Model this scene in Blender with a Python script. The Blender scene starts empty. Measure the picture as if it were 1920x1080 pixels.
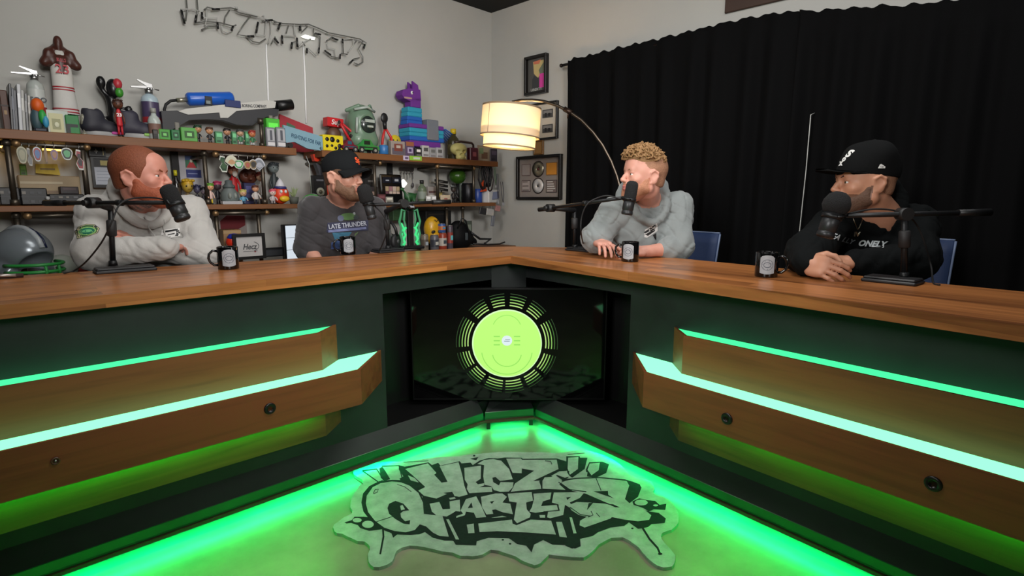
import bpy, bmesh, math, random
import numpy as np
from mathutils import Vector, Matrix, Euler
from mathutils.geometry import tessellate_polygon
random.seed(7)
sc = bpy.context.scene
C = sc.collection
# ------------------------------------------------------------------ camera
F_PX = 1030.0
PITCH = math.atan(167/1030.0)
H = 1.21            # camera height
TOP = .92           # table top height
cam = bpy.data.objects.new('camera', bpy.data.cameras.new('camera'))
cam.data.sensor_width = 36.0
cam.data.lens = 36.0*F_PX/1920
cam.location = (0, 0, H)
cam.rotation_euler = (math.pi/2-PITCH, 0, 0)
cam.data.clip_start = .02
C.objects.link(cam); sc.camera = cam
sc.view_settings.view_transform = 'Standard'
sc.view_settings.look = 'None'
sc.view_settings.gamma = 1
sc.view_settings.use_curve_mapping = False
sc.view_settings.exposure = 0.0
# ------------------------------------------------------------------ world
w = bpy.data.worlds.new('world'); sc.world = w; w.use_nodes = True
w.node_tree.nodes['Background'].inputs[0].default_value = (.80, .86, .95, 1)
w.node_tree.nodes['Background'].inputs[1].default_value = .05
# ------------------------------------------------------------------ area lights under the ceiling (studio panels and one added unseen panel)
def area(name, loc, target, size, power, col, size_y=None):
    l = bpy.data.lights.new(name, 'AREA'); l.energy = power; l.color = col
    l.shape = 'RECTANGLE'; l.size = size; l.size_y = size_y or size
    o = bpy.data.objects.new(name, l); C.objects.link(o); o.location = loc
    d = Vector(target)-Vector(loc); o.rotation_euler = d.to_track_quat('-Z', 'Y').to_euler()
    return o
area('studio_or_added_panel', (.7, 2.1, 2.84), (.4, 2.9, 1.0), 1.1, 22, (1, .97, .93), .6)
area('studio_or_added_panel', (-1.0, 2.1, 2.84), (-1.2, 2.9, .9), 1.0, 15, (1, .97, .93), .6)
area('studio_or_added_panel', (1.9, 1.9, 2.84), (1.6, 2.6, 1.1), .8, 8, (.97, .98, 1), .5)
area('studio_or_added_panel', (0, 1.5, 2.84), (0, 1.6, 0), .8, 12, (1, .98, .94), .6)  # extra unseen panel, added to brighten the floor and rug
# two softboxes behind the camera, gridded so that they light the guests and not the desk front
k1 = area('softbox', (1.3, -.9, 2.25), (-1.1, 3.6, 1.85), 1.0, 18, (1, .98, .95), .8); k1.data.spread = math.radians(62)
k2 = area('softbox', (-1.5, -.8, 2.25), (1.0, 3.2, 1.85), .9, 15, (1, .98, .95), .8); k2.data.spread = math.radians(62)

# ------------------------------------------------------------------ measuring helpers (photo pixel -> point on a real plane)
def ray(x, y):
    return Vector(((x-960)/F_PX, math.cos(PITCH)+(540-y)/F_PX*math.sin(PITCH), -math.sin(PITCH)+(540-y)/F_PX*math.cos(PITCH)))
EYE = Vector((0, 0, H))
def onz(x, y, z=TOP):
    r = ray(x, y); return EYE+r*((z-H)/r.z)
def ony(x, y, d):
    r = ray(x, y); return EYE+r*(d/r.y)
class Frame:
    """a vertical plane: origin, along (x), back (y)"""
    def __init__(s, org, ang_x):
        s.o = Vector((org[0], org[1], 0)); s.rz = ang_x
        s.x = Vector((math.cos(ang_x), math.sin(ang_x), 0)); s.n = Vector((-math.sin(ang_x), math.cos(ang_x), 0))
    def at(s, px, py, off=0):          # -> (u, z) on the plane shifted by off along n
        r = ray(px, py); P = s.o+s.n*off
        t = (P-EYE).dot(s.n)/r.dot(s.n); q = EYE+r*t
        return (q-s.o).dot(s.x), q.z
    def w(s, u, o, z): return s.o+s.x*u+s.n*o+Vector((0, 0, z))
# ------------------------------------------------------------------ materials
MATS = {}
def srgb(c):
    if isinstance(c, str):
        c = [int(c[i:i+2], 16)/255 for i in (0, 2, 4)]
    else: c = [v/255 for v in c]
    return tuple(v/12.92 if v <= .04045 else ((v+.055)/1.055)**2.4 for v in c)
def newmat(name):
    m = bpy.data.materials.new(name); m.use_nodes = True
    return m, m.node_tree, m.node_tree.nodes['Principled BSDF']
def mat(c, rough=.5, metal=0, emit=0, bump=0, bscale=40, var=0, vscale=8, trans=0, alpha=1, sheen=0, coat=0):
    key = (tuple(c) if not isinstance(c, str) else c, rough, metal, emit, bump, bscale, var, vscale, trans, alpha, sheen, coat)
    if key in MATS: return MATS[key]
    m, nt, b = newmat('m_%d' % len(MATS)); col = srgb(c)+(1,)
    b.inputs['Base Color'].default_value = col
    b.inputs['Roughness'].default_value = rough; b.inputs['Metallic'].default_value = metal
    b.inputs['Transmission Weight'].default_value = trans; b.inputs['Alpha'].default_value = alpha
    b.inputs['Sheen Weight'].default_value = sheen; b.inputs['Coat Weight'].default_value = coat
    if emit:
        b.inputs['Emission Color'].default_value = col; b.inputs['Emission Strength'].default_value = emit
    if bump or var or True:
        tc = nt.nodes.new('ShaderNodeTexCoord'); nz = nt.nodes.new('ShaderNodeTexNoise')
        nz.inputs['Scale'].default_value = vscale if var else bscale; nz.inputs['Detail'].default_value = 3
        nt.links.new(tc.outputs['Object'], nz.inputs['Vector'])
        v = var or .06
        mx = nt.nodes.new('ShaderNodeMix'); mx.data_type = 'RGBA'
        mx.inputs[6].default_value = tuple(k*(1-v) for k in col[:3])+(1,); mx.inputs[7].default_value = tuple(min(1, k*(1+v)) for k in col[:3])+(1,)
        nt.links.new(nz.outputs['Fac'], mx.inputs[0]); nt.links.new(mx.outputs[2], b.inputs['Base Color'])
        if bump:
            n2 = nt.nodes.new('ShaderNodeTexNoise'); n2.inputs['Scale'].default_value = bscale
            nt.links.new(tc.outputs['Object'], n2.inputs['Vector'])
            bp = nt.nodes.new('ShaderNodeBump'); bp.inputs['Strength'].default_value = bump; bp.inputs['Distance'].default_value = .01
            nt.links.new(n2.outputs['Fac'], bp.inputs['Height']); nt.links.new(bp.outputs[0], b.inputs['Normal'])
    MATS[key] = m; return m
def wood_mat(name, dark, light, row=.062, length=1.1, rough=.35, grain=1.0, seams=True):
    m, nt, b = newmat(name); L = nt.links; N = nt.nodes.new
    tc = N('ShaderNodeTexCoord'); sp = N('ShaderNodeSeparateXYZ'); L.new(tc.outputs['Object'], sp.inputs[0])
    sub = N('ShaderNodeMath'); sub.operation = 'SUBTRACT'; L.new(sp.outputs[1], sub.inputs[0]); L.new(sp.outputs[2], sub.inputs[1])
    cb = N('ShaderNodeCombineXYZ'); L.new(sp.outputs[0], cb.inputs[0]); L.new(sub.outputs[0], cb.inputs[1])
    br = N('ShaderNodeTexBrick'); br.inputs['Scale'].default_value = 1; br.inputs['Mortar Size'].default_value = 0.0006 if seams else 0
    br.inputs['Brick Width'].default_value = length; br.inputs['Row Height'].default_value = row; br.inputs['Bias'].default_value = 0
    br.inputs['Color1'].default_value = (0, 0, 0, 1); br.inputs['Color2'].default_value = (1, 1, 1, 1); br.inputs['Mortar'].default_value = (.0, .0, .0, 1)
    br.offset = .37; L.new(cb.outputs[0], br.inputs['Vector'])
    mp = N('ShaderNodeMapping'); mp.inputs['Scale'].default_value = (1.5, 26, 26); L.new(tc.outputs['Object'], mp.inputs[0])
    nz = N('ShaderNodeTexNoise'); nz.inputs['Scale'].default_value = 1.6; nz.inputs['Detail'].default_value = 6; nz.inputs['Distortion'].default_value = .6
    L.new(mp.outputs[0], nz.inputs['Vector'])
    mp2 = N('ShaderNodeMapping'); mp2.inputs['Scale'].default_value = (1.2, 6, 6); L.new(tc.outputs['Object'], mp2.inputs[0])
    n2 = N('ShaderNodeTexNoise'); n2.inputs['Scale'].default_value = 2; n2.inputs['Detail'].default_value = 2; L.new(mp2.outputs[0], n2.inputs['Vector'])
    a = N('ShaderNodeMath'); a.operation = 'MULTIPLY_ADD'; L.new(br.outputs['Color'], a.inputs[0]); a.inputs[1].default_value = .5; L.new(nz.outputs['Fac'], a.inputs[2])
    a2 = N('ShaderNodeMath'); a2.operation = 'MULTIPLY_ADD'; L.new(n2.outputs['Fac'], a2.inputs[0]); a2.inputs[1].default_value = .5; L.new(a.outputs[0], a2.inputs[2])
    mr = N('ShaderNodeMapRange'); mr.inputs[1].default_value = .45; mr.inputs[2].default_value = 1.25; L.new(a2.outputs[0], mr.inputs[0])
    mx = N('ShaderNodeMix'); mx.data_type = 'RGBA'; mx.inputs[6].default_value = srgb(dark)+(1,); mx.inputs[7].default_value = srgb(light)+(1,)
    L.new(mr.outputs[0], mx.inputs[0]); L.new(mx.outputs[2], b.inputs['Base Color']); b.inputs['Roughness'].default_value = rough
    return m
WOOD_TOP = wood_mat('walnut_block', (84, 44, 20), (184, 118, 66), .058, 1.3, .3)
WOOD_LEDGE = wood_mat('walnut_veneer', (64, 32, 16), (132, 76, 42), .5, 9, .42, seams=False)
WOOD_SHELF = wood_mat('pine_board', (64, 38, 20), (122, 76, 40), .4, 9, .5, seams=False)
def plaster(name, c1, c2, scale, rough, bump=0):
    m, nt, b = newmat(name); L = nt.links; N = nt.nodes.new
    tc = N('ShaderNodeTexCoord'); nz = N('ShaderNodeTexNoise'); nz.inputs['Scale'].default_value = scale; nz.inputs['Detail'].default_value = 7; nz.inputs['Roughness'].default_value = .62
    L.new(tc.outputs['Object'], nz.inputs['Vector'])
    mr = N('ShaderNodeMapRange'); mr.inputs[1].default_value = .3; mr.inputs[2].default_value = .7; L.new(nz.outputs['Fac'], mr.inputs[0])
    mx = N('ShaderNodeMix'); mx.data_type = 'RGBA'; mx.inputs[6].default_value = srgb(c1)+(1,); mx.inputs[7].default_value = srgb(c2)+(1,)
    L.new(mr.outputs[0], mx.inputs[0]); L.new(mx.outputs[2], b.inputs['Base Color']); b.inputs['Roughness'].default_value = rough
    if bump:
        bp = N('ShaderNodeBump'); bp.inputs['Strength'].default_value = bump; bp.inputs['Distance'].default_value = .01
        L.new(nz.outputs['Fac'], bp.inputs['Height']); L.new(bp.outputs[0], b.inputs['Normal'])
    return m
M_FLOOR = plaster('epoxy_concrete', (124, 122, 102), (170, 165, 142), 2.2, .34)
M_WALL = plaster('wall_paint', (176, 175, 170), (184, 183, 178), .8, .9)
M_CEIL = mat((16, 16, 15), .9)
M_PANEL = plaster('dark_plaster', (20, 23, 24), (38, 43, 43), 3.0, .55)
M_LIP = plaster('lip_green_glow', (18, 100, 48), (26, 118, 60), 5.0, .3)  # green LED bounce from the floor is put into this base colour
BLACK = mat((14, 14, 15), .5); BLACKM = mat((26, 26, 28), .38, .2); RUBBER = mat((22, 22, 23), .7)
CHROME = mat((176, 176, 176), .34, 1); WHITE = mat((225, 225, 222), .5); DARKGLOSS = mat((10, 10, 11), .12)
PIPE = mat((92, 84, 74), .4, .8)
# ------------------------------------------------------------------ mesh builder
class MB:
    def __init__(s): s.bm = bmesh.new(); s.mats = []; s.M = Matrix(); s.k = 0; s.sm = False
    def m(s, material, smooth=False):
        if material not in s.mats: s.mats.append(material)
        s.k = s.mats.index(material); s.sm = smooth; return s
    def face(s, pts, smooth=None):
        vs = [s.bm.verts.new(s.M @ Vector(p)) for p in pts]
        f = s.bm.faces.new(vs); f.material_index = s.k; f.smooth = s.sm if smooth is None else smooth; return f
    def grid(s, rows, closed_u=False, closed_v=False, smooth=True, cap0=False, cap1=False):
        V = [[s.bm.verts.new(s.M @ Vector(p)) for p in r] for r in rows]
        n = len(V); mm = len(V[0])
        for i in range(n if closed_v else n-1):
            for j in range(mm if closed_u else mm-1):
                a, b, c, d = V[i][j], V[i][(j+1) % mm], V[(i+1) % n][(j+1) % mm], V[(i+1) % n][j]
                try: f = s.bm.faces.new((a, b, c, d))
                except Exception: continue
                f.material_index = s.k; f.smooth = smooth
        if cap0:
            f = s.bm.faces.new(V[0][::-1]); f.material_index = s.k
        if cap1:
            f = s.bm.faces.new(V[-1]); f.material_index = s.k
        return s
    def box(s, x0, x1, y0, y1, z0, z1, bev=0, rz=0, tilt=None):
        c = Vector(((x0+x1)/2, (y0+y1)/2, (z0+z1)/2)); h = Vector((abs(x1-x0)/2, abs(y1-y0)/2, abs(z1-z0)/2))
        R = Euler(tilt if tilt else (0, 0, rz)).to_matrix()
        bv = min(bev, h.x*.9, h.y*.9, h.z*.9)
        if bv <= 0:
            P = [R @ Vector((sx*h.x, sy*h.y, sz*h.z))+c for sz in (-1, 1) for sx, sy in ((-1, -1), (1, -1), (1, 1), (-1, 1))]
            vs = [s.bm.verts.new(s.M @ p) for p in P]
            for q in ((3, 2, 1, 0), (4, 5, 6, 7), (0, 1, 5, 4), (1, 2, 6, 5), (2, 3, 7, 6), (3, 0, 4, 7)):
                f = s.bm.faces.new([vs[i] for i in q]); f.material_index = s.k
            return s
        def ring(ix, iy, z):
            return [R @ Vector(p)+c for p in [(-h.x+ix, -h.y, z), (h.x-ix, -h.y, z), (h.x, -h.y+iy, z), (h.x, h.y-iy, z), (h.x-ix, h.y, z), (-h.x+ix, h.y, z), (-h.x, h.y-iy, z), (-h.x, -h.y+iy, z)]]
        def ring2(z):
            e = bv
            return [R @ Vector(p)+c for p in [(-h.x+e, -h.y+e*.9, z), (h.x-e, -h.y+e*.9, z), (h.x-e*.9, -h.y+e, z), (h.x-e*.9, h.y-e, z), (h.x-e, h.y-e*.9, z), (-h.x+e, h.y-e*.9, z), (-h.x+e*.9, h.y-e, z), (-h.x+e*.9, -h.y+e, z)]]
        s.grid([ring2(-h.z), ring(bv, bv, -h.z+bv), ring(bv, bv, h.z-bv), ring2(h.z)], closed_u=True, smooth=False, cap0=True, cap1=True)
        return s
    def lathe(s, prof, c=(0, 0, 0), seg=24, axis=None, cap=True, smooth=True, sx=1, sy=1):
        R = Matrix()
        if axis is not None: R = Vector(axis).to_track_quat('Z', 'Y').to_matrix()
        else: R = Matrix.Identity(3)
        c = Vector(c); rows = []
        for r, z in prof:
            rows.append([R @ Vector((r*sx*math.cos(2*math.pi*i/seg), r*sy*math.sin(2*math.pi*i/seg), z))+c for i in range(seg)])
        return s.grid(rows, closed_u=True, smooth=smooth, cap0=cap and prof[0][0] > 1e-6, cap1=cap and prof[-1][0] > 1e-6)
    def cyl(s, a, b, r0, r1=None, seg=16, smooth=True):
        a = Vector(a); b = Vector(b); r1 = r0 if r1 is None else r1
        return s.lathe([(r0, 0), (r1, (b-a).length)], a, seg, (b-a).normalized(), True, smooth)
    def ell(s, c, r, seg=16, rings=10, rot=None):
        R = Euler(rot).to_matrix() if rot else Matrix.Identity(3); c = Vector(c); rows = []
        if not hasattr(r, '__len__'): r = (r, r, r)
        for i in range(rings+1):
            t = -math.pi/2+math.pi*i/rings; q = max(math.cos(t), 1e-4)
            rows.append([R @ Vector((r[0]*q*math.cos(2*math.pi*j/seg), r[1]*q*math.sin(2*math.pi*j/seg), r[2]*math.sin(t)))+c for j in range(seg)])
        return s.grid(rows, closed_u=True, cap0=True, cap1=True)
    def tube(s, pts, r, seg=8, closed=False, radii=None):
        pts = [Vector(p) for p in pts]; n = len(pts); rows = []; up = Vector((0, 0, 1))
        prev = None
        for i, p in enumerate(pts):
            if closed: t = (pts[(i+1) % n]-pts[i-1]).normalized()
            else: t = (pts[min(i+1, n-1)]-pts[max(i-1, 0)]).normalized()
            if prev is None:
                a = t.cross(up)
                if a.length < .1: a = t.cross(Vector((1, 0, 0)))
            else:
                a = prev-t*prev.dot(t)
                if a.length < 1e-4: a = t.cross(up)
            a.normalize(); prev = a; b = t.cross(a); rr = radii[i] if radii else r
            rows.append([p+a*rr*math.cos(2*math.pi*j/seg)+b*rr*math.sin(2*math.pi*j/seg) for j in range(seg)])
        return s.grid(rows, closed_u=True, closed_v=closed, cap0=not closed, cap1=not closed)
    def prism(s, pts, d):      # pts: planar 3-D outline, d: extrusion vector
        pts = [Vector(p) for p in pts]; d = Vector(d); n = len(pts)
        tri = tessellate_polygon([pts])
        A = [s.bm.verts.new(s.M @ p) for p in pts]; B = [s.bm.verts.new(s.M @ (p+d)) for p in pts]
        for t in tri:
            for V, q in ((A, t), (B, t[::-1])):
                try: f = s.bm.faces.new([V[i] for i in q]); f.material_index = s.k; f.smooth = False
                except Exception: pass
        for i in range(n):
            f = s.bm.faces.new((A[i], A[(i+1) % n], B[(i+1) % n], B[i])); f.material_index = s.k; f.smooth = False
        return s
    def flat(s, pts):
        pts = [Vector(p) for p in pts]; tri = tessellate_polygon([pts]); A = [s.bm.verts.new(s.M @ p) for p in pts]
        for t in tri:
            try: f = s.bm.faces.new([A[i] for i in t]); f.material_index = s.k
            except Exception: pass
        return s
    def text(s, body, size, M, depth=.0006, bold=0, shear=0, align='CENTER', width=None):
        cu = bpy.data.curves.new('t', 'FONT'); cu.body = body; cu.size = size; cu.extrude = depth; cu.offset = bold; cu.shear = shear
        cu.align_x = align; cu.align_y = 'CENTER'; cu.resolution_u = 3
        o = bpy.data.objects.new('t', cu); C.objects.link(o); bpy.context.view_layer.update()
        me = bpy.data.meshes.new_from_object(o.evaluated_get(bpy.context.evaluated_depsgraph_get()))
        S = Matrix()
        if width and me.vertices:
            xs = [v.co.x for v in me.vertices]; S = Matrix.Scale(width/max(1e-6, max(xs)-min(xs)), 4, (1, 0, 0))
        off = len(s.bm.verts); vs = [s.bm.verts.new(s.M @ M @ S @ v.co) for v in me.vertices]
        for p in me.polygons:
            try: f = s.bm.faces.new([vs[i] for i in p.vertices]); f.material_index = s.k
            except Exception: pass
        bpy.data.objects.remove(o); bpy.data.curves.remove(cu); bpy.data.meshes.remove(me)
        return s
    def build(s, name, parent=None, recalc=True, weld=0):
        if weld: bmesh.ops.remove_doubles(s.bm, verts=s.bm.verts, dist=weld)
        if recalc: bmesh.ops.recalc_face_normals(s.bm, faces=s.bm.faces)
        me = bpy.data.meshes.new(name); s.bm.to_mesh(me); s.bm.free()
        for m in s.mats: me.materials.append(m)
        o = bpy.data.objects.new(name, me); C.objects.link(o)
        if parent: o.parent = parent
        return o
def tag(o, label=None, cat=None, group=None, kind=None):
    if label: o['label'] = label
    if cat: o['category'] = cat
    if group: o['group'] = group
    if kind: o['kind'] = kind
    return o
def thing(name, loc, rz=0, label=None, cat=None, group=None):
    o = bpy.data.objects.new(name, None); C.objects.link(o); o.location = loc; o.rotation_euler = (0, 0, rz); o.empty_display_size = .05
    return tag(o, label, cat, group)
def struct(o): o['kind'] = 'structure'; return o
def dup(root, loc, rz, label=None, group=None):
    def cp(o, par):
        c = o.copy(); C.objects.link(c); c.parent = par
        for ch in [q for q in C.objects if q.parent == o]: cp(ch, c)
        return c
    r = cp(root, None); r.location = loc; r.rotation_euler = (0, 0, rz)
    if label: r['label'] = label
    if group: r['group'] = group
    return r
UPRIGHT = Matrix.Rotation(math.pi/2, 4, 'X')      # text lying in xy -> standing in xz facing -y
def TX(x, y, z, rz=0, rx=None): return Matrix.Translation((x, y, z)) @ Matrix.Rotation(rz, 4, 'Z') @ UPRIGHT

# ------------------------------------------------------------------ the room
CORNER = ony(923, 373, 5.4)
ANG_L = math.radians(90-44.3)          # direction of the left wall, running right towards the corner
WL = Frame(CORNER, ANG_L)              # x: to the right along the wall (u<0 for everything on it), n: into the wall
ANG_R = math.radians(-(90-46.0))
WR = Frame(CORNER, ANG_R)              # x: away from the corner towards the camera right, n: into the wall
CEIL = ony(923, 24.5, 5.4).z
def wall(name, fr, u0, u1):
    b = MB().m(M_WALL); b.box(u0, u1, 0, .12, 0, CEIL+.02); o = b.build(name); o.location = fr.o; o.rotation_euler = (0, 0, fr.rz); return struct(o)
wall('wall_left', WL, -8, .0); wall('wall_right', WR, 0, 8)
b = MB().m(M_FLOOR); b.box(-6, 6, -2.6, 6.5, -.1, 0); struct(b.build('floor'))
b = MB().m(M_CEIL); b.box(-6, 6, -2.6, 6.5, CEIL, CEIL+.1); struct(b.build('ceiling'))
b = MB().m(M_WALL); b.box(-6, 6, -2.72, -2.6, 0, CEIL); struct(b.build('wall_back'))
# ================================================================== DESK
def emat(name, c, strength):
    m, nt, b = newmat(name); b.inputs['Base Color'].default_value = tuple(v*.12 for v in srgb(c))+(1,)
    b.inputs['Emission Color'].default_value = srgb(c)+(1,); b.inputs['Emission Strength'].default_value = strength; b.inputs['Roughness'].default_value = .6; return m
LED_PALE = emat('led_pale', (128, 255, 176), 1.8)
LED_MINT = emat('led_mint', (70, 255, 156), 1.3)
LED_GREEN = emat('led_green', (0, 255, 128), 46)
LED_UNDER = emat('led_under', (0, 255, 50), 80)
M_BASE = mat((70, 52, 36), .5)
aR, aL = math.radians(39.4), math.radians(46.9)
dR = Vector((math.sin(aR), -math.cos(aR), 0)); dL = Vector((-math.sin(aL), -math.cos(aL), 0))
qR, qL = onz(1170, 862, .05), onz(740, 853, .05)
den = dR.x*dL.y-dR.y*dL.x; rr_ = qL-qR
tt_ = (rr_.x*dL.y-rr_.y*dL.x)/den
PC = qR+dR*tt_                              # corner of the lip lines
FR = Frame(PC, -(math.pi/2-aR)); FL = Frame(PC, math.pi/2-aL)
LEN = 2.75
desk = thing('corner_desk', (PC.x, PC.y, 0), 0, 'long V-shaped desk with walnut worktop, dark green front and glowing light ledges', 'desk')
def place(o, fr):
    o.parent = desk; o.location = fr.o-Vector((PC.x, PC.y, 0)); o.rotation_euler = (0, 0, fr.rz); return o
UO = -.032
WINGS = ((FR, 1), (FL, -1))
def intersect(o_, kind=None):   # u where the two wing planes at offset o_ meet
    # by symmetry of the corner: angle between wings
    half = (aR+aL)/2
    return -o_/math.tan(half)*1.0
# worktop
p0 = onz(958, 479.5)
fR = (onz(1920, 610)-p0).normalized(); fL = (onz(0, 572)-p0).normalized()
bR0, bR1 = onz(1065, 464), onz(1920, 547); bL0, bL1 = onz(900, 463), onz(0, 519)
gR = (bR1-bR0).normalized(); gL = (bL1-bL0).normalized(); bm_ = (bR0+bL0)/2; bm_ = onz(965, 462.2)
for fr, sg, f_, b0, g_ in ((FR, 1, fR, bR0, gR), (FL, -1, fL, bL0, gL)):
    out = [p0, p0+f_*(LEN+.1), b0+g_*(LEN+.25), b0, bm_]
    loc = [Vector(((p-fr.o).dot(fr.x), (p-fr.o).dot(fr.n), TOP)) for p in out]
    b = MB().m(WOOD_TOP); b.prism([Vector((p.x, p.y, TOP-.04)) for p in loc], (0, 0, .04))
    bmesh.ops.bevel(b.bm, geom=[e for e in b.bm.edges if len(e.link_faces) == 2 and e.calc_face_angle(0) > .5], offset=.003, segments=1, affect='EDGES')
    place(b.build('worktop'), fr)
# TV opening sizes on the panel plane (offset +.03)
PO = .062
uR1, zt1 = FR.at(1183, 557, PO); _, zb1 = FR.at(1169, 816, PO)
uL1, zt2 = FL.at(717, 547, PO); _, zb2 = FL.at(724, 806, PO)
ZT = (zt1+zt2)/2; ZB = (zb1+zb2)/2
uR0 = FR.at(986, 600, PO)[0]; uL0 = FL.at(922, 600, PO)[0]
UA = {1: FR.at(1002, 785, 0)[0], -1: FL.at(908, 785, 0)[0]}
OPEN = {1: (uR0, uR1), -1: (uL0, uL1)}
for fr, sg in WINGS:
    u0, u1 = OPEN[sg]; zz = TOP-.04
    b = MB().m(M_PANEL)
    th = .035
    b.box(u1, sg*LEN, PO, PO+th, .05, zz)              # long front
    b.box(u0, u1, PO, PO+th, .05, ZB)                  # below the opening
    b.box(u0, u1, PO, PO+th, ZT, zz)                   # above the opening
    place(b.build('front_panel'), fr)
    # rounded plinth lip
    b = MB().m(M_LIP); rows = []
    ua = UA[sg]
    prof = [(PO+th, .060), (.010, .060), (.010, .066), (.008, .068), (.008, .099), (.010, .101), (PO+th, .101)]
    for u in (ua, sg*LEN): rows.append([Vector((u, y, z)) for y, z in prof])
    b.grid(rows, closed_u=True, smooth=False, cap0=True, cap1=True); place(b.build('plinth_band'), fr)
    for nm_, m_, pr_ in (('panel_foot', M_PANEL, [(PO+.002, .1012), (.010, .1012), (PO+.002, .165)]), ('base_strip', M_BASE, [(PO+th, .046), (0, .046), (0, .058), (.004, .0598), (PO+th, .0598)])):
        b = MB().m(m_); b.grid([[Vector((u, y, z)) for y, z in pr_] for u in (ua, sg*LEN)], closed_u=True, smooth=False, cap0=True, cap1=True); place(b.build(nm_), fr)
    b = MB().m(BLACKM); b.box(ua, sg*LEN, .16, .2, 0, .05); b.box(ua*.4, sg*LEN, PO+th, .2, .05, .062); place(b.build('toe_board'), fr)
    b = MB().m(LED_GREEN); b.box(ua*1.02, sg*LEN, .018, .032, .0375, .0455); place(b.build('floor_light_strip'), fr)
    # recess lining
    b = MB().m(mat((10, 10, 11), .5)); D = .36
    ui = -sg*D/math.tan((aR+aL)/2)
    b.box(u1, u1+sg*.02, PO+th, D, ZB-.02, ZT+.02); b.box(ui, u1, D, D+.02, ZB-.02, ZT+.02)
    for z in (ZB-.02, ZT+.003): b.prism([(u1, PO+th, z), (-sg*(PO+th), PO+th, z), (ui, D, z), (u1, D, z)], (0, 0, .017))
    place(b.build('screen_recess'), fr)
    # ledges
    if sg > 0:
        e_up = (FR.at(1281, 640, UO)[0], FR.at(1264, 622, PO)[0]); e_mid = (FR.at(1207, 705, -.14)[0], FR.at(1187, 660, PO)[0])
    else:
        e_up = (FL.at(601, 625, UO)[0], FL.at(630, 608, PO)[0]); e_mid = (FL.at(676, 694, -.14)[0], FL.at(714, 650, PO)[0])
    Z3, Z2, Z1, Z0 = .688, .538, .393, .256; R_ = .010
    def ledge(name, e, o_, zb, zt, ztop_in):
        b = MB().m(WOOD_LEDGE)
        uf, ub = e; L_ = sg*LEN
        # outer shell: front board, end board (mitred), bottom board
        out = [(uf, o_), (L_, o_), (L_, PO), (ub, PO)]
        inn = [(uf+sg*R_*.8, o_+R_), (L_, o_+R_), (L_, PO), (ub+sg*R_*1.2, PO)]
        b.prism([(u, y, zb) for u, y in [out[0], out[1], inn[1], inn[0]]], (0, 0, zt-zb))
        b.prism([(u, y, zb) for u, y in [out[0], inn[0], inn[3], out[3]]], (0, 0, zt-zb))
        b.prism([(u, y, zb) for u, y in [inn[0], inn[1], inn[2], inn[3]]], (0, 0, .008))
        o = place(b.build(name), fr); return inn, o
    inn, lo = ledge('light_ledge', e_up, UO, Z2-.02, Z3, 0)
    b = MB().m(LED_MINT); b.prism([(u, y, Z3-.012) for u, y in inn], (0, 0, .008)); d_ = b.build('light_diffuser'); d_.parent = lo
    inn, lo = ledge('light_ledge', e_mid, -.14, Z1, Z2, 0)
    k = sg*.002
    dif = [inn[0], inn[1], (inn[1][0], UO-.001), (e_up[0], UO-.001), (e_up[1]-k, PO-.001), inn[3]]
    b = MB().m(LED_PALE); b.prism([(u, y, Z2-.012) for u, y in dif], (0, 0, .008)); d_ = b.build('light_diffuser'); d_.parent = lo
    inn, l3 = ledge('lower_ledge', e_up, UO, Z0, Z1, 0)
    b = MB().m(LED_UNDER); b.box(e_up[0]+sg*.04, sg*LEN, UO-.024, UO-.010, Z1-.006, Z1-.001); d_ = b.build('under_ledge_light'); d_.parent = lo
    # cable grommets on the middle ledge
    for px, py in (((1363, 785), (1750, 907)) if sg > 0 else ((506, 766),)):
        u, z = fr.at(px, py, -.14)
        b = MB().m(mat((18, 16, 16), .3)); b.lathe([(0, 0), (.009, 0), (.009, .004), (.019, .005), (.021, .002), (.021, 0)][::-1], (u, -.14, z), 20, (0, -1, 0))
        o = b.build('grommet'); o.parent = lo
    if sg < 0:
        u, z = fr.at(104, 864, -.14)
        b = MB().m(mat((90, 60, 44), .35)); b.lathe([(.011, 0), (.011, .003), (.0075, .004), (.0075, .001), (0, .001)], (u, -.14, z), 18, (0, -1, 0))
        b.m(CHROME).lathe([(.004, 0), (.004, .003), (0, .004)], (u, -.14, z), 10, (0, -1, 0))
        o = b.build('small_socket'); o.parent = lo
# the chamfered centre post, lip and strip between the wings
c0 = FR.w(OPEN[1][0], PO, 0); c1 = FL.w(OPEN[-1][0], PO, 0)
def local(v): return (v.x-PC.x, v.y-PC.y, v.z)
b = MB().m(M_PANEL)
b.prism([local(c1+Vector((0, 0, .05))), local(c0+Vector((0, 0, .05))), local(c0+Vector((-.01, .06, .05))), local(c1+Vector((.01, .06, .05)))], (0, 0, TOP-.09)); b.build('centre_post', desk)
l0 = FR.w(UA[1], 0, 0); l1 = FL.w(UA[-1], 0, 0)
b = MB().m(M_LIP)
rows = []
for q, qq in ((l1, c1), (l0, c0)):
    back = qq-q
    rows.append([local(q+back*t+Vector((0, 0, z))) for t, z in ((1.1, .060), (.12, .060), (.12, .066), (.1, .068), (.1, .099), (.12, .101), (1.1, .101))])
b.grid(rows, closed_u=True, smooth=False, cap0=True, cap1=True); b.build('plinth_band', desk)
for nm_, m_, pr_ in (('panel_foot', M_PANEL, ((1.02, .1012), (.12, .1012), (1.02, .165))), ('base_strip', M_BASE, ((1.1, .046), (0, .046), (0, .058), (.05, .0598), (1.1, .0598)))):
    b = MB().m(m_); b.grid([[local(q+(qq-q)*t+Vector((0, 0, z))) for t, z in pr_] for q, qq in ((l1, c1), (l0, c0))], closed_u=True, smooth=False, cap0=True, cap1=True); b.build(nm_, desk)
b = MB().m(BLACKM); b.box(-.3, .3, .10, .12, 0, .06); b.box(-.3, .3, .0, .12, .0505, .06); b.build('toe_board', desk)
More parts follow.
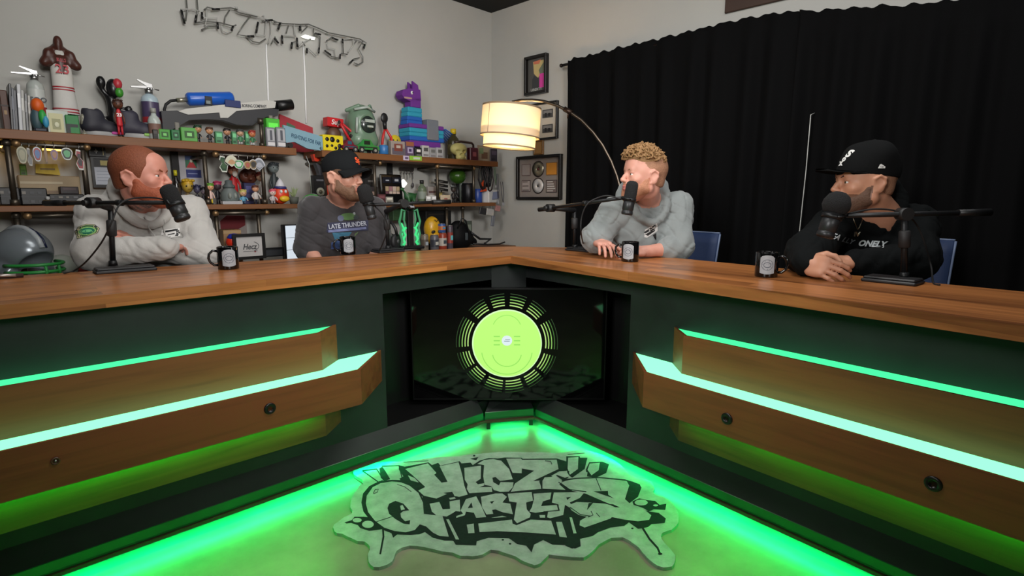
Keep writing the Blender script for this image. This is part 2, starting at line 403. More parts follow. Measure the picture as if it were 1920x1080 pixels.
b = MB().m(LED_GREEN); md = Vector((0, .022, .0375)); b.prism([local(l1*.86+l0*.14+md), local(l0*.86+l1*.14+md), local(l0*.86+l1*.14+md+Vector((0, .012, 0))), local(l1*.86+l0*.14+md+Vector((0, .012, 0)))], (0, 0, .0085)); b.build('floor_light_strip', desk)
for q in (l0, l1):
    b = MB().m(BLACKM); x = q.x*.86; b.box(x-PC.x-.01, x-PC.x+.01, q.y-PC.y+.03, q.y-PC.y+.08, 0, .05); b.build('levelling_foot', desk)

# ================================================================== TV
TVY = min(c0.y, c1.y)-.10
tvl, tvr = ony(772, 650, TVY).x, ony(1136, 650, TVY).x
tvt, tvb = ony(950, 541, TVY).z, ony(950, 750, TVY).z
tv = thing('television', ((tvl+tvr)/2, TVY, tvb), 0, 'flat black television in the desk corner showing a lime green microphone emblem', 'television')
hw = (tvr-tvl)/2; hh = tvt-tvb
b = MB().m(mat((16, 16, 17), .35)); b.box(-hw, hw, .004, .05, 0, hh, .004); b.box(-.2, .2, .05, .07, .1, hh-.12, .01)
b.box(-hw, hw, 0, .006, 0, .009); b.box(-hw, hw, 0, .006, hh-.005, hh); b.box(-hw, -hw+.005, 0, .006, .009, hh-.005); b.box(hw-.005, hw, 0, .006, .009, hh-.005)
b.m(mat((70, 74, 72), .3, .6)); b.box(-.02, .02, -.001, .001, .001, .006); b.build('bezel', tv)
b = MB().m(mat((8, 8, 9), .06)); b.box(-hw+.005, hw-.005, .002, .004, .009, hh-.005); scr = b.build('screen', tv)
def screen_pt(px, py): q = ony(px, py, TVY); return q.x-(tvl+tvr)/2, q.z-tvb
cx, cz = screen_pt(950.5, 644.5); R0 = (screen_pt(1016, 644.5)[0]-screen_pt(885, 644.5)[0])/2
LIME = emat('screen_lime', (188, 250, 120), .95); LIMED = emat('screen_lime_dark', (150, 228, 96), .9); LIMEE = emat('screen_lime_edge', (215, 255, 190), .95)
b = MB().m(LIMEE)
def disc(b, cx, cz, r, y, n=64, r_in=0, a0=0, a1=2*math.pi):
    n = max(3, int(n*(a1-a0)/(2*math.pi)))
    for i in range(n):
        a, c = a0+(a1-a0)*i/n, a0+(a1-a0)*(i+1)/n
        P = [(cx+r*math.cos(a), y, cz+r*math.sin(a)), (cx+r*math.cos(c), y, cz+r*math.sin(c))]
        if r_in: b.face(P+[(cx+r_in*math.cos(c), y, cz+r_in*math.sin(c)), (cx+r_in*math.cos(a), y, cz+r_in*math.sin(a))])
        else: b.face(P+[(cx, y, cz)])
disc(b, cx, cz, R0, .0015, 90); b.m(LIME); disc(b, cx+.001, cz-.001, R0*.965, .0012, 90)
b.m(LIMED)
for sx in (-1, 1):
    for dz in (.125, 0, -.12): b.box(cx+sx*R0*.29-R0*.09, cx+sx*R0*.29+R0*.09, .0007, .001, cz+R0*(dz+.09)-.0035, cz+R0*(dz+.09)+.0025)
disc(b, cx, cz-R0*.26, R0*.43, .001, 60, R0*.405, math.radians(190), math.radians(350)); disc(b, cx, cz-R0*.18, R0*.74, .001, 80, R0*.715, math.radians(187), math.radians(353))
disc(b, cx, cz+R0*.42, R0*.42, .001, 60, R0*.40, math.radians(20), math.radians(160))
b.m(emat('screen_white', (225, 240, 245), .9)); disc(b, cx, cz+R0*.09, R0*.15, .0006, 24)
b.m(emat('screen_slate', (120, 140, 150), .8)); b.box(cx-R0*.08, cx+R0*.08, .0003, .0005, cz+R0*.065, cz+R0*.085); b.box(cx-R0*.05, cx+R0*.09, .0003, .0005, cz+R0*.115, cz+R0*.13)
greens = [(196, 240, 140), (176, 226, 120), (150, 210, 104), (120, 180, 84), (70, 120, 52), (36, 66, 28)]
segs = [(6, 27), (-24, -5)]
ang = [(93, 110), (117, 138), (147, 184), (191, 212), (217, 236), (242, 264), (268, 290), (296, 316), (321, 345), (-7, 30), (40, 60), (67, 86)]
for i in range(5):
    ri = R0*(1.10+i*.085)
    b.m(emat('ring%d' % i, greens[i+(1 if i > 2 else 0)], .8))
    for a0, a1 in ang: disc(b, cx, cz, ri+R0*.033*(1-i*.1), .001, 96, ri, math.radians(a0), math.radians(a1))
b.build('screen_picture', scr)
b = MB().m(BLACKM); b.box(-.03-(tvl+tvr)/2, .03-(tvl+tvr)/2, .07, .098, .2, .3); b.build('wall_mount', tv)

# ================================================================== RUG
rug = thing('floor_rug', (0, 2.0, 0), 0, 'light grey cut-out rug with black graffiti lettering on the floor inside the desk', 'rug')
RZ = .012
def rp(v, X, Y, z=RZ):
    ox = {'A': 620, 'B': 780, 'C': 940, 'D': 1060}.get(v)
    if v == 'O': px, py = 600+X/2.743, 820+Y/2.743
    else: px, py = ox+X/4.696, 840+Y/4.696
    q = onz(px, py, z); return Vector((q.x, q.y-2.0, z))
def smooth_loop(P, it=1):
    for _ in range(it):
        Q = []
        for i in range(len(P)):
            a, b_ = P[i], P[(i+1) % len(P)]; Q += [a*.75+b_*.25, a*.25+b_*.75]
        P = Q
    return P
outl = [(65,470),(78,440),(140,405),(168,385),(152,350),(165,300),(200,250),(225,225),(180,200),(165,175),(200,150),(260,130),(330,125),(430,128),(560,105),(700,98),(780,85),(950,75),(1100,75),(1240,80),(1290,68),(1400,68),(1500,105),(1560,150),(1600,200),(1700,220),(1720,255),(1712,290),(1780,310),(1830,350),(1845,400),(1840,450),(1800,480),(1750,495),(1760,530),(1820,590),(1830,640),(1800,668),(1750,665),(1700,640),(1650,580),(1600,530),(1540,512),(1480,520),(1420,560),(1390,600),(1340,620),(1280,620),(1180,600),(1160,620),(1130,650),(1090,655),(1040,640),(1000,605),(930,590),(890,575),(850,595),(800,615),(740,610),(660,590),(560,570),(480,550),(420,565),(390,590),(380,630),(340,660),(290,668),(250,650),(243,610),(260,570),(245,540),(180,530),(120,500),(80,490)]
P = smooth_loop([rp('O', *q) for q in outl])
rn = random.Random(3); P = [q+Vector((rn.uniform(-.003, .003), rn.uniform(-.004, .004), 0)) for q in P]
M_RUG = plaster('rug_pile', (148, 156, 150), (182, 190, 184), 22, .95, .35); M_INK = plaster('rug_ink', (12, 19, 21), (22, 31, 33), 30, .95, .3)
b = MB().m(M_RUG); b.prism([Vector((p.x, p.y, 0)) for p in P], (0, 0, RZ)); b.build('rug_pile', rug)
ink = MB().m(M_INK); lit = MB().m(M_RUG); ink2 = MB().m(M_INK)
PZ = [0]
def poly(B, v, pts, z, sm=False):
    PZ[0] += 1; z += PZ[0]*2e-6
    q = [rp(v, x, y, z) for x, y in pts]
    if sm: q = smooth_loop(q)
    B.flat(q)
def ellp(B, v, x, y, rx, ry, z): poly(B, v, [(x+rx*math.cos(t*math.pi/8), y+ry*math.sin(t*math.pi/8)) for t in range(16)], z)
def stroke(B, v, pts, wd, z):
    q = [Vector(p) for p in pts]; Lp, Rp = [], []
    for i, p in enumerate(q):
        t = (q[min(i+1, len(q)-1)]-q[max(i-1, 0)]).normalized(); n = Vector((-t.y, t.x))*wd/2
        Lp.append(p+n); Rp.append(p-n)
    for i in range(len(q)-1): poly(B, v, [Lp[i], Lp[i+1], Rp[i+1], Rp[i]], z)
z1, z2, z3 = RZ+.0006, RZ+.0012, RZ+.0018
I = lambda v, p: poly(ink, v, p, z1)
T_ = lambda v, p: poly(lit, v, p, z2)
K = lambda v, p: poly(ink2, v, p, z3)
I('A', [(540,280),(430,290),(340,335),(285,400),(270,480),(288,560),(335,620),(400,690),(470,725),(535,750),(550,790),(585,762),(700,765),(780,760),(830,740),(900,790),(1000,815),(1080,815),(1040,600),(990,585),(830,570),(822,470),(778,375),(700,315),(620,283)])
I('A', [(600,150),(655,165),(780,290),(835,342),(770,380),(690,330),(620,295),(605,270),(640,250),(600,190)])
I('A', [(120,655),(185,635),(210,605),(290,605),(340,610),(405,680),(450,715),(340,730),(260,705),(240,680),(180,660),(140,665)])
I('A', [(430,180),(455,165),(480,200),(525,275),(470,290),(440,260)])
for s_ in ([(280,200),(405,185),(465,280),(420,300),(280,200)], [(450,160),(600,155),(635,285)]): stroke(ink, 'A', s_, 10, z1)
stroke(ink, 'A', [(460,715),(465,780),(436,935)], 16, z1); stroke(ink, 'A', [(640,125),(860,112)], 5, z1); stroke(ink, 'A', [(205,262),(285,318)], 5, z1)
T_('A', [(540,295),(440,310),(370,345),(318,420),(310,490),(330,565),(390,640),(470,700),(560,730),(660,742),(740,722),(785,672),(840,690),(900,745),(960,775),(1040,780),(985,600),(820,580),(812,480),(772,395),(695,332),(620,303)])
ellp(lit, 'A', 233, 635, 40, 20, z2); ellp(lit, 'A', 328, 672, 52, 32, z2); poly(lit, 'A', [(680,240),(740,265),(775,303),(705,285)], z2)
K('A', [(500,530),(515,490),(570,465),(640,490),(692,548),(640,555),(615,575),(620,610),(655,645),(700,635),(695,672),(640,665),(570,625),(515,580)])
poly(lit, 'A', [(612,510),(632,500),(655,540),(620,548)], z3+.0005)
stroke(ink2, 'A', [(400,650),(560,598)], 6, z3); stroke(ink2, 'A', [(375,400),(392,365),(420,362),(412,388),(378,403)], 6, z3); stroke(ink2, 'A', [(585,320),(650,340),(710,385)], 5, z3); stroke(ink2, 'A', [(450,708),(490,725)], 4, z3)
# upper word: ink mass and letters
I('B', [(-105,165),(110,126),(140,150),(195,130),(215,155),(385,116),(400,135),(480,128),(500,150),(560,110),(640,88),(720,92),(780,83),(930,86),(940,95),(1240,92),(1325,118),(1330,200),(1262,205),(1190,245),(1330,340),(1340,380),(1100,380),(800,398),(470,412),(250,430),(70,440),(-110,290)])
T_('B', [(-95,185),(105,135),(180,220),(160,235),(225,305),(278,298),(208,160),(375,125),(408,240),(425,330),(455,410),(380,430),(340,422),(318,385),(240,395),(272,405),(180,445),(70,420),(20,375),(82,343),(-30,240)])
T_('B', [(425,175),(572,155),(570,270),(525,300),(545,320),(600,310),(600,330),(555,345),(665,342),(672,385),(470,398),(447,360),(455,320),(430,280)])
T_('B', [(600,150),(540,140),(600,105),(680,97),(750,112),(820,185),(852,275),(740,290),(700,255),(672,262),(680,300),(730,330),(745,300),(858,302),(852,345),(818,383),(740,385),(685,370),(662,335),(605,325),(592,250)])
T_('B', [(795,94),(922,92),(935,104),(1238,102),(1255,185),(1030,290),(1090,287),(1103,360),(980,370),(835,385),(872,312),(1040,200),(932,180),(930,222),(850,218),(832,180)])
T_('C', [(362,290),(382,258),(470,252),(538,290),(510,320),(565,368),(362,358)]); T_('B', [(290,440),(340,432),(350,445),(300,455)])
stroke(ink2, 'B', [(835,375),(858,340)], 5, z3); stroke(ink2, 'C', [(335,290),(358,355)], 6, z3); stroke(ink2, 'C', [(385,112),(435,118),(445,145)], 7, z3)
K('C', [(480,240),(600,200),(590,262),(540,285)]); poly(lit, 'C', [(485,235),(575,205),(600,250),(560,262)], z3+.0005)
I('B', [(475,95),(520,85),(550,80),(530,108)])
# lower word: ink mass
I('B', [(55,400),(340,425),(700,385),(1127,375),(1330,365),(1500,385),(1620,460),(1680,495),(1790,520),(1700,560),(1480,620),(1440,640),(1440,800),(1450,865),(1400,885),(1310,855),(1200,850),(1120,810),(1040,850),(1018,918),(970,860),(890,845),(820,795),(640,790),(535,820),(530,857),(350,852),(330,820),(270,790),(290,780),(228,600),(65,575)])
T_('B', [(120,490),(205,475),(235,540),(300,535),(295,470),(385,455),(390,560),(350,555),(320,575),(270,603),(180,593),(140,560)])
T_('B', [(440,450),(530,425),(570,500),(618,608),(530,615),(510,570),(440,560),(430,592),(355,615),(355,600),(415,578),(392,550)]); K('B', [(455,530),(500,525),(488,478)])
T_('B', [(572,430),(700,400),(760,400),(800,430),(760,480),(830,490),(853,583),(760,565),(700,540),(670,545),(680,580),(620,585),(582,520)]); K('B', [(650,472),(690,465),(668,492)])
T_('B', [(807,402),(1018,387),(1030,463),(970,480),(975,540),(1010,580),(1003,610),(890,662),(862,630),(887,480),(822,470)])
T_('C', [(282,402),(440,392),(430,450),(366,470),(350,512),(488,500),(500,545),(300,570),(247,560),(270,520),(287,450)]); stroke(ink2, 'C', [(360,490),(440,480)], 8, z3); stroke(ink2, 'C', [(500,498),(506,548),(370,562)], 8, z3)
T_('C', [(462,392),(735,387),(690,440),(602,480),(665,560),(790,590),(760,612),(610,530),(560,500),(545,590),(430,618),(403,610),(412,560),(515,552),(500,495),(445,480)]); K('C', [(572,435),(615,430),(580,457)])
T_('B', [(548,665),(845,630),(850,665),(885,680),(1010,630),(1190,640),(1232,762),(1000,745),(720,732),(560,740)]); T_('B', [(447,675),(508,665),(515,748),(460,750)])
T_('C', [(482,650),(533,650),(578,788),(512,780)]); T_('B', [(266,628),(290,628),(380,805),(350,805)]); T_('C', [(600,610),(622,612),(662,750),(635,752)]); T_('B', [(660,615),(760,597),(800,608)]); T_('C', [(335,590),(385,590),(385,613),(340,613)])
# right: apostrophes, S, bubbles, drip
I('D', [(8,72),(125,72),(130,85),(195,85),(170,185),(60,262),(30,240),(8,180)]); T_('D', [(25,85),(115,80),(110,185),(40,235),(20,180)])
I('D', [(210,125),(325,120),(385,143),(360,220),(270,262),(190,250),(180,190)]); T_('D', [(215,137),(303,130),(293,195),(230,240),(195,192)]); T_('D', [(70,262),(165,208),(195,215),(190,250),(110,262)])
I('D', [(-60,300),(-20,275),(100,262),(300,255),(520,275),(590,295),(655,320),(670,350),(640,430),(560,490),(620,520),(740,560),(820,570),(885,620),(875,660),(760,670),(730,695),(690,705),(640,712),(560,655),(520,685),(400,700),(290,740),(240,775),(130,800),(135,865),(60,885),(0,860),(0,700),(60,560),(0,420)])
T_('D', [(-40,305),(5,288),(100,272),(300,265),(540,290),(562,330),(525,450),(580,500),(680,530),(757,592),(738,632),(640,645),(520,630),(410,608),(395,622),(170,700),(125,680),(130,640),(190,605),(120,590),(50,545),(35,500),(100,475),(200,480),(350,490),(470,523),(360,480),(180,402),(60,377)])
K('D', [(90,470),(170,418),(300,465),(200,452),(150,472)]); K('D', [(250,382),(375,378),(378,412),(430,445)]); K('D', [(205,485),(245,482),(190,548)]); K('D', [(370,492),(420,495),(482,523),(440,522)])
stroke(ink2, 'D', [(-60,300),(30,365),(185,385)], 8, z3); stroke(ink2, 'D', [(270,265),(315,375)], 7, z3); stroke(ink2, 'D', [(225,555),(245,590),(200,608)], 7, z3); stroke(ink2, 'D', [(272,572),(305,608)], 6, z3); stroke(ink2, 'D', [(40,520),(130,585),(220,600)], 7, z3)
stroke(ink, 'D', [(672,690),(740,800),(812,880),(838,940)], 18, z1); ellp(ink, 'D', 835, 932, 20, 10, z1)
I('D', [(590,470),(650,443),(730,460),(790,465),(830,500),(890,490),(880,545),(780,540),(735,560),(690,530),(600,500)]); ellp(lit, 'D', 668, 480, 58, 26, z2); ellp(lit, 'D', 795, 505, 22, 9, z2)
for v, x, y in (('B',765,808),('B',828,843),('D',590,708),('A',380,433),('A',640,410),('B',512,68)): ellp(ink, v, x, y, 11, 7, z1)
stroke(ink, 'D', [(20,55),(170,45)], 5, z1)
for B in (lit, ink2):
    me_ = bpy.data.meshes.new('tmp'); B.bm.to_mesh(me_)
    base = len(ink.mats)
    for m_ in B.mats:
        if m_ not in ink.mats: ink.mats.append(m_)
    vs_ = [ink.bm.verts.new(v.co) for v in me_.vertices]
    for p_ in me_.polygons:
        f_ = ink.bm.faces.new([vs_[i] for i in p_.vertices]); f_.material_index = ink.mats.index(B.mats[p_.material_index])
    bpy.data.meshes.remove(me_)
ink.build('printed_lettering', rug)
# ================================================================== organic surfaces (people, soft toys)
def V3(v): return np.array(tuple(v), dtype=np.float32)
class SDF:
    def __init__(s): s.p = []; s.M = Matrix()
    def use(s, M): s.M = M; return s
    def cap(s, a, b, ra, rb=None, k=.012, op='u', fold=None, flat=None):
        rb = ra if rb is None else rb
        sc_ = abs(s.M.to_scale().x)
        s.p.append(('c', V3(s.M @ Vector(a)), V3(s.M @ Vector(b)), ra*sc_, rb*sc_, k*sc_, op, fold)); return s
    def ell(s, c, r, k=.012, op='u', rot=None):
        if not hasattr(r, '__len__'): r = (r, r, r)
        sc_ = abs(s.M.to_scale().x)
        R = s.M.to_3x3().normalized() @ (Euler(rot).to_matrix() if rot else Matrix.Identity(3))
        s.p.append(('e', V3(s.M @ Vector(c)), np.array(R, dtype=np.float32), np.array(r, dtype=np.float32)*sc_, None, k*sc_, op, None)); return s
    def chain(s, pts, r, k=.01, op='u'):
        rs = r if hasattr(r, '__len__') else [r]*len(pts)
        for i in range(len(pts)-1): s.cap(pts[i], pts[i+1], rs[i], rs[i+1], k, op)
        return s
    def field(s, vox, post=None, extra=.02):
        lo = np.array([1e9]*3); hi = -lo
        for q in s.p:
            if q[6] == 's': continue
            if q[0] == 'c': r = max(q[3], q[4]); l = np.minimum(q[1], q[2])-r; h = np.maximum(q[1], q[2])+r
            else: r = q[3].max(); l = q[1]-r; h = q[1]+r
            lo = np.minimum(lo, l); hi = np.maximum(hi, h)
        lo -= extra; hi += extra; n = np.ceil((hi-lo)/vox).astype(int)+1
        ax = [(lo[i]+vox*np.arange(n[i])).astype(np.float32) for i in range(3)]
        Fd = np.full(n, .5, dtype=np.float32)
        for q in s.p:
            k = max(q[5], 1e-4); pad = k+vox*3+(.012 if q[7] else 0)
            if q[0] == 'c': r = max(q[3], q[4]); l = np.minimum(q[1], q[2])-r-pad; h = np.maximum(q[1], q[2])+r+pad
            else:
                e = np.sqrt(((q[2]*q[3][None, :])**2).sum(1)); l = q[1]-e-pad; h = q[1]+e+pad
            i0 = np.clip(np.floor((l-lo)/vox).astype(int), 0, n); i1 = np.clip(np.ceil((h-lo)/vox).astype(int)+1, 0, n)
            if (i1 <= i0).any(): continue
            sl = tuple(slice(i0[i], i1[i]) for i in range(3))
            X, Y, Z = ax[0][sl[0]][:, None, None], ax[1][sl[1]][None, :, None], ax[2][sl[2]][None, None, :]
            if q[0] == 'c':
                a, b = q[1], q[2]; d = b-a; L2 = max(float(d @ d), 1e-9)
                t = np.clip(((X-a[0])*d[0]+(Y-a[1])*d[1]+(Z-a[2])*d[2])/L2, 0, 1)
                rr = q[3]+(q[4]-q[3])*t
                if q[7]:
                    amp, fr, v = q[7]; ph = X*v[0]+Y*v[1]+Z*v[2]
                    wv = np.sin(t*fr*6.283+ph); rr = rr+amp*(np.abs(wv)*2-1)*(1-.5*np.sin(t*3.14))
                D = np.sqrt((X-a[0]-t*d[0])**2+(Y-a[1]-t*d[1])**2+(Z-a[2]-t*d[2])**2)-rr
            else:
                c, R, r = q[1], q[2], q[3]; dx, dy, dz = X-c[0], Y-c[1], Z-c[2]
                u = (dx*R[0, 0]+dy*R[1, 0]+dz*R[2, 0])/r[0]; v = (dx*R[0, 1]+dy*R[1, 1]+dz*R[2, 1])/r[1]; w_ = (dx*R[0, 2]+dy*R[1, 2]+dz*R[2, 2])/r[2]
                k0 = np.sqrt(u*u+v*v+w_*w_); k1 = np.sqrt((u/r[0])**2+(v/r[1])**2+(w_/r[2])**2)+1e-6
                D = k0*(k0-1)/k1; D = np.where(k0 < 1e-3, -r.min(), D)
            G = Fd[sl]
            if q[6] == 'u':
                h_ = np.maximum(k-np.abs(G-D), 0)/k; Fd[sl] = np.minimum(G, D)-h_*h_*k*.25
            else:
                D = -D; h_ = np.maximum(k-np.abs(G-D), 0)/k; Fd[sl] = np.maximum(G, D)+h_*h_*k*.25
        if post is not None: Fd = post(Fd, ax[0][:, None, None], ax[1][None, :, None], ax[2][None, None, :])
        return Fd, ax
    def mesh(s, name, vox, mats, parent=None, paint=None, post=None, relax=1, smooth=True):
        Fd, ax = s.field(vox, post)
        return nets(name, Fd, ax, mats, parent, paint, relax)
def nets(name, Fd, ax, mats, parent=None, paint=None, relax=1):
    S = Fd < 0; n = Fd.shape
    idx = -np.ones((n[0]-1, n[1]-1, n[2]-1), dtype=np.int64)
    cs = np.zeros_like(idx)
    for i in (0, 1):
        for j in (0, 1):
            for k in (0, 1): cs += S[i:n[0]-1+i, j:n[1]-1+j, k:n[2]-1+k]
    act = (cs > 0) & (cs < 8); I, J, K_ = np.nonzero(act); m = len(I)
    idx[act] = np.arange(m)
    acc = np.zeros((m, 3)); cnt = np.zeros(m)
    corners = [(i, j, k) for i in (0, 1) for j in (0, 1) for k in (0, 1)]
    for a in corners:
        for b in corners:
            if sum(abs(a[t]-b[t]) for t in range(3)) != 1 or a > b: continue
            fa = Fd[I+a[0], J+a[1], K_+a[2]].astype(np.float64); fb = Fd[I+b[0], J+b[1], K_+b[2]].astype(np.float64)
            ok = (fa < 0) != (fb < 0); t = np.where(ok, fa/np.where(ok, fa-fb, 1), 0)
            for c in range(3): acc[:, c] += np.where(ok, a[c]+(b[c]-a[c])*t, 0)
            cnt += ok
    acc /= cnt[:, None]
    vox = ax[0][1]-ax[0][0]
    P = np.stack([ax[0][0]+(I+acc[:, 0])*vox, ax[1][0]+(J+acc[:, 1])*vox, ax[2][0]+(K_+acc[:, 2])*vox], 1)
    Q = []
    # x edges
    for axis in range(3):
        sl0 = [slice(1, -1)]*3; sl1 = [slice(1, -1)]*3; sl0[axis] = slice(0, -1); sl1[axis] = slice(1, None)
        A, B_ = S[tuple(sl0)], S[tuple(sl1)]; e = A != B_
        i, j, k = np.nonzero(e); o = [i+1, j+1, k+1]; o[axis] = [i, j, k][axis]
        u, v = [(1, 2), (2, 0), (0, 1)][axis]
        def g(du, dv):
            c = [o[0].copy(), o[1].copy(), o[2].copy()]; c[u] = c[u]-du; c[v] = c[v]-dv; return idx[c[0], c[1], c[2]]
        q = np.stack([g(1, 1), g(0, 1), g(0, 0), g(1, 0)], 1); flip = ~A[e]
        q[flip] = q[flip][:, ::-1]; Q.append(q)
    Q = np.concatenate(Q); Q = Q[(Q >= 0).all(1)]
    for _ in range(relax):
        sm = np.zeros_like(P); c = np.zeros(len(P))
        for a in range(4):
            for d in (1, 3):
                np.add.at(sm, Q[:, a], P[Q[:, (a+d) % 4]]); np.add.at(c, Q[:, a], 1)
        c[c == 0] = 1; P = P*.5+sm/c[:, None]*.5
    me = bpy.data.meshes.new(name); nf = len(Q)
    me.vertices.add(len(P)); me.vertices.foreach_set('co', P.astype(np.float32).ravel())
    me.loops.add(nf*4); me.loops.foreach_set('vertex_index', Q.astype(np.int32).ravel())
    me.polygons.add(nf); me.polygons.foreach_set('loop_start', np.arange(0, nf*4, 4, dtype=np.int32)); me.polygons.foreach_set('loop_total', np.full(nf, 4, dtype=np.int32))
    me.polygons.foreach_set('use_smooth', np.ones(nf, dtype=bool))
    for m_ in mats: me.materials.append(m_)
    if paint:
        Cc = P[Q].mean(1); mi = paint(Cc); me.polygons.foreach_set('material_index', mi.astype(np.int32))
    me.update(); me.validate()
    o = bpy.data.objects.new(name, me); C.objects.link(o)
    if parent: o.parent = parent; o.matrix_parent_inverse = Matrix.Identity(4)
    return o

# ------------------------------------------------------------------ people
def skin_mat(name, base, rough=.5):
    m, nt, b = newmat(name); b.inputs['Base Color'].default_value = srgb(base)+(1,); b.inputs['Roughness'].default_value = rough
    b.inputs['Subsurface Weight'].default_value = .08; b.inputs['Subsurface Radius'].default_value = (.01, .004, .002); b.inputs['Subsurface Scale'].default_value = .5
    tc = nt.nodes.new('ShaderNodeTexCoord'); nz = nt.nodes.new('ShaderNodeTexNoise'); nz.inputs['Scale'].default_value = 30; nz.inputs['Detail'].default_value = 4
    mx = nt.nodes.new('ShaderNodeMix'); mx.data_type = 'RGBA'; c = srgb(base)
    mx.inputs[6].default_value = (c[0]*.93, c[1]*.86, c[2]*.85, 1); mx.inputs[7].default_value = (min(1, c[0]*1.05), min(1, c[1]*1.08), min(1, c[2]*1.08), 1)
    nt.links.new(tc.outputs['Object'], nz.inputs[0]); nt.links.new(nz.outputs['Fac'], mx.inputs[0]); nt.links.new(mx.outputs[2], b.inputs['Base Color']); return m
def cloth_mat(name, base, rough=.9, sheen=.3, scale=60, bump=.25):
    m, nt, b = newmat(name); b.inputs['Roughness'].default_value = rough; b.inputs['Sheen Weight'].default_value = sheen; b.inputs['Specular IOR Level'].default_value = .15
    c = srgb(base); tc = nt.nodes.new('ShaderNodeTexCoord'); nz = nt.nodes.new('ShaderNodeTexNoise'); nz.inputs['Scale'].default_value = 9; nz.inputs['Detail'].default_value = 3
    mx = nt.nodes.new('ShaderNodeMix'); mx.data_type = 'RGBA'; mx.inputs[6].default_value = tuple(v*.93 for v in c)+(1,); mx.inputs[7].default_value = tuple(min(1, v*1.06) for v in c)+(1,)
    nt.links.new(tc.outputs['Object'], nz.inputs[0]); nt.links.new(nz.outputs['Fac'], mx.inputs[0]); nt.links.new(mx.outputs[2], b.inputs['Base Color'])
    n2 = nt.nodes.new('ShaderNodeTexNoise'); n2.inputs['Scale'].default_value = scale; n2.inputs['Distortion'].default_value = 1.5; nt.links.new(tc.outputs['Object'], n2.inputs[0])
    bp = nt.nodes.new('ShaderNodeBump'); bp.inputs['Strength'].default_value = bump; bp.inputs['Distance'].default_value = .004
    nt.links.new(n2.outputs['Fac'], bp.inputs['Height']); nt.links.new(bp.outputs[0], b.inputs['Normal']); return m
def head_sdf(s, wide=1.0):
    w_ = wide
    s.ell((0, -.014, .046), (.077, .096, .086), .02); s.ell((0, .012, .03), (.074, .078, .075), .03)
    s.ell((0, .030, -.035), (.060*w_, .058, .082), .025)
    s.cap((0, .066, -.097), (0, .052, -.092), .024, .03, .02)
    for q in (-1, 1):
        s.cap((q*.054*w_, -.004, -.052), (q*.018, .060, -.094), .021*w_, .020, .022)
        s.cap((q*.056*w_, 0, .01), (q*.056*w_, -.002, -.05), .020, .02, .02)
        s.ell((q*.041, .060, -.018), (.023*w_, .021, .020), .016)
    s.cap((-.032, .080, .024), (.032, .080, .024), .012, .012, .014); s.ell((0, .065, .055), (.052, .032, .042), .02)
    for q in (-1, 1): s.ell((q*.031, .098, .006), (.017, .016, .0125), .012, 's')
    s.chain([(0, .086, .014), (0, .099, -.006), (0, .109, -.024)], [.008, .0085, .011], .009)
    for q in (-1, 1):
        s.ell((q*.0115, .098, -.028), (.0085, .011, .0075), .006)
        s.ell((q*.031, .0765, .0125), (.0165, .0135, .0085), .004); s.ell((q*.031, .0755, -.004), (.0155, .0125, .0058), .004)
        s.ell((q*.006, .104, -.0365), (.003, .004, .003), .002, 's')
    s.ell((0, .082, -.052), (.028, .016, .020), .014)
    s.cap((-.022, .088, -.056), (0, .0975, -.053), .0045, .0055, .004); s.cap((.022, .088, -.056), (0, .0975, -.053), .0045, .0055, .004)
    s.cap((-.018, .088, -.065), (.018, .088, -.065), .0062, .0062, .005); s.ell((0, .0945, -.0655), (.012, .005, .005), .005)
    s.cap((-.023, .097, -.0597), (.023, .097, -.0597), .0016, .0016, .003, 's')
    for q in (-1, 1):
        s.ell((q*.080, -.012, -.002), (.009, .019, .031), .008, rot=(-.18, 0, q*.35))
        s.chain([(q*.078, .006, -.002), (q*.084, .008, .018), (q*.090, -.006, .030), (q*.092, -.024, .022), (q*.089, -.027, .002), (q*.082, -.014, -.022), (q*.076, .002, -.030)], [.004, .0045, .005, .005, .005, .0045, .005], .004)
        s.ell((q*.0935, -.007, .002), (.007, .010, .014), .005, 's', rot=(-.18, 0, q*.3))
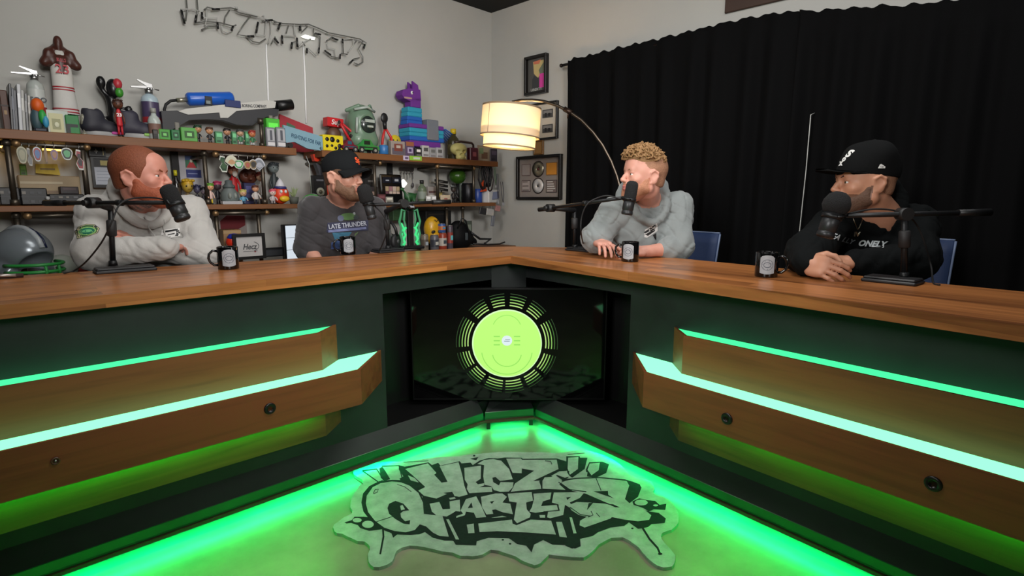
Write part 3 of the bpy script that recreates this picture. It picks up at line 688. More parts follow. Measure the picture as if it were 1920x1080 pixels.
def add_hand(s, W, D, Nrm, side, curl=(.4, .4, .4, .4), spread=.05, thumb=.5, sc_=1.0):
    """W wrist point, D direction of the fingers, Nrm back-of-hand normal, side=+1 right hand"""
    W = Vector(W); D = Vector(D).normalized(); Nrm = (Vector(Nrm)-D*Vector(Nrm).dot(D)).normalized(); X = D.cross(Nrm).normalized()*side    # X points to the thumb side... little finger is -X
    X = -X
    M = Matrix((( X.x, D.x, Nrm.x, W.x), (X.y, D.y, Nrm.y, W.y), (X.z, D.z, Nrm.z, W.z), (0, 0, 0, 1))) @ Matrix.Scale(sc_, 4)
    o = s.M; s.M = M
    s.cap((0, -.02, 0), (0, .02, 0), .024, .026, .012); s.ell((0, .048, 0), (.041, .045, .0155), .012); s.cap((-.028, .03, 0), (-.026, .075, -.001), .013, .012, .01); s.cap((.024, .03, 0), (.028, .078, 0), .014, .011, .01)
    lens = ((.040, .024, .019), (.045, .028, .021), (.041, .026, .020), (.032, .019, .017))
    for i in range(4):
        x = .028-i*.0185; p = Vector((x, .080-.004*abs(i-1), 0)); a = 0; c_ = curl[i]; sp_ = spread*(1.4-i)
        rad = (.0088, .0084, .0078, .0070) if i < 3 else (.0082, .0076, .007, .0064)
        for j, L in enumerate(lens[i]):
            a += c_*(1.0 if j else .75)
            q = p+Vector((math.sin(sp_)*math.cos(a), math.cos(a)*math.cos(sp_), -math.sin(a)))*L
            s.cap(p, q, rad[j], rad[j+1], .003); p = q
    t0 = Vector((.030, .012, -.006)); t1 = t0+Vector((.026, .026, -.010)); t2 = t1+Vector((.018-.022*thumb, .026, -.006-.008*thumb)); t3 = t2+Vector((.006-.024*thumb, .022, -.004-.006*thumb))
    s.cap(t0, t1, .015, .012, .012); s.cap(t1, t2, .0105, .0098, .004); s.cap(t2, t3, .0098, .0082, .004)
    s.M = o; return M
def person(nm, sp):
    """sp: dict of world joints"""
    g = {k: Vector(v) for k, v in sp.items() if k in ('rs', 'ls', 're', 'le', 'rw', 'lw', 'pelvis', 'head')}
    mid = (g['rs']+g['ls'])/2; X = (g['rs']-g['ls']).normalized(); U = (mid-g['pelvis']).normalized(); Fw = U.cross(X).normalized(); U = X.cross(Fw).normalized()
    root = thing('person', (g['pelvis'].x, g['pelvis'].y, 0), 0, sp['label'], 'person')
    off = Vector((g['pelvis'].x, g['pelvis'].y, 0))
    B = Matrix(((X.x, Fw.x, U.x, mid.x), (X.y, Fw.y, U.y, mid.y), (X.z, Fw.z, U.z, mid.z), (0, 0, 0, 1)))
    HM = Matrix.Translation(g['head']) @ Euler((math.radians(sp['hp']), math.radians(sp.get('hr', 0)), math.radians(sp['hy'])), 'ZXY' if False else 'XYZ').to_matrix().to_4x4() @ Matrix.Scale(sp.get('hs', 1), 4)
    bulk = sp.get('bulk', 1)
    neck0 = mid+U*.045-Fw*.005; neck1 = HM @ Vector((0, -.030, -.048))
    # legs (seated, mostly behind the desk)
    fwd = -(FR if g['pelvis'].x > 0 else FL).n.copy(); fwd.z = 0; fwd.normalize(); xr = Vector((fwd.y, -fwd.x, 0)); pel = g['pelvis']
    hips = [pel+xr*.09, pel-xr*.09]; seat = pel.z-.10
    knees = [Vector((h.x, h.y, 0))+fwd*.33+xr*(.05*(1 if i == 0 else -1))+Vector((0, 0, pel.z+.0)) for i, h in enumerate(hips)]
    ank = [Vector((k.x, k.y, .235))-fwd*.02 for k in knees]
    # ---- body
    s = SDF(); s.use(HM); head_sdf(s, sp.get('wide', 1)); s.use(Matrix())
    s.cap(neck1, neck0, .056*bulk, .062*bulk, .02); s.cap(neck0, mid-U*.03, .062*bulk, .09, .03)
    s.use(B); s.ell((0, -.01, -.13), (.155*bulk, .095*bulk, .18), .05); s.use(Matrix())
    s.cap(mid-U*.2, pel+Vector((0, 0, .02)), .115*bulk, .125*bulk, .05)
    for a, e, w_, sd in (('rs', 're', 'rw', 1), ('ls', 'le', 'lw', -1)):
        s.cap(neck0, g[a], .04, .05, .04); s.cap(g[a], g[e], .052*bulk, .042*bulk, .02); s.cap(g[e], g[w_], .043*bulk, .027, .02)
        h = sp['rh' if sd > 0 else 'lh']; add_hand(s, g[w_], h['d'], h['n'], sd, h.get('curl', (.35,)*4), h.get('spread', .06), h.get('thumb', .4), sp.get('hs', 1))
    for i in (0, 1): s.cap(hips[i], knees[i], .075, .058, .03); s.cap(knees[i], ank[i], .055, .04, .02); s.cap(ank[i], ank[i]+fwd*.13-Vector((0, 0, .03)), .035, .03, .02)
    for q in s.p:
        for n_ in (1, 2):
            if q[0] == 'c' or n_ == 1: q[n_][:] = q[n_]-V3(off) if n_ == 1 or q[0] == 'c' else q[n_]
    HL = Matrix.Translation(-off) @ HM; HI = np.array(HL.inverted())
    skins = [sp['skin'], sp['lips'], sp['stubble'], sp.get('ink', sp['skin'])]
    def paint(Cc):
        L = Cc @ HI[:3, :3].T+HI[:3, 3]; x, y, z = L.T; mi = np.zeros(len(Cc), int)
        lip = (np.abs(x) < .021) & (y > .084) & (z < -.0495) & (z > -.0705)
        st = (z < np.where(y < .045, -.005-1.1*np.clip(y-.012, 0, .05), -.041)) & (z > -.135) & (y > .0) & (np.abs(x) < .08) & ~((np.abs(x) < .018) & (z > -.042))
        if sp.get('stubble_on', 1): mi[st] = 2
        mi[lip] = 1
        if 'ink' in sp:
            nk = (z < -.09) & (z > -.17) & (np.sin(x*260+z*130)+np.sin(y*210-z*180) > .1) & (np.abs(x) < .09) & (np.abs(y) < .1); mi[nk] = 3
        return mi
    s.mesh('body', .0036, skins, root, paint)
    # ---- eyes
    for q in (-1, 1):
        b = MB().m(mat((226, 222, 216), .2)); c = Vector((q*.031, .0745, .0035)); b.M = HL
        b.ell(c, .0122, 14, 10); b.m(mat(sp.get('iris', (70, 60, 40)), .15)); b.lathe([(.0001, .0004), (.0055, -.0012)], c+Vector((0, .0128, 0)), 12, (0, 1, 0), cap=False)
        b.m(mat((8, 8, 8), .1)); b.lathe([(.0001, .0008), (.0024, .0004)], c+Vector((0, .0128, 0)), 10, (0, 1, 0), cap=False); b.build('eye', root)
    # ---- top garment
    t = SDF(); ho = sp['top'] == 'hoodie'; ex = .014 if ho else .007
    t.use(B); t.ell((0, -.005, -.12), ((.165+ex)*bulk, (.105+ex)*bulk, .185), .05); t.ell((0, .02, -.10), (.14*bulk, (.10+ex)*bulk, .11), .05); t.use(Matrix())
    t.cap(mid-U*.2, pel+Vector((0, 0, .02)), (.128+ex)*bulk, (.14+ex)*bulk, .06)
    for a, e, w_, sd in (('rs', 're', 'rw', 1), ('ls', 'le', 'lw', -1)):
        t.cap(mid+U*.02, g[a], .05+ex, .052+ex, .05)
        A, E_, Wd = g[a], g[e], g[w_]
        if ho:
            t.cap(A, E_, (.058+ex)*bulk, (.050+ex)*bulk, .03, fold=(.0022, 1.7, (38*sd, 25, 60)))
            cu = sp.get('cuff', {}).get(a[0], .93); W2 = E_+(Wd-E_)*cu
            t.cap(E_, W2, (.050+ex)*bulk, .046+ex*.4, .02, fold=(.0014, 1.6, (50, -40*sd, 35)))
            t.ell(E_+(A-E_)*.12, (.058+ex)*bulk, .03)
            t.cap(W2-(Wd-E_).normalized()*.012, W2+(Wd-E_).normalized()*.014, .043+ex*.3, .040+ex*.3, .004)
            if cu < .8: t.cap(W2-(Wd-E_).normalized()*.05, W2-(Wd-E_).normalized()*.02, .054+ex*.6, .056+ex*.6, .01)
        else:
            W2 = A+(E_-A)*sp.get('sleeve', .82)
            t.cap(A, W2, (.060+ex)*bulk, .064*bulk+ex, .03, fold=(.003, 1.4, (30*sd, 20, 30)))
    if ho:
        ring = []
        t.use(B)
        cc = B.inverted() @ neck0.lerp(neck1, .30)
        for i in range(17):
            a = math.pi*2*i/16; yy = -math.cos(a); bk = max(0, -yy); fr_ = max(0, yy); ring.append((cc.x+math.sin(a)*.100, cc.y+yy*.096-.004+.014*fr_, cc.z+.012+.062*bk-.110*fr_))
        t.chain(ring, [.028+.020*max(0, math.cos(math.pi*2*i/16))-.008*max(0, -math.cos(math.pi*2*i/16)) for i in range(17)], .005)
        ring2 = [(q[0]*1.12, q[1]-.035, q[2]-.045) for q in ring if q[1] < cc.y+.02]
        ring2.sort(key=lambda q: math.atan2(q[0]-cc.x, -(q[1]-cc.y))); t.chain(ring2, .036, .007)
        t.ell((cc.x*.5, cc.y*.5-.125, .01), (.115, .05, .085), .03, rot=(.35, 0, 0))
        t.use(Matrix()); t.cap(neck0-U*.01+Fw*.01, neck1+U*.06, .064*bulk, .070*bulk, .004, 's')
        t.use(B)
        for q in (-1, 1): t.cap((q*.010, .09*bulk, .0), (q*.05, .118*bulk, -.16), .010, .006, .02)
        for q in range(5): t.cap((-.14+.05*q, .105*bulk, -.25-.02*q), (-.06+.05*q, .13*bulk, -.30+.02*(q % 2)), .008, .005, .018)
        t.use(Matrix())
    else:
        t.cap(neck0-U*.015, neck0+U*.10+(neck1-neck0)*.2, .066*bulk, .08*bulk, .006, 's')
    # open the cuffs
    V_ = np.array([0, 0, 0])
    for q in t.p:
        q[1][:] = q[1]-V3(off)
        if q[0] == 'c': q[2][:] = q[2]-V3(off)
    amp = sp.get('wr', .0022)
    def post(Fd, Xa, Ya, Za):
        m_ = np.abs(Fd) < .03
        W_ = np.sin(Xa*46+2*np.sin(Za*23+Ya*11))*np.sin(Za*38+Ya*31+1.7*np.sin(Xa*19))+.5*np.sin(Xa*85-Za*64+Ya*41+2*np.sin(Ya*37))
        q_ = np.sin(Xa*30+Za*24+3*np.sin(Za*14+Ya*9)); r_ = np.sin(Za*34-Ya*27+2.5*np.sin(Xa*17+Za*8))
        cr_ = np.exp(-(q_/.22)**2)+np.exp(-(r_/.22)**2)
        return Fd-amp*W_*m_+amp*1.3*cr_*m_
    t.mesh('hoodie' if ho else 't_shirt', .0048, [sp['cloth']], root, None, post)
    # ---- trousers, shoes
    u = SDF()
    for i in (0, 1):
        u.cap(hips[i], knees[i], .088, .07, .04); u.cap(knees[i], ank[i], .068, .056, .02)
    u.cap(hips[0], hips[1], .115, .115, .05)
    for q in u.p: q[1][:] = q[1]-V3(off); q[2][:] = q[2]-V3(off)
    u.mesh('trousers', .009, [sp.get('pants', PANTS)], root)
    for i in (0, 1):
        v = SDF(); a = ank[i]-off; v.cap(a-Vector((0, 0, .02)), a-Vector((0, 0, .05)), .045, .045, .02); v.cap(a-Vector((0, 0, .055)), a+fwd*.15-Vector((0, 0, .06)), .043, .038, .02)
        v.mesh('shoe', .008, [mat((32, 32, 34), .6)], root)
    return root, HL, Matrix.Translation(-off) @ B, off
PANTS = cloth_mat('denim', (38, 42, 52)); 
# ================================================================== the four people
from mathutils.bvhtree import BVHTree
def surf_of(o): return BVHTree.FromPolygons([v.co for v in o.data.vertices], [tuple(p.vertices) for p in o.data.polygons])
def child(root, name): return [o for o in C.objects if o.parent == root and o.name.split('.')[0] == name][0]
def decal(root, target, M, build, name, off=.0022, sub=2, label=None, smooth=None):
    """shapes drawn in the xy plane of M are laid on the cloth by casting along -z"""
    b = MB(); build(b)
    for _ in range(sub+3):
        long = [e for e in b.bm.edges if e.calc_length() > .012]
        if long: bmesh.ops.subdivide_edges(b.bm, edges=long, cuts=1, use_grid_fill=False); bmesh.ops.triangulate(b.bm, faces=[f for f in b.bm.faces if len(f.verts) > 3])
    t = surf_of(target); d = (M.to_3x3() @ Vector((0, 0, -1))).normalized()
    last = 0
    for v in b.bm.verts:
        lay = v.co.z; p = M @ Vector((v.co.x, v.co.y, 0)); h = t.ray_cast(p-d*.1, d, .6)
        if h[0] is not None: v.co = h[0]-d*(off+lay)
        else: v.co = p
    o = b.build(name, root, recalc=False)
    if label: o['label'] = label
    return o
def facing(M, c, look):  # matrix whose +z points along look (towards the viewer of the print), y up
    z = Vector(look).normalized(); x = Vector((0, 0, 1)).cross(z).normalized(); y = z.cross(x)
    return Matrix(((x.x, y.x, z.x, c[0]), (x.y, y.y, z.y, c[1]), (x.z, y.z, z.z, c[2]), (0, 0, 0, 1)))
SK1 = skin_mat('skin_fair', (206, 142, 124)); SK2 = skin_mat('skin_pale', (202, 150, 130)); SK3 = skin_mat('skin_rosy', (206, 150, 132)); SK4 = skin_mat('skin_tan', (192, 138, 110))
def hair_mat(c, c2, sc_=160, rough=.7):
    m, nt, b = newmat('hair'); b.inputs['Roughness'].default_value = rough
    tc = nt.nodes.new('ShaderNodeTexCoord'); nz = nt.nodes.new('ShaderNodeTexNoise'); nz.inputs['Scale'].default_value = sc_; nz.inputs['Detail'].default_value = 4
    mx = nt.nodes.new('ShaderNodeMix'); mx.data_type = 'RGBA'; mx.inputs[6].default_value = srgb(c)+(1,); mx.inputs[7].default_value = srgb(c2)+(1,)
    nt.links.new(tc.outputs['Object'], nz.inputs[0]); nt.links.new(nz.outputs['Fac'], mx.inputs[0]); nt.links.new(mx.outputs[2], b.inputs['Base Color'])
    bp = nt.nodes.new('ShaderNodeBump'); bp.inputs['Strength'].default_value = .6; bp.inputs['Distance'].default_value = .004
    nt.links.new(nz.outputs['Fac'], bp.inputs['Height']); nt.links.new(bp.outputs[0], b.inputs['Normal']); return m
def short_hair(root, HL, m, t=.005, name='hair'):
    s = SDF(); s.use(HL)
    s.ell((0, -.015, .047), (.078+t, .098+t, .087+t), .01); s.ell((0, .010, .032), (.076+t*.5, .080, .076+t*.4), .02)
    s.ell((0, -.047, -.014), (.060+t, .056+t, .052), .02)
    s.ell((0, .135, -.015), (.125, .118, .098), .006, 's'); s.ell((0, -.05, -.150), (.16, .16, .118), .006, 's')
    for q in (-1, 1): s.ell((q*.085, .0, -.012), (.022, .022, .034), .006, 's')
    return s.mesh(name, .0034, [m], root)
def beard(root, HL, m, t=.008, low=0, name='beard'):
    s = SDF(); s.use(HL)
    for q in (-1, 1):
        s.cap((q*.058, .012, -.018), (q*.055, .006, -.055), .017+t, .02+t, .01)
        s.cap((q*.054, .004, -.056), (q*.020, .062, -.098), .020+t, .019+t, .01); s.cap((q*.047, .022, -.045), (q*.028, .064, -.072), .022+t, .020+t, .012)
        s.cap((q*.026, .078, -.050), (q*.034, .074, -.085), .010+t*.4, .012+t*.6, .01); s.cap((q*.004, .0935, -.0475), (q*.026, .080, -.056), .0052+t*.3, .006+t*.4, .006)
    s.cap((-.02, .068, -.100-low), (.02, .068, -.100-low), .022+t, .022+t, .01); s.ell((0, .052, -.10), (.04, .035, .02+t), .01)
    s.ell((0, .098, -.060), (.024, .022, .0095), .005, 's'); s.ell((0, .10, -.022), (.055, .06, .0245), .006, 's')
    for q in (-1, 1): s.ell((q*.05, .085, .025), (.062, .072, .064), .008, 's')
    return s.mesh(name, .0034, [m], root)
def brows(root, HL, m, t=.004):
    for q in (-1, 1):
        s = SDF(); s.use(HL); s.chain([(q*.012, .0935, .0215), (q*.028, .0915, .027), (q*.045, .079, .0245)], [t*1.2, t*1.3, t*.8], .003)
        s.mesh('eyebrow', .0022, [m], root)
def ball_cap(root, HL, m, flat=False, tall=0, brim_yaw=0):
    e = MB().m(m); s = SDF(); s.use(HL)
    s.ell((0, -.014, .058), (.087, .106, .088+tall), .01); s.cap((0, .045, .05), (0, .05, .10+tall*.8), .045, .028, .05)
    s.cap((-.05, -.02, .11+tall*.5), (.05, -.02, .11+tall*.5), .035, .035, .05) if tall else None
    s.ell((0, -.0, -.12), (.3, .3, .158), .002, 's'); s.cap((0, -.014, .148+tall), (0, -.014, .150+tall), .008, .008, .003)
    for k in range(6):
        a = k*math.pi/3+.52; P = [(.0865*math.cos(a)*math.cos(t), -.014+.1055*math.sin(a)*math.cos(t), .058+(.0875+tall)*math.sin(t)) for t in [i*.18 for i in range(9)]]
        s.chain(P, .0016, .003)
    crown = s.mesh('cap_crown', .0034, [m], root)
    b = MB().m(m); b.M = HL; rows = []; th = .0035
    top, bot = [], []
    for i in range(9):
        f = i/8; row_t, row_b = [], []
        for j in range(17):
            a = math.pi*(j/16); x = math.cos(a)*.083*(1-.06*f); y0 = .055+math.sin(a)*.040-.02*abs(math.cos(a)); y1 = .055+math.sin(a)*(.128 if flat else .118)
            y = y0+(y1-y0)*f; z = .043+(.004 if flat else .008)*f-((1.2 if flat else 6.5)*x*x)*(.3+.7*f)-(.000 if flat else .10*f*f*.12)
            row_t.append((x, y, z+th)); row_b.append((x, y, z-th))
        top.append(row_t); bot.append(row_b)
    loop = [t_+b_[::-1] for t_, b_ in zip(top, bot)]
    b.grid(loop, closed_u=True, smooth=True, cap0=True, cap1=True); b.build('cap_brim', root)
    return crown

# ---- man in the light grey hoodie, far left
HOOD1 = cloth_mat('fleece_light', (186, 184, 180)); HOOD3 = cloth_mat('fleece_grey', (132, 138, 138)); TEE = cloth_mat('jersey_charcoal', (66, 64, 66), scale=90, bump=.15); HOOD4 = cloth_mat('fleece_black', (12, 15, 16), sheen=0)
P = ony
sp1 = dict(label='bearded person in a light grey hoodie with arms crossed on the desk', pelvis=P(262, 600, 2.68), head=P(266, 335, 2.44),
  rs=P(180, 398, 2.50), ls=P(358, 396, 2.78), re=P(176, 476, 2.34), le=P(384, 478, 2.62), rw=P(312, 464, 2.40), lw=P(262, 462, 2.52), hy=-86, hp=5, hs=1.03, bulk=1.08,
  rh=dict(d=P(346, 458, 2.60)-P(312, 464, 2.42), n=(.2, -.4, 1), curl=(.3, .35, .4, .4), thumb=1.0), lh=dict(d=P(200, 436, 2.31)-P(262, 462, 2.52), n=(.3, -1, .5), curl=(.25,)*4),
  skin=SK1, lips=skin_mat('lips_a', (180, 104, 98)), stubble=SK1, stubble_on=0, ink=skin_mat('tattoo', (106, 92, 88)), top='hoodie', cloth=HOOD1, cuff={'r': .97, 'l': .99})
m1, HL1, BL1, off1 = person('a', sp1)
GINGER = hair_mat((92, 46, 28), (158, 84, 48)); GINGB = hair_mat((120, 52, 30), (168, 88, 54))
short_hair(m1, HL1, hair_mat((104, 52, 32), (140, 76, 46)), .006); beard(m1, HL1, GINGB, .006, .004); brows(m1, HL1, GINGER, .0035)
def P1(px, py, d): return P(px, py, d)-off1
def stadium(b, rx, ry, m, z=0, n=28, sq=1):
    b.m(m); b.face([(rx*abs(math.cos(t))**sq*(1 if math.cos(t) > 0 else -1), ry*abs(math.sin(t))**sq*(1 if math.sin(t) > 0 else -1), z) for t in [2*math.pi*i/n for i in range(n)]])
def patch(b):
    R = lambda l: [(x, y) for x, y in l]
    o = [(-.040, -.028), (.002, -.022), (.034, -.014), (.046, .004), (.032, .024), (.004, .030), (-.026, .022), (-.042, .004)]
    for k, mm, z in ((1, mat((40, 42, 46)), 0), (.94, mat((196, 190, 150)), .0004), (.86, mat((50, 90, 50)), .0008)): b.m(mm); b.face([(x*k, y*k, z) for x, y in o])
    stadium(b, .031, .017, mat((150, 200, 110)), .0012); stadium(b, .027, .014, mat((20, 110, 84)), .0016); stadium(b, .018, .006, mat((110, 190, 130)), .002)
h1 = child(m1, 'hoodie'); c = P1(163, 433, 2.30); view = (EYE-P(163, 433, 2.35)); 
decal(m1, h1, facing(0, c, view) @ Matrix.Rotation(.12, 4, 'Z'), patch, 'arm_patch', label='green oval embroidered sleeve patch')
def print1(b):
    b.m(mat((222, 220, 218)))
    b.face([(-.050, -.030, 0), (.034, -.012, 0), (.034, .026, 0), (-.038, .018, 0)])
    b.m(mat((12, 14, 18)))
    for q in ([(-.048, -.026), (-.040, -.024), (-.036, -.008), (-.042, -.010)], [(-.033, .004), (.024, .014), (.024, .022), (-.034, .013)], [(.012, -.012), (.024, -.012), (.034, .004), (.028, .022), (.016, .022), (.020, .004)], [(-.018, -.008), (.012, -.002), (.012, .003), (-.016, -.003)]): b.face([(x, y, .0005) for x, y in q])
decal(m1, h1, facing(0, P1(322, 438, 2.5), Vector(EYE-P(322, 436, 2.6))), print1, 'chest_print', label='black and white chest print')
b = MB().m(HOOD1)
for q in (-1, 1):
    pts = [BL1 @ Vector((q*.035, .10, .02)), BL1 @ Vector((q*.037, .155, -.03)), BL1 @ Vector((q*.04, .165, -.08)), BL1 @ Vector((q*.042, .168, -.13))]
    t_ = surf_of(h1); dd = BL1.to_3x3() @ Vector((0, -1, 0)); pts2 = []
    for i in range(10):
        f = i/9; p = BL1 @ Vector((q*(.032+.012*f), .3, .0-.155*f)); hh_ = t_.ray_cast(p, dd, .5); pts2.append((hh_[0]-dd*.004) if hh_[0] is not None else p)
    b.tube(pts2, .0035, 6)
b.build('drawstring', m1)

# ---- man in the charcoal t-shirt and black cap
sp2 = dict(label='person in a charcoal printed t-shirt and black cap with an orange logo', pelvis=P(640, 560, 3.32), head=P(644, 334, 3.03),
  rs=P(586, 392, 3.10), ls=P(700, 392, 3.26), re=P(578, 470, 3.12), le=P(716, 468, 3.22), rw=P(604, 500, 3.0), lw=P(690, 494, 3.08), hy=-112, hp=1, hs=1.02, bulk=1.12,
  rh=dict(d=(.6, -.3, -.3), n=(0, -.5, 1)), lh=dict(d=(-.6, -.3, -.3), n=(0, -.5, 1)), skin=SK2, lips=skin_mat('lips_b', (176, 110, 100)), stubble=skin_mat('stubble_b', (150, 106, 86)), top='tee', cloth=TEE, sleeve=.95)
m2, HL2, BL2, off2 = person('b', sp2)
BR2 = hair_mat((70, 46, 32), (110, 78, 54)); short_hair(m2, HL2, BR2, .003); beard(m2, HL2, hair_mat((84, 58, 44), (128, 94, 70)), .002); brows(m2, HL2, BR2, .003)
CAPB = cloth_mat('cap_twill', (24, 26, 28), sheen=0, scale=200, bump=.1); CAPC = cloth_mat('cap_black', (14, 15, 16), sheen=0, scale=200, bump=.1)
cr2 = ball_cap(m2, HL2, CAPB)
def front(HL, x, y, z, look): 
    c = HL @ Vector((x, y, z)); l = HL.to_3x3() @ Vector(look); return facing(0, c, l)
ORG = mat((232, 84, 40), .6)
def sf(b):
    b.m(ORG); b.text('S', .042, Matrix.Translation((-.007, .005, 0)), 0, .0016); b.text('F', .042, Matrix.Translation((.009, -.004, .0003)), 0, .0016)
decal(m2, cr2, front(HL2, 0, .13, .088, (0, 1, .15)), sf, 'cap_logo', label='orange interlocked letters on the cap front')
t2 = child(m2, 't_shirt'); mid2 = (sp2['rs']+sp2['ls'])/2-off2
def print2(b):
    b.m(mat((50, 52, 76), .8)); b.face([(-.115, -.030, 0), (.11, -.030, 0), (.115, .028, 0), (-.105, .022, 0)])
    b.m(mat((112, 120, 160), .8)); b.face([(-.105, -.032, .0004), (.10, -.022, .0004), (.10, -.010, .0004), (-.105, -.018, .0004)])
    b.m(mat((178, 182, 194), .8)); b.text('LATE THUNDER', .036, Matrix.Translation((0, .004, .0008)) @ Matrix.Rotation(.06, 4, 'Z'), 0, .0008, width=.205)
    b.m(mat((66, 96, 60), .8)); stadium(b, .045, .020, mat((92, 128, 78), .8), .0002); 
    for v in b.bm.verts:
        if abs(v.co.z-.0002) < 1e-6: v.co.y += .052; v.co.x += .008
    n0 = len(b.bm.verts)
    for (x, y, r, cc) in ((-.034, .044, .017, (98, 104, 128)), (.048, .046, .014, (60, 66, 70)), (.04, .068, .007, (150, 156, 160))):
        b.m(mat(cc, .8)); b.face([(x+r*math.cos(t*.52), y+r*math.sin(t*.52), .0006) for t in range(12)])
    b.m(mat((50, 100, 124), .8)); b.face([(-.085, -.034, .0002), (.02, -.034, .0002), (.0, -.060, .0002), (-.05, -.075, .0002), (-.05, -.115, .0002), (-.085, -.12, .0002), (-.075, -.07, .0002)])
    b.m(mat((66, 88, 140), .8)); b.face([(-.095, -.088, .0005), (-.05, -.075, .0005), (-.052, -.125, .0005), (-.10, -.125, .0005)]); b.m(mat((96, 118, 80), .8)); b.face([(.035, -.045, .0004), (.055, -.034, .0004), (.05, -.045, .0004), (.032, -.06, .0004)])
decal(m2, t2, facing(0, P(652, 424, 2.85)-off2, EYE-P(652, 420, 3.1)) @ Matrix.Rotation(.03, 4, 'Z'), print2, 'shirt_print', label='blue and green lettered shirt print', off=.003)

# ---- man in the grey hoodie with curly hair
sp3 = dict(label='curly-haired person in a grey hoodie leaning on the desk with sleeves pushed up', pelvis=P(1250, 600, 3.20), head=P(1207, 333, 2.76),
  rs=P(1150, 398, 2.88), ls=P(1272, 386, 2.94), re=P(1117, 450, 2.84), le=P(1272, 465, 2.80), rw=P(1124, 455, 2.80), lw=P(1212, 471, 2.72), hy=104, hp=7, hs=1.02, bulk=1.04,
  rh=dict(d=P(1141, 460, 2.66)-P(1124, 455, 2.80), n=(0, -.1, 1), curl=(.42, .45, .48, .5), spread=.12, thumb=.1), lh=dict(d=P(1172, 470, 2.70)-P(1212, 471, 2.72), n=(.1, -.4, 1), curl=(.45, .5, .5, .5)),
  skin=SK3, lips=skin_mat('lips_c', (184, 112, 104)), stubble=skin_mat('stubble_c', (182, 118, 92)), top='hoodie', cloth=HOOD3, cuff={'r': .13, 'l': .40}, wr=.0028)
m3, HL3, BL3, off3 = person('c', sp3)
CURL = hair_mat((104, 74, 44), (160, 122, 78), 90); FADE = hair_mat((140, 100, 76), (172, 126, 98))
sh = short_hair(m3, HL3, FADE, .0015, 'hair_fade')
s = SDF(); s.use(HL3); rn = random.Random(11)
s.ell((0, .006, .082), (.078, .092, .062), .01)
for i in range(330):
    a = rn.uniform(0, 6.283); t = math.asin(rn.uniform(.10, 1)); R = .97+rn.uniform(-.03, .10)
    p = Vector((.086*math.cos(a)*math.cos(t)*R, .014+.100*math.sin(a)*math.cos(t)*R, .070+.082*math.sin(t)*R))
    if p.y < -.02 and p.z < .085: continue
    if p.y > .08 and p.z < .068: continue
    ax_ = Vector((rn.uniform(-1, 1), rn.uniform(-1, 1), rn.uniform(-1, 1))).normalized(); u_ = ax_.orthogonal().normalized(); v_ = ax_.cross(u_); r_ = rn.uniform(.007, .012)
    ph = rn.uniform(0, 6.28)
    s.chain([p+(u_*math.cos(ph+k*1.2)+v_*math.sin(ph+k*1.2))*r_+ax_*k*.0016 for k in range(5)], .0036, .0015)
s.mesh('curly_hair', .0024, [CURL], m3, relax=0)
beard(m3, HL3, hair_mat((150, 98, 72), (186, 130, 100)), .002); brows(m3, HL3, CURL, .0028)
h3 = child(m3, 'hoodie')
def print3(b):
    b.m(mat((205, 205, 203))); b.face([(-.030, -.040, 0), (-.016, -.043, 0), (.034, -.008, 0), (.034, .034, 0), (-.028, -.002, 0)])
    b.m(mat((10, 10, 12))); b.face([(-.034, -.016, .0005), (.024, .027, .0005), (.026, .008, .0005), (-.016, -.026, .0005)]); b.face([(-.028, -.026, .0007), (-.012, -.033, .0007), (.022, -.008, .0007), (.018, .004, .0007)]); b.face([(.012, -.030, .0007), (.028, -.018, .0007), (.030, -.055, .0007), (.024, -.05, .0007)])
    b.m(mat((190, 190, 190))); b.face([(-.026, -.022, .001), (.0, -.006, .001), (.0, -.010, .001), (-.022, -.024, .001)])
decal(m3, h3, facing(0, P(1220, 430, 2.50)-off3, EYE-P(1220, 430, 2.7)), print3, 'chest_print', label='black and white chest print')

# ---- man in the black hoodie and flat-brim cap
sp4 = dict(label='person in a black hoodie, chain and flat-brim cap with hands clasped', pelvis=P(1665, 640, 2.66), head=P(1620, 346, 2.25),
  rs=P(1562, 425, 2.32), ls=P(1716, 420, 2.30), re=P(1512, 478, 2.18), le=P(1716, 488, 2.16), rw=P(1512, 494, 2.04), lw=P(1596, 492, 2.15), hy=86, hp=3, hs=1.05, bulk=1.16, wide=1.05,
  rh=dict(d=P(1552, 503, 1.95)-P(1512, 494, 2.04), n=(-.35, -1, .35), curl=(.62, .64, .66, .68), thumb=.7, spread=.05), lh=dict(d=P(1552, 490, 2.12)-P(1596, 492, 2.15), n=(.2, -.3, 1), curl=(.7, .7, .7, .7), thumb=.8),
  skin=SK4, lips=skin_mat('lips_d', (166, 106, 94)), stubble=skin_mat('stubble_d', (112, 78, 60)), top='hoodie', cloth=HOOD4, cuff={'r': .90, 'l': .90}, pants=cloth_mat('black_twill', (16, 16, 18)))
m4, HL4, BL4, off4 = person('d', sp4)
DK = hair_mat((38, 28, 22), (66, 48, 38)); short_hair(m4, HL4, hair_mat((150, 108, 84), (172, 126, 98)), .0008, 'hair_fade'); beard(m4, HL4, hair_mat((74, 52, 40), (106, 76, 58)), .003); brows(m4, HL4, DK, .003)
cr4 = ball_cap(m4, HL4, CAPC, True, .012)
WH = mat((222, 222, 220), .6)
side4 = -1 if (HL4.to_3x3() @ Vector((-1, 0, 0))).y < 0 else 1
def sox(b):
    b.m(WH); b.text('S', .040, Matrix.Translation((.010, .016, 0)) @ Matrix.Rotation(-.2, 4, 'Z'), 0, .0022, shear=.25); b.text('o', .030, Matrix.Translation((0, -.004, .0004)), 0, .002); b.text('x', .030, Matrix.Translation((-.010, -.020, .0008)), 0, .0022)
decal(m4, cr4, front(HL4, side4*.030, .14, .100, (side4*.28, 1, .12)), sox, 'cap_logo', label='white stacked letters on the cap front')
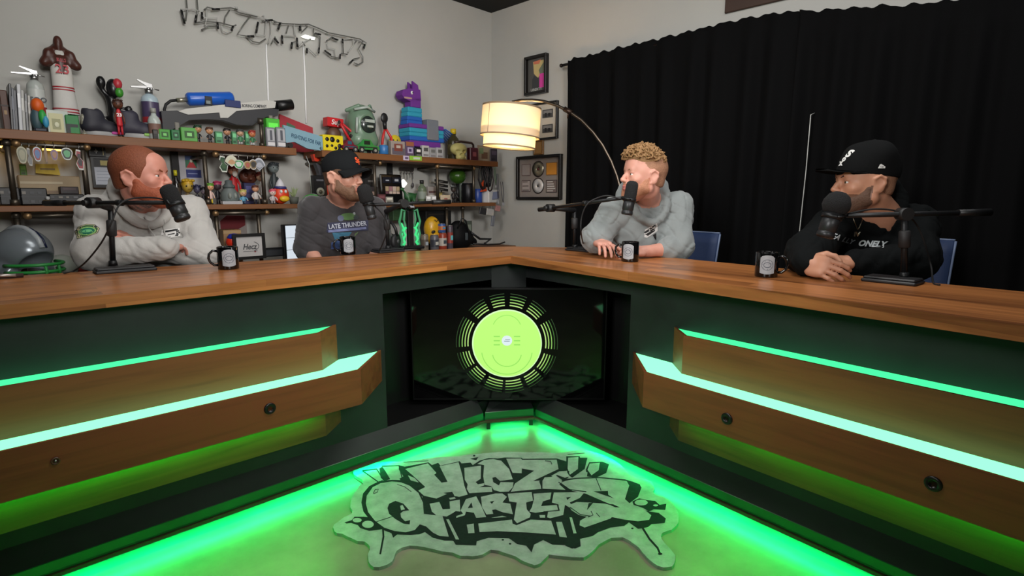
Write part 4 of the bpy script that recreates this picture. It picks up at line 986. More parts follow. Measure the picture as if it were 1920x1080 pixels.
def flag(b):
    b.m(WH); b.face([(-.013, -.006, 0), (.012, -.006, 0), (.013, .000, 0), (-.003, .010, 0), (-.008, .009, 0)]); b.m(CAPC); b.text('NE', .009, Matrix.Translation((0, -.001, .0004)), 0)
decal(m4, cr4, front(HL4, side4*.14, -.005, .062, (side4, 0, 0)), flag, 'side_logo', label='small white flag logo')
h4 = child(m4, 'hoodie')
LOOK4 = EYE-P(1606, 450, 2.2)
def print4(b):
    b.m(mat((208, 214, 216), .7)); b.text('REA', .030, Matrix.Translation((-.078, .014, 0)) @ Matrix.Rotation(-.32, 4, 'Z'), 0, .001, shear=.3, width=.042)
    b.m(mat((120, 128, 132), .7)); b.text('LLY', .028, Matrix.Translation((-.030, -.003, 0)) @ Matrix.Rotation(-.28, 4, 'Z'), 0, .0005, shear=.3, width=.044)
    b.m(mat((208, 214, 216), .7)); b.text('ONELY', .032, Matrix.Translation((.052, -.012, 0)) @ Matrix.Rotation(-.02, 4, 'Z'), 0, .0014, shear=.35, width=.10)
decal(m4, h4, facing(0, P(1606, 451, 1.95)-off4, LOOK4), print4, 'chest_lettering', label='white slanted chest lettering', off=.003)
t_ = surf_of(h4)
def on4(px, py):
    o_ = EYE-off4; d = ray(px, py).normalized(); h = t_.ray_cast(o_, d, 5); return (h[0]-d*.004) if h[0] is not None else o_+d*2.1
b = MB().m(mat((150, 140, 120), .3, 1)); b.tube([on4(1600+q, y) for q, y in ((-2, 404), (0, 410), (2, 416), (5, 423), (8, 431))], .0016, 6); b.tube([on4(x, y) for x, y in ((1620, 404), (1617, 412), (1614, 420), (1611, 427), (1608, 431))], .0016, 6); b.build('neck_chain', m4)
def pend(b): b.m(mat((150, 146, 132), .3, 1)); b.text('IV', .024, Matrix(), 0, .0012); 
decal(m4, h4, facing(0, P(1607, 438, 1.95)-off4, LOOK4), pend, 'pendant', off=.006)
# ================================================================== right wall: curtains, rod, frames
M_CURT = cloth_mat('curtain_black', (4, 4, 5), rough=.9, sheen=0, scale=20, bump=.05)
tops = [WR.at(px, py, -.10) for px, py in ((1064, 113), (1130, 97), (1180, 85), (1300, 57), (1380, 37), (1450, 25), (1500, 21))]
tops2 = [WR.at(px, py, -.10) for px, py in ((1500, 21), (1560, 17), (1640, 12), (1700, 9), (1785, 0), (1890, -14))]
def curtain(name, tp, ub, label, seed, z0=.02, n=260, uend=None):
    rn = random.Random(seed); us = [t[0] for t in tp]; zs = [t[1] for t in tp]
    u0, u1 = us[0], uend or us[-1]; fr = [(rn.uniform(24, 34), rn.uniform(0, 6), .022), (rn.uniform(50, 62), rn.uniform(0, 6), .010), (rn.uniform(9, 13), rn.uniform(0, 6), .012)]
    b = MB().m(M_CURT); cols = []
    for i in range(n+1):
        f = i/n; u = u0+(u1-u0)*f; z1 = float(np.interp(u, us, zs)); row = []
        for j in range(15):
            g = j/14; gg = [0, .012, .03, .045, .07, .1, .15, .22, .3, .4, .5, .62, .75, .88, 1][j]; z = z1-(z1-z0)*gg
            k = .35 if gg < .02 else (.25 if gg < .05 else min(1, .5+gg*2))
            off = sum(a*math.sin(u*q+ph+.5*math.sin(gg*3+u*2)) for q, ph, a in fr)*k
            zz = z+(.006*math.sin(u*47+seed)+.004*math.sin(u*91) if j == 0 else 0)
            row.append((u-(ub*gg), -.10+off-.0, zz))
        cols.append(row)
    b.grid(cols, smooth=True)
    ex = []
    o = b.build(name); o.location = WR.o; o.rotation_euler = (0, 0, WR.rz)
    md = o.modifiers.new('thick', 'SOLIDIFY'); md.thickness = .003
    return tag(o, label, 'curtain', 'blackout curtains')
curtain('curtain', tops, .0, 'black floor-length curtain panel beside the framed pictures', 2)
curtain('curtain', tops2, .0, 'black floor-length curtain panel at the right, behind the person in black', 5, uend=6.5, n=300)
ur, zr = WR.at(1050, 122, -.10)
b = MB().m(mat((34, 22, 18), .35, .4)); b.tube([(ur, 0, 0), (ur+1.6, 0, .0), (tops[-1][0], 0, tops[-1][1]-zr-.05), (tops2[2][0], 0, tops2[2][1]-zr-.075), (6.4, 0, tops2[-1][1]-zr-.09)], .011, 10); b.ell((ur-.004, 0, 0), .016, 12, 8)
b.box(ur+.10, ur+.12, 0, .10, -.012, .012)
o = b.build('curtain_rod'); o.location = WR.w(0, -.078, zr); o.rotation_euler = (0, 0, WR.rz); tag(o, 'dark bronze curtain rod with a round end above the black curtains', 'curtain rod')
q0, q1, q2 = WR.at(1520, 215, -.15), WR.at(1511, 320, -.15), WR.at(1499, 432, -.15)
b = MB().m(mat((190, 190, 186), .6)); b.tube([(q0[0]+.002, .06, q0[1]+.015), (q0[0], 0, q0[1]), (q1[0], 0, q1[1]), (q2[0], 0, q2[1]), (q2[0]-.05, 0, .5), (q2[0]-.06, 0, .01)], .0028, 6)
o = b.build('white_cord'); o.location = WR.w(0, -.148, 0); o.rotation_euler = (0, 0, WR.rz); tag(o, 'thin white cord hanging down in front of the black curtains', 'cord')  # plain white cord, its use unknown
def wall_thing(name, fr, u, z, label, cat, off=0, group=None, tilt=0):
    t = thing(name, fr.w(u, off, z), fr.rz, label, cat, group)
    if tilt: t.rotation_euler = (0, tilt, fr.rz)
    return t
def frame_on(fr, x0, x1, y0, y1, depth, label, border=.02, fcol=(20, 16, 14), cat='picture frame', group=None, mid=None):
    xm, ym = (x0+x1)/2, (y0+y1)/2
    u0 = fr.at(x0, ym, -depth)[0]; u1 = fr.at(x1, ym, -depth)[0]; um = (u0+u1)/2
    zt = fr.at(xm, y0, -depth)[1]; zb = fr.at(xm, y1, -depth)[1]; w, h = (u1-u0), zt-zb
    t = wall_thing('picture_frame', fr, um, zb, label, cat, 0, group); e = border
    b = MB().m(mat(fcol, .35))
    b.box(-w/2, w/2, -depth, -.001, 0, e, .002); b.box(-w/2, w/2, -depth, -.001, h-e, h, .002); b.box(-w/2, -w/2+e, -depth, -.001, e, h-e, .002); b.box(w/2-e, w/2, -depth, -.001, e, h-e, .002); b.box(-w/2+e, w/2-e, -.008, -.002, e, h-e)
    b.build('frame', t); return t, w, h, e
# poster at the top
t, w, h, e = frame_on(WR, 982, 1023, 103, 176, .045, 'black box frame with a vintage city poster, topmost above the arc lamp', .022)
b = MB().m(mat((84, 82, 78), .8)); y = -.012; b.box(-w/2+e, w/2-e, y, -.008, e, h-e)
b.m(mat((196, 176, 120), .8)); b.flat([(-w*.18, y-.001, h*.86), (w*.30, y-.001, h*.86), (w*.30, y-.001, h*.55), (w*.14, y-.001, h*.50), (w*.05, y-.001, h*.42), (-w*.14, y-.001, h*.55)])
b.m(mat((206, 120, 90), .8)); b.flat([(-w*.16, y-.0015, h*.86), (w*.18, y-.0015, h*.88), (w*.1, y-.0015, h*.78), (-w*.14, y-.0015, h*.79)])
b.m(mat((60, 60, 62), .8)); b.flat([(-w*.22, y-.0015, h*.14), (w*.1, y-.0015, h*.14), (w*.08, y-.0015, h*.42), (-w*.12, y-.0015, h*.50), (-w*.22, y-.0015, h*.4)])
b.m(mat((110, 120, 100), .8)); b.flat([(w*.08, y-.0018, h*.62), (w*.3, y-.0018, h*.80), (w*.3, y-.0018, h*.5), (w*.14, y-.0018, h*.5)])
b.m(mat((214, 66, 160), .7)); b.box(w*.12, w*.32, y-.003, y-.002, h*.16, h*.52)
b.m(mat((214, 214, 208), .8)); b.text('LIBERTY', .03, TX(-w*.02, y-.003, h*.13, 0), 0, width=w*.5); b.build('poster', t)
# white-matted frame behind the lamp
t, w, h, e = frame_on(WR, 984, 1044, 192, 262, .03, 'black frame with white mat and two grey photographs, half hidden by the lampshade', .016)
b = MB().m(mat((196, 186, 170), .8)); b.box(-w/2+e, w/2-e, -.010, -.008, e, h-e)
for zz in (.18, .58):
    b.m(mat((70, 68, 66), .7)); b.box(w*.02, w*.34, -.013, -.011, h*zz, h*(zz+.22)); b.m(mat((128, 124, 120), .7)); b.box(w*.05, w*.31, -.0145, -.0135, h*(zz+.11), h*(zz+.19)); b.m(mat((34, 32, 32), .7)); b.box(w*.10, w*.16, -.0155, -.015, h*(zz+.03), h*(zz+.13)); b.box(w*.2, w*.27, -.0155, -.015, h*(zz+.04), h*(zz+.12))
b.build('photographs', t)
t, w, h, e = frame_on(WR, 1000, 1018, 262, 290, .02, 'small gold frame between the lampshade and the disc award', .014, (120, 84, 40))
b = MB().m(mat((150, 110, 60), .7)); b.box(-w/2+e, w/2-e, -.010, -.008, e, h-e); b.build('print', t)
# disc award
t, w, h, e = frame_on(WR, 967, 1050, 291, 374, .04, 'black framed award with two discs and four small panels', .022)
b = MB().m(mat((136, 126, 120), .85)); b.box(-w/2+e, w/2-e, -.010, -.008, e, h-e); b.build('backing_board', t)
W_, H_ = w-2*e, h-2*e
def panel(cx, cz, cw, ch, col, frm, nm, lines=0):
    b = MB().m(mat(frm, .6)); x, z = -w/2+e+W_*cx, e+H_*cz; b.box(x-cw*W_/2, x+cw*W_/2, -.013, -.0105, z-ch*H_/2, z+ch*H_/2); b.m(mat(col, .5)); k = .9; b.box(x-cw*W_/2*k, x+cw*W_/2*k, -.0145, -.0132, z-ch*H_/2*k, z+ch*H_/2*k)
    b.m(mat((200, 196, 190), .6) if sum(col) < 330 else mat((90, 80, 76), .6)); rn = random.Random(int(cx*100))
    for i in range(lines): zz = z+ch*H_*(.36-.72*i/max(1, lines-1)); b.box(x-cw*W_*.38, x+cw*W_*(rn.uniform(.05, .38)), -.0155, -.0148, zz-.004, zz+.004)
    return b.build(nm, t)
panel(.17, .71, .22, .30, (152, 142, 138), (96, 70, 66), 'blank_panel'); panel(.80, .71, .26, .32, (206, 138, 52), (130, 92, 50), 'orange_panel', 0); panel(.17, .29, .22, .30, (168, 156, 152), (70, 48, 48), 'cover_panel', 3); panel(.80, .27, .26, .32, (112, 98, 94), (60, 50, 50), 'text_panel', 5)
for cz, c1, nm, hole in ((.72, (150, 144, 124), 'gold_disc', (90, 30, 28)), (.29, (206, 202, 200), 'silver_disc', (60, 56, 56))):
    x, z = -w/2+e+W_*.475, e+H_*cz; r = .064
    b = MB().m(mat((52, 40, 36), .4)); b.lathe([(.0001, 0), (r*1.1, 0), (r*1.1, .003), (.0001, .003)], (x, -.0105, z), 32, (0, -1, 0)); b.m(mat(c1, .22, .6 if nm == 'gold_disc' else .15)); b.lathe([(.012, .0035), (.012, .005), (r*.96, .005), (r*.96, .0035)], (x, -.0105, z), 32, (0, -1, 0)); b.m(mat(hole, .4)); b.lathe([(.0001, .0055), (.011, .0055), (.011, .0035)], (x, -.0105, z), 16, (0, -1, 0)); b.build(nm, t)
# large picture at the top edge
u0, zb = WR.at(1358, 25, -.02); u1 = WR.at(1530, -10, -.02)[0]
t = wall_thing('picture_frame', WR, (u0+u1)/2, zb, 'large brown canvas picture cut by the top edge above the curtains', 'picture frame'); hw = (u1-u0)/2
b = MB().m(mat((60, 40, 30), .6, var=.4, vscale=5)); b.box(-hw, hw, -.02, -.002, 0, min(.5, CEIL-zb-.03), .004); b.build('canvas', t)
# ================================================================== arc floor lamp
def lampP(px, py): f = (px-960)/(1167-960); return ony(px, py, 4.1-.35*max(-.1, min(1.05, f)))
arc = [lampP(*q) for q in ((961, 191), (978, 188), (998, 187.5), (1020, 190), (1045, 198), (1067, 209), (1090, 225), (1112, 248), (1130, 272), (1146, 302), (1157, 330), (1164, 356), (1168, 380), (1170, 400))]
base = Vector((arc[-1].x+.02, arc[-1].y, 0)); arc += [Vector((base.x-.006, base.y, .72)), Vector((base.x, base.y, .35)), Vector((base.x, base.y, .03))]
lamp = thing('floor_lamp', base, 0, 'tall arc floor lamp with a lit cream two-tier drum shade beside the curtain', 'lamp')
M_ARC = mat((96, 86, 76), .34, 1)
b = MB().m(M_ARC); b.tube([p-base for p in arc], .0105, 10); b.build('arc_pole', lamp)
b = MB().m(mat((60, 44, 36), .4, .7)); p = lampP(1058, 204)-base; q = lampP(1072, 212)-base; b.cyl(p, q, .017, .017); b.cyl((p+q)/2, (p+q)/2-Vector((0, 0, .05)), .006, .006); b.build('adjuster_knob', lamp)
b = MB().m(mat((30, 28, 28), .35, .5)); b.lathe([(.0001, 0), (.16, 0), (.165, .008), (.16, .028), (.02, .034), (.02, .05), (.0001, .05)], (0, 0, 0), 36); b.build('lamp_base', lamp)
SD = 4.1; sc0 = ony(960, 201, SD); ctr = sc0-base; rT = (ony(1015.5, 230, SD).x-ony(904.5, 230, SD).x)/2
hU = ony(960, 201, SD).z-ony(960, 257, SD).z; hL_ = ony(960, 257, SD).z-ony(960, 277, SD).z
m, nt, pb = newmat('shade_fabric'); nt.nodes.remove(pb); dfs = nt.nodes.new('ShaderNodeBsdfDiffuse'); trl = nt.nodes.new('ShaderNodeBsdfTranslucent'); mxs = nt.nodes.new('ShaderNodeMixShader')
dfs.inputs[0].default_value = srgb((232, 222, 200))+(1,); trl.inputs[0].default_value = srgb((255, 236, 196))+(1,); mxs.inputs[0].default_value = .2
nt.links.new(dfs.outputs[0], mxs.inputs[1]); nt.links.new(trl.outputs[0], mxs.inputs[2]); nt.links.new(mxs.outputs[0], nt.nodes['Material Output'].inputs[0]); M_SHADE = m
TM = Matrix.Translation(ctr) @ Matrix.Rotation(math.radians(4.5), 4, 'Y')
b = MB().m(M_SHADE); b.M = TM; b.lathe([(rT*.985, 0), (rT, -hU)], (0, 0, 0), 64, cap=False); b.m(mat((150, 128, 100), .7)); b.lathe([(rT*.985+.002, .004), (rT*.985+.002, -.008)], (0, 0, 0), 64, cap=False); b.lathe([(rT+.002, -hU+.008), (rT+.002, -hU-.002)], (0, 0, 0), 64, cap=False); b.box(-rT*.72-.002, -rT*.72+.001, -rT*.72, -rT*.70, -hU, 0); b.build('shade_upper', lamp)
b = MB().m(M_SHADE); b.M = TM; r2 = rT*.885; b.lathe([(r2, -hU+.05), (r2, -hU-hL_)], (0, 0, 0), 64, cap=False); b.m(mat((150, 128, 100), .7)); b.lathe([(r2+.002, -hU-hL_+.008), (r2+.002, -hU-hL_-.002)], (0, 0, 0), 64, cap=False); b.build('shade_lower', lamp)
b = MB().m(M_SHADE); b.M = TM; b.lathe([(.0001, -hU-hL_+.006), (r2*.99, -hU-hL_+.006)], (0, 0, 0), 64, cap=False); b.build('shade_diffuser', lamp)
b = MB().m(M_ARC); b.M = TM; b.tube([(0, 0, .045), (0, 0, -.10)], .006, 8); b.lathe([(.02, -.06), (.02, -.12)], (0, 0, 0), 12); 
for k in range(3): a = k*2.09; b.tube([(0, 0, -.01), (rT*.98*math.cos(a), rT*.98*math.sin(a), -.01)], .002, 6)
b.build('socket', lamp)
b = MB().m(emat('bulb', (255, 222, 170), 2.5)); b.M = TM; b.ell((0, 0, -.155), .032, 14, 10); b.build('bulb', lamp)
l = bpy.data.lights.new('lamp_bulb', 'POINT'); l.energy = 10.5; l.color = (1, .74, .46); l.shadow_soft_size = .05; o = bpy.data.objects.new('lamp_bulb', l); C.objects.link(o); o.location = base+TM @ Vector((0, 0, -.20))
# ================================================================== chairs
M_BLUE = mat((38, 58, 98), .6, bump=.2, bscale=300); M_CFR = mat((40, 44, 54), .45, .4)
def make_chair():
    t = thing('stool_chair', (0, 0, 0), 0, '', 'chair', 'blue backed chairs behind the desk')
    b = MB().m(M_BLUE); b.box(-.22, .22, -.20, .22, .40, .455, .02); b.build('seat', t)
    b = MB().m(M_BLUE); rows = []
    for j in range(7):
        z = .61+.065*j; y = -.235-.012*j; rows.append([(x, y-.03+.35*x*x, z) for x in [-.235+.47*i/8 for i in range(9)]])
    b.grid(rows, smooth=True); o = b.build('backrest', t); md = o.modifiers.new('s', 'SOLIDIFY'); md.thickness = .018
    b = MB().m(mat((120, 136, 168), .4)); 
    for sx in (-1, 1): b.tube([(sx*.238, -.24-.012*j-.002+.0, .61+.065*j) for j in range(7)], .006, 6)
    b.tube([(x, -.235-.012*6-.03+.35*x*x, .61+.39+.006) for x in [-.235+.47*i/8 for i in range(9)]], .005, 6); b.build('back_edging', t)
    b = MB().m(M_CFR)
    b.tube([(0, -.15, .41), (0, -.30, .44), (0, -.335, .66), (0, -.335, .84)], .018, 8); b.box(-.10, .10, -.16, .12, .385, .40); b.build('back_frame', t)
    b = MB().m(M_CFR); b.cyl((0, 0, .12), (0, 0, .39), .025); b.build('gas_lift', t)
    for k in range(5):
        a = k*1.2566+.3; b = MB().m(M_CFR); b.tube([(0, 0, .12), (.14*math.cos(a), .14*math.sin(a), .105), (.29*math.cos(a), .29*math.sin(a), .075)], .016, 8); lg = b.build('leg', t)
        b = MB().m(RUBBER); b.lathe([(.027, -.012), (.03, -.008), (.03, .008), (.027, .012)], (.29*math.cos(a), .29*math.sin(a), .031), 14, (math.sin(a), -math.cos(a), 0)); b.build('caster', lg)
    return t
ch = make_chair(); first = True
for sp_, lab, zt in ((sp3, 'blue backed chair behind the curly-haired person', 1.06), (sp4, 'blue backed chair behind the person in black', 1.02), (sp1, 'blue backed chair under the bearded person in light grey', 1.0), (sp2, 'blue backed chair under the person in the charcoal t-shirt', 1.0)):
    f_ = FR if sp_['pelvis'].x > 0 else FL; fw = -f_.n; rz = math.atan2(fw.y, fw.x)-math.pi/2
    rz += {1: 0}.get(0, 0); loc = Vector((sp_['pelvis'].x, sp_['pelvis'].y, 0))-fw*.02
    if sp_ is sp2: loc += f_.x*.13
    if sp_ is sp1: loc += f_.x*.12
    if sp_ is sp4: loc -= f_.x*.09
    if sp_ is sp3: loc -= f_.x*.12
    if first: ch.location = loc; ch.rotation_euler = (0, 0, rz); ch['label'] = lab; first = False
    else: dup(ch, loc, rz, lab)
# ================================================================== microphones on boom stands
M_FOAM = mat((24, 24, 26), .95, bump=.8, bscale=400); M_MIC = mat((52, 53, 55), .4, .5); M_STAND = mat((26, 27, 29), .42, .3)
def mic_set(name, base_px, foot_px, top_px, tail, head, tip, end, Y, rw, rb, bdir, blen, lab, whead=1.0, ball=False, wide=.11):
    fp = onz(*foot_px, TOP); bc = onz(*base_px, TOP)
    st = thing('microphone_stand', (bc.x, bc.y, TOP), math.atan2(bdir.y, bdir.x), 'black desktop boom stand '+lab, 'microphone stand', 'boom stands on the desk')
    R = Matrix.Rotation(-st.rotation_euler[2], 4, 'Z'); L = lambda p: R @ (Vector(p)-Vector((bc.x, bc.y, TOP)))
    f = L(fp); tp = L(ony(*top_px, fp.y)); hl = blen/2
    b = MB().m(mat((30, 30, 33), .5)); b.box(-hl, hl, -wide/2, wide/2, 0, .012, .004); b.box(-hl*.96, hl*.96, -wide*.42, wide*.42, .011, .020, .006); b.build('base', st)
    b = MB().m(M_STAND); b.cyl(f+Vector((0, 0, .015)), tp, .0105); b.cyl(f+Vector((0, 0, .014)), f+Vector((0, 0, .035)), .017, .014); b.build('pole', st)
    m0, m1_ = f+(tp-f)*.52, f+(tp-f)*.78; b = MB().m(mat((36, 35, 36), .6)); b.lathe([(.013, 0), (.018, .004), (.018, (m1_-m0).length-.004), (.013, (m1_-m0).length)], m0, 16, (m1_-m0).normalized()); b.build('clutch', st)
    hY = fp.y; A = L(ony(*tail, hY)); B_ = L(ony(*head, Y)); u = (B_-A).normalized(); s_ = tp+Vector((0, 0, .012)); pr = A+u*max(.05, (s_-A).dot(u))
    b = MB().m(M_STAND); b.cyl(A, B_, .0085); b.cyl(A, A+u*.11, .0125); b.cyl(A+u*(B_-A).length*.58, A+u*(B_-A).length*.62, .0125); b.build('boom_arm', st)
    b = MB().m(mat((24, 24, 25), .5)); b.cyl(tp-Vector((0, 0, .01)), pr, .014, .012); n_ = u.cross(Vector((0, 0, 1))).normalized(); b.cyl(pr-n_*.022, pr+n_*.022, .022, .022, 20); b.cyl(pr+n_*.02, pr+n_*.04, .010, .012); b.build('swivel', st)
    # microphone
    Tp, En = ony(*tip, Y), ony(*end, Y); ax_ = (Tp-En).normalized(); ln = (Tp-En).length
    mc = thing('microphone', En, 0, 'black broadcast microphone '+lab, 'microphone', 'microphones on the boom stands')
    bl = ln*.52
    b = MB().m(M_MIC); b.lathe([(.0001, 0), (rb*.86, 0), (rb, .005), (rb, .016), (rb*.93, .018), (rb*.93, .022), (rb, .024), (rb, bl)], (0, 0, 0), 28, ax_)
    b.m(mat((16, 16, 17), .5)); b.lathe([(rb*.7, -.001), (.0001, -.0012)], (0, 0, 0), 20, ax_, cap=False); b.build('microphone_body', mc)
    b = MB().m(M_FOAM)
    if ball: b.lathe([(rb*.7, bl-.005), (rw*.8, bl+.004), (rw, bl+rw*.5), (rw*.98, bl+rw*.9), (rw*.75, bl+rw*1.4), (rw*.4, bl+rw*1.65), (.0001, bl+rw*1.72)], (0, 0, 0), 28, ax_)
    else: b.lathe([(rb*1.02, bl-.008), (rw, bl), (rw*.98, ln-rw*.7), (rw*.85, ln-rw*.3), (rw*.5, ln-rw*.06), (.0001, ln)], (0, 0, 0), 28, ax_)
    b.build('foam_windscreen', mc)
    # yoke ring
    c_ = ax_*(bl*.86); hd = (ony(*head, Y)-En); b = MB().m(M_STAND); b.lathe([(rb*1.02, -.007), (rb*1.16, -.007), (rb*1.16, .007), (rb*1.02, .007)], c_, 24, ax_, cap=False); s1 = ax_.cross((hd-c_).normalized()).normalized()
    b.tube([c_+s1*rb*1.1, c_+s1*rb*1.15+(hd-c_).normalized()*rb*.6, c_+(hd-c_).normalized()*rb*1.5, hd], .0045, 6); b.tube([c_-s1*rb*1.1, c_-s1*rb*1.15+(hd-c_).normalized()*rb*.6, c_+(hd-c_).normalized()*rb*1.5], .0045, 6); b.build('yoke', mc)
    return st, mc
mic_set('a', (235, 508.5), (213, 504), (207, 386), (84, 380.5), (326, 380), (311, 347), (344, 413), 2.12, .031, .0285, -dL, .205, 'in front of the bearded person in light grey', 1)
mic_set('b', (727, 472.5), (728, 472), (724, 393), (844, 378), (700, 384), (680, 346), (698, 411), 2.78, .036, .0235, -dL, .155, 'in front of the person in the charcoal t-shirt')
mic_set('c', (1092, 470.5), (1078, 470), (1077, 391), (1011, 393), (1168, 371), (1187, 339), (1175, 403), 2.55, .028, .026, dR, .175, 'in front of the curly-haired person')
mic_set('d', (1673, 529.5), (1694, 529), (1697, 404), (1857, 398), (1588, 404), (1578, 358), (1546, 445), 1.93, .045, .0295, dR, .165, 'in front of the person in black', ball=True)
def cable(pts, lab, r=.0032, nm='microphone_cable'):
    P_ = [Vector(p) for p in pts]; Q = []
    for i in range(len(P_)-1):
        a, b_, c, d = P_[max(i-1, 0)], P_[i], P_[i+1], P_[min(i+2, len(P_)-1)]
        for k in range(6):
            t = k/6; Q.append(.5*((2*b_)+(-a+c)*t+(2*a-5*b_+4*c-d)*t*t+(-a+3*b_-3*c+d)*t**3))
    Q.append(P_[-1]); b = MB().m(RUBBER); b.tube([q-P_[0] for q in Q], r, 7); o = b.build(nm); o.location = P_[0]; return tag(o, lab, 'cable', 'microphone cables')
cable([ony(322, 378, 2.15), ony(290, 371, 2.17), ony(250, 372, 2.16), ony(224, 384, 2.12), ony(208, 420, 2.08), ony(190, 455, 2.10), ony(162, 490, 2.14), onz(138, 508, TOP+.004), onz(120, 512, TOP+.004)], 'black cable from the far-left microphone looping down to the desk')
cable([ony(1590, 401, 1.94), ony(1640, 392, 1.95), ony(1690, 398, 1.97), ony(1718, 420, 1.99), ony(1735, 460, 2.0), ony(1746, 500, 2.02), onz(1750, 530, TOP+.004), onz(1762, 534, TOP+.004)], 'black cable hanging from the boom in front of the person in black')
cable([ony(1166, 374, 2.56), ony(1140, 367, 2.57), ony(1118, 372, 2.58), ony(1100, 384, 2.58), ony(1090, 410, 2.6), ony(1090, 440, 2.62), onz(1096, 466, TOP+.02)], 'black cable along the boom in front of the curly-haired person')
cable([ony(702, 386, 2.8), ony(716, 400, 2.82), ony(726, 420, 2.84), ony(722, 445, 2.86), onz(712, 469, TOP+.02)], 'thin black cable below the microphone of the charcoal t-shirt person')
# ================================================================== mugs
M_MUG = mat((8, 8, 9), .12, coat=.4)
def make_mug():
    t = thing('mug', (0, 0, 0), 0, '', 'mug', 'black mugs on the desk'); r = .0405; h = .094
    b = MB().m(M_MUG); b.lathe([(.0001, .006), (r*.86, .006), (r*.9, .012), (r*.9, h-.002), (r*.95, h), (r, h-.002), (r, .004), (r*.96, 0), (.0001, 0)], (0, 0, 0), 40); b.build('mug_body', t)
    b = MB().m(M_MUG); b.tube([(-r*.94+(-.0+.0), 0, .076), (-r-.014, 0, .079), (-r-.028, 0, .066), (-r-.031, 0, .048), (-r-.026, 0, .032), (-r-.012, 0, .019), (-r*.94, 0, .018)], .0052, 10); b.build('handle', t)
    b = MB(); R = r+.0006
    def cylf(pts, k=0): b.face([((R+k)*math.sin(x/R), -(R+k)*math.cos(x/R), z) for x, z in pts])
    b.m(mat((160, 163, 168), .5)); n = 16
    top = lambda x: .078+.006*math.cos(x/.026*1.57)-(.003 if abs(x) > .02 else 0); bot = lambda x: .018-.005*math.cos(x/.026*1.57)
    sd = lambda z: 1
    for i in range(n): x0, x1 = -.026+.052*i/n, -.026+.052*(i+1)/n; cylf([(x0, bot(x0)), (x1, bot(x1)), (x1, top(x1)), (x0, top(x0))])
    b.m(mat((70, 76, 88), .5))
    for i in range(28):
        a0, a1 = 2*math.pi*i/28, 2*math.pi*(i+1)/28
        for ri, ro in ((.019, .0205),): cylf([(ri*math.cos(a0), .048+ri*math.sin(a0)), (ro*math.cos(a0), .048+ro*math.sin(a0)), (ro*math.cos(a1), .048+ro*math.sin(a1)), (ri*math.cos(a1), .048+ri*math.sin(a1))], .0002)
        if i % 4 != 3 : cylf([(.0155*math.cos(a0), .048+.0155*math.sin(a0)), (.0175*math.cos(a0), .048+.0175*math.sin(a0)), (.0175*math.cos(a1-.06), .048+.0175*math.sin(a1-.06)), (.0155*math.cos(a1-.06), .048+.0155*math.sin(a1-.06))], .0002) if i % 2 else None
    for i in range(20):
        a0, a1 = 2*math.pi*i/20, 2*math.pi*(i+1)/20; cylf([(.0115*math.cos(a0), .048+.008*math.sin(a0)), (.0135*math.cos(a0), .048+.0105*math.sin(a0)), (.0135*math.cos(a1), .048+.0105*math.sin(a1)), (.0115*math.cos(a1), .048+.008*math.sin(a1))], .0002)
    cylf([(-.007, .047), (.004, .0485), (.007, .052), (-.002, .051)], .0002); cylf([(-.009, .040), (.009, .040), (.009, .0415), (-.009, .0415)], .0002)
    b.build('emblem', t); return t
mug = make_mug(); first = True
for px, py, hand, lab in ((429, 507, 1, 'black mug with a grey badge near the person in light grey'), (653, 479.5, 1, 'black mug with a grey badge in front of the charcoal t-shirt'), (1181, 493, 1, 'black mug with a grey badge beside the curly-haired person'), (1436, 521.5, -1, 'black mug with a grey badge, its handle to the right, beside the person in black')):
    q = onz(px, py-3, TOP); to = math.atan2(-q.y, -q.x)+math.pi/2
    if first: mug.location = q; mug.rotation_euler = (0, 0, to+.1); mug['label'] = lab; o = mug; first = False
    else: o = dup(mug, q, to+(.1 if hand > 0 else .05), lab)
    if px == 1181: o.rotation_euler[2] -= .35
    if px == 653: o.rotation_euler[2] += .0
    if hand < 0:
        for c_ in C.objects:
            if c_.parent == o and c_.name.startswith('handle'): c_.rotation_euler = (0, 0, math.pi-.1)
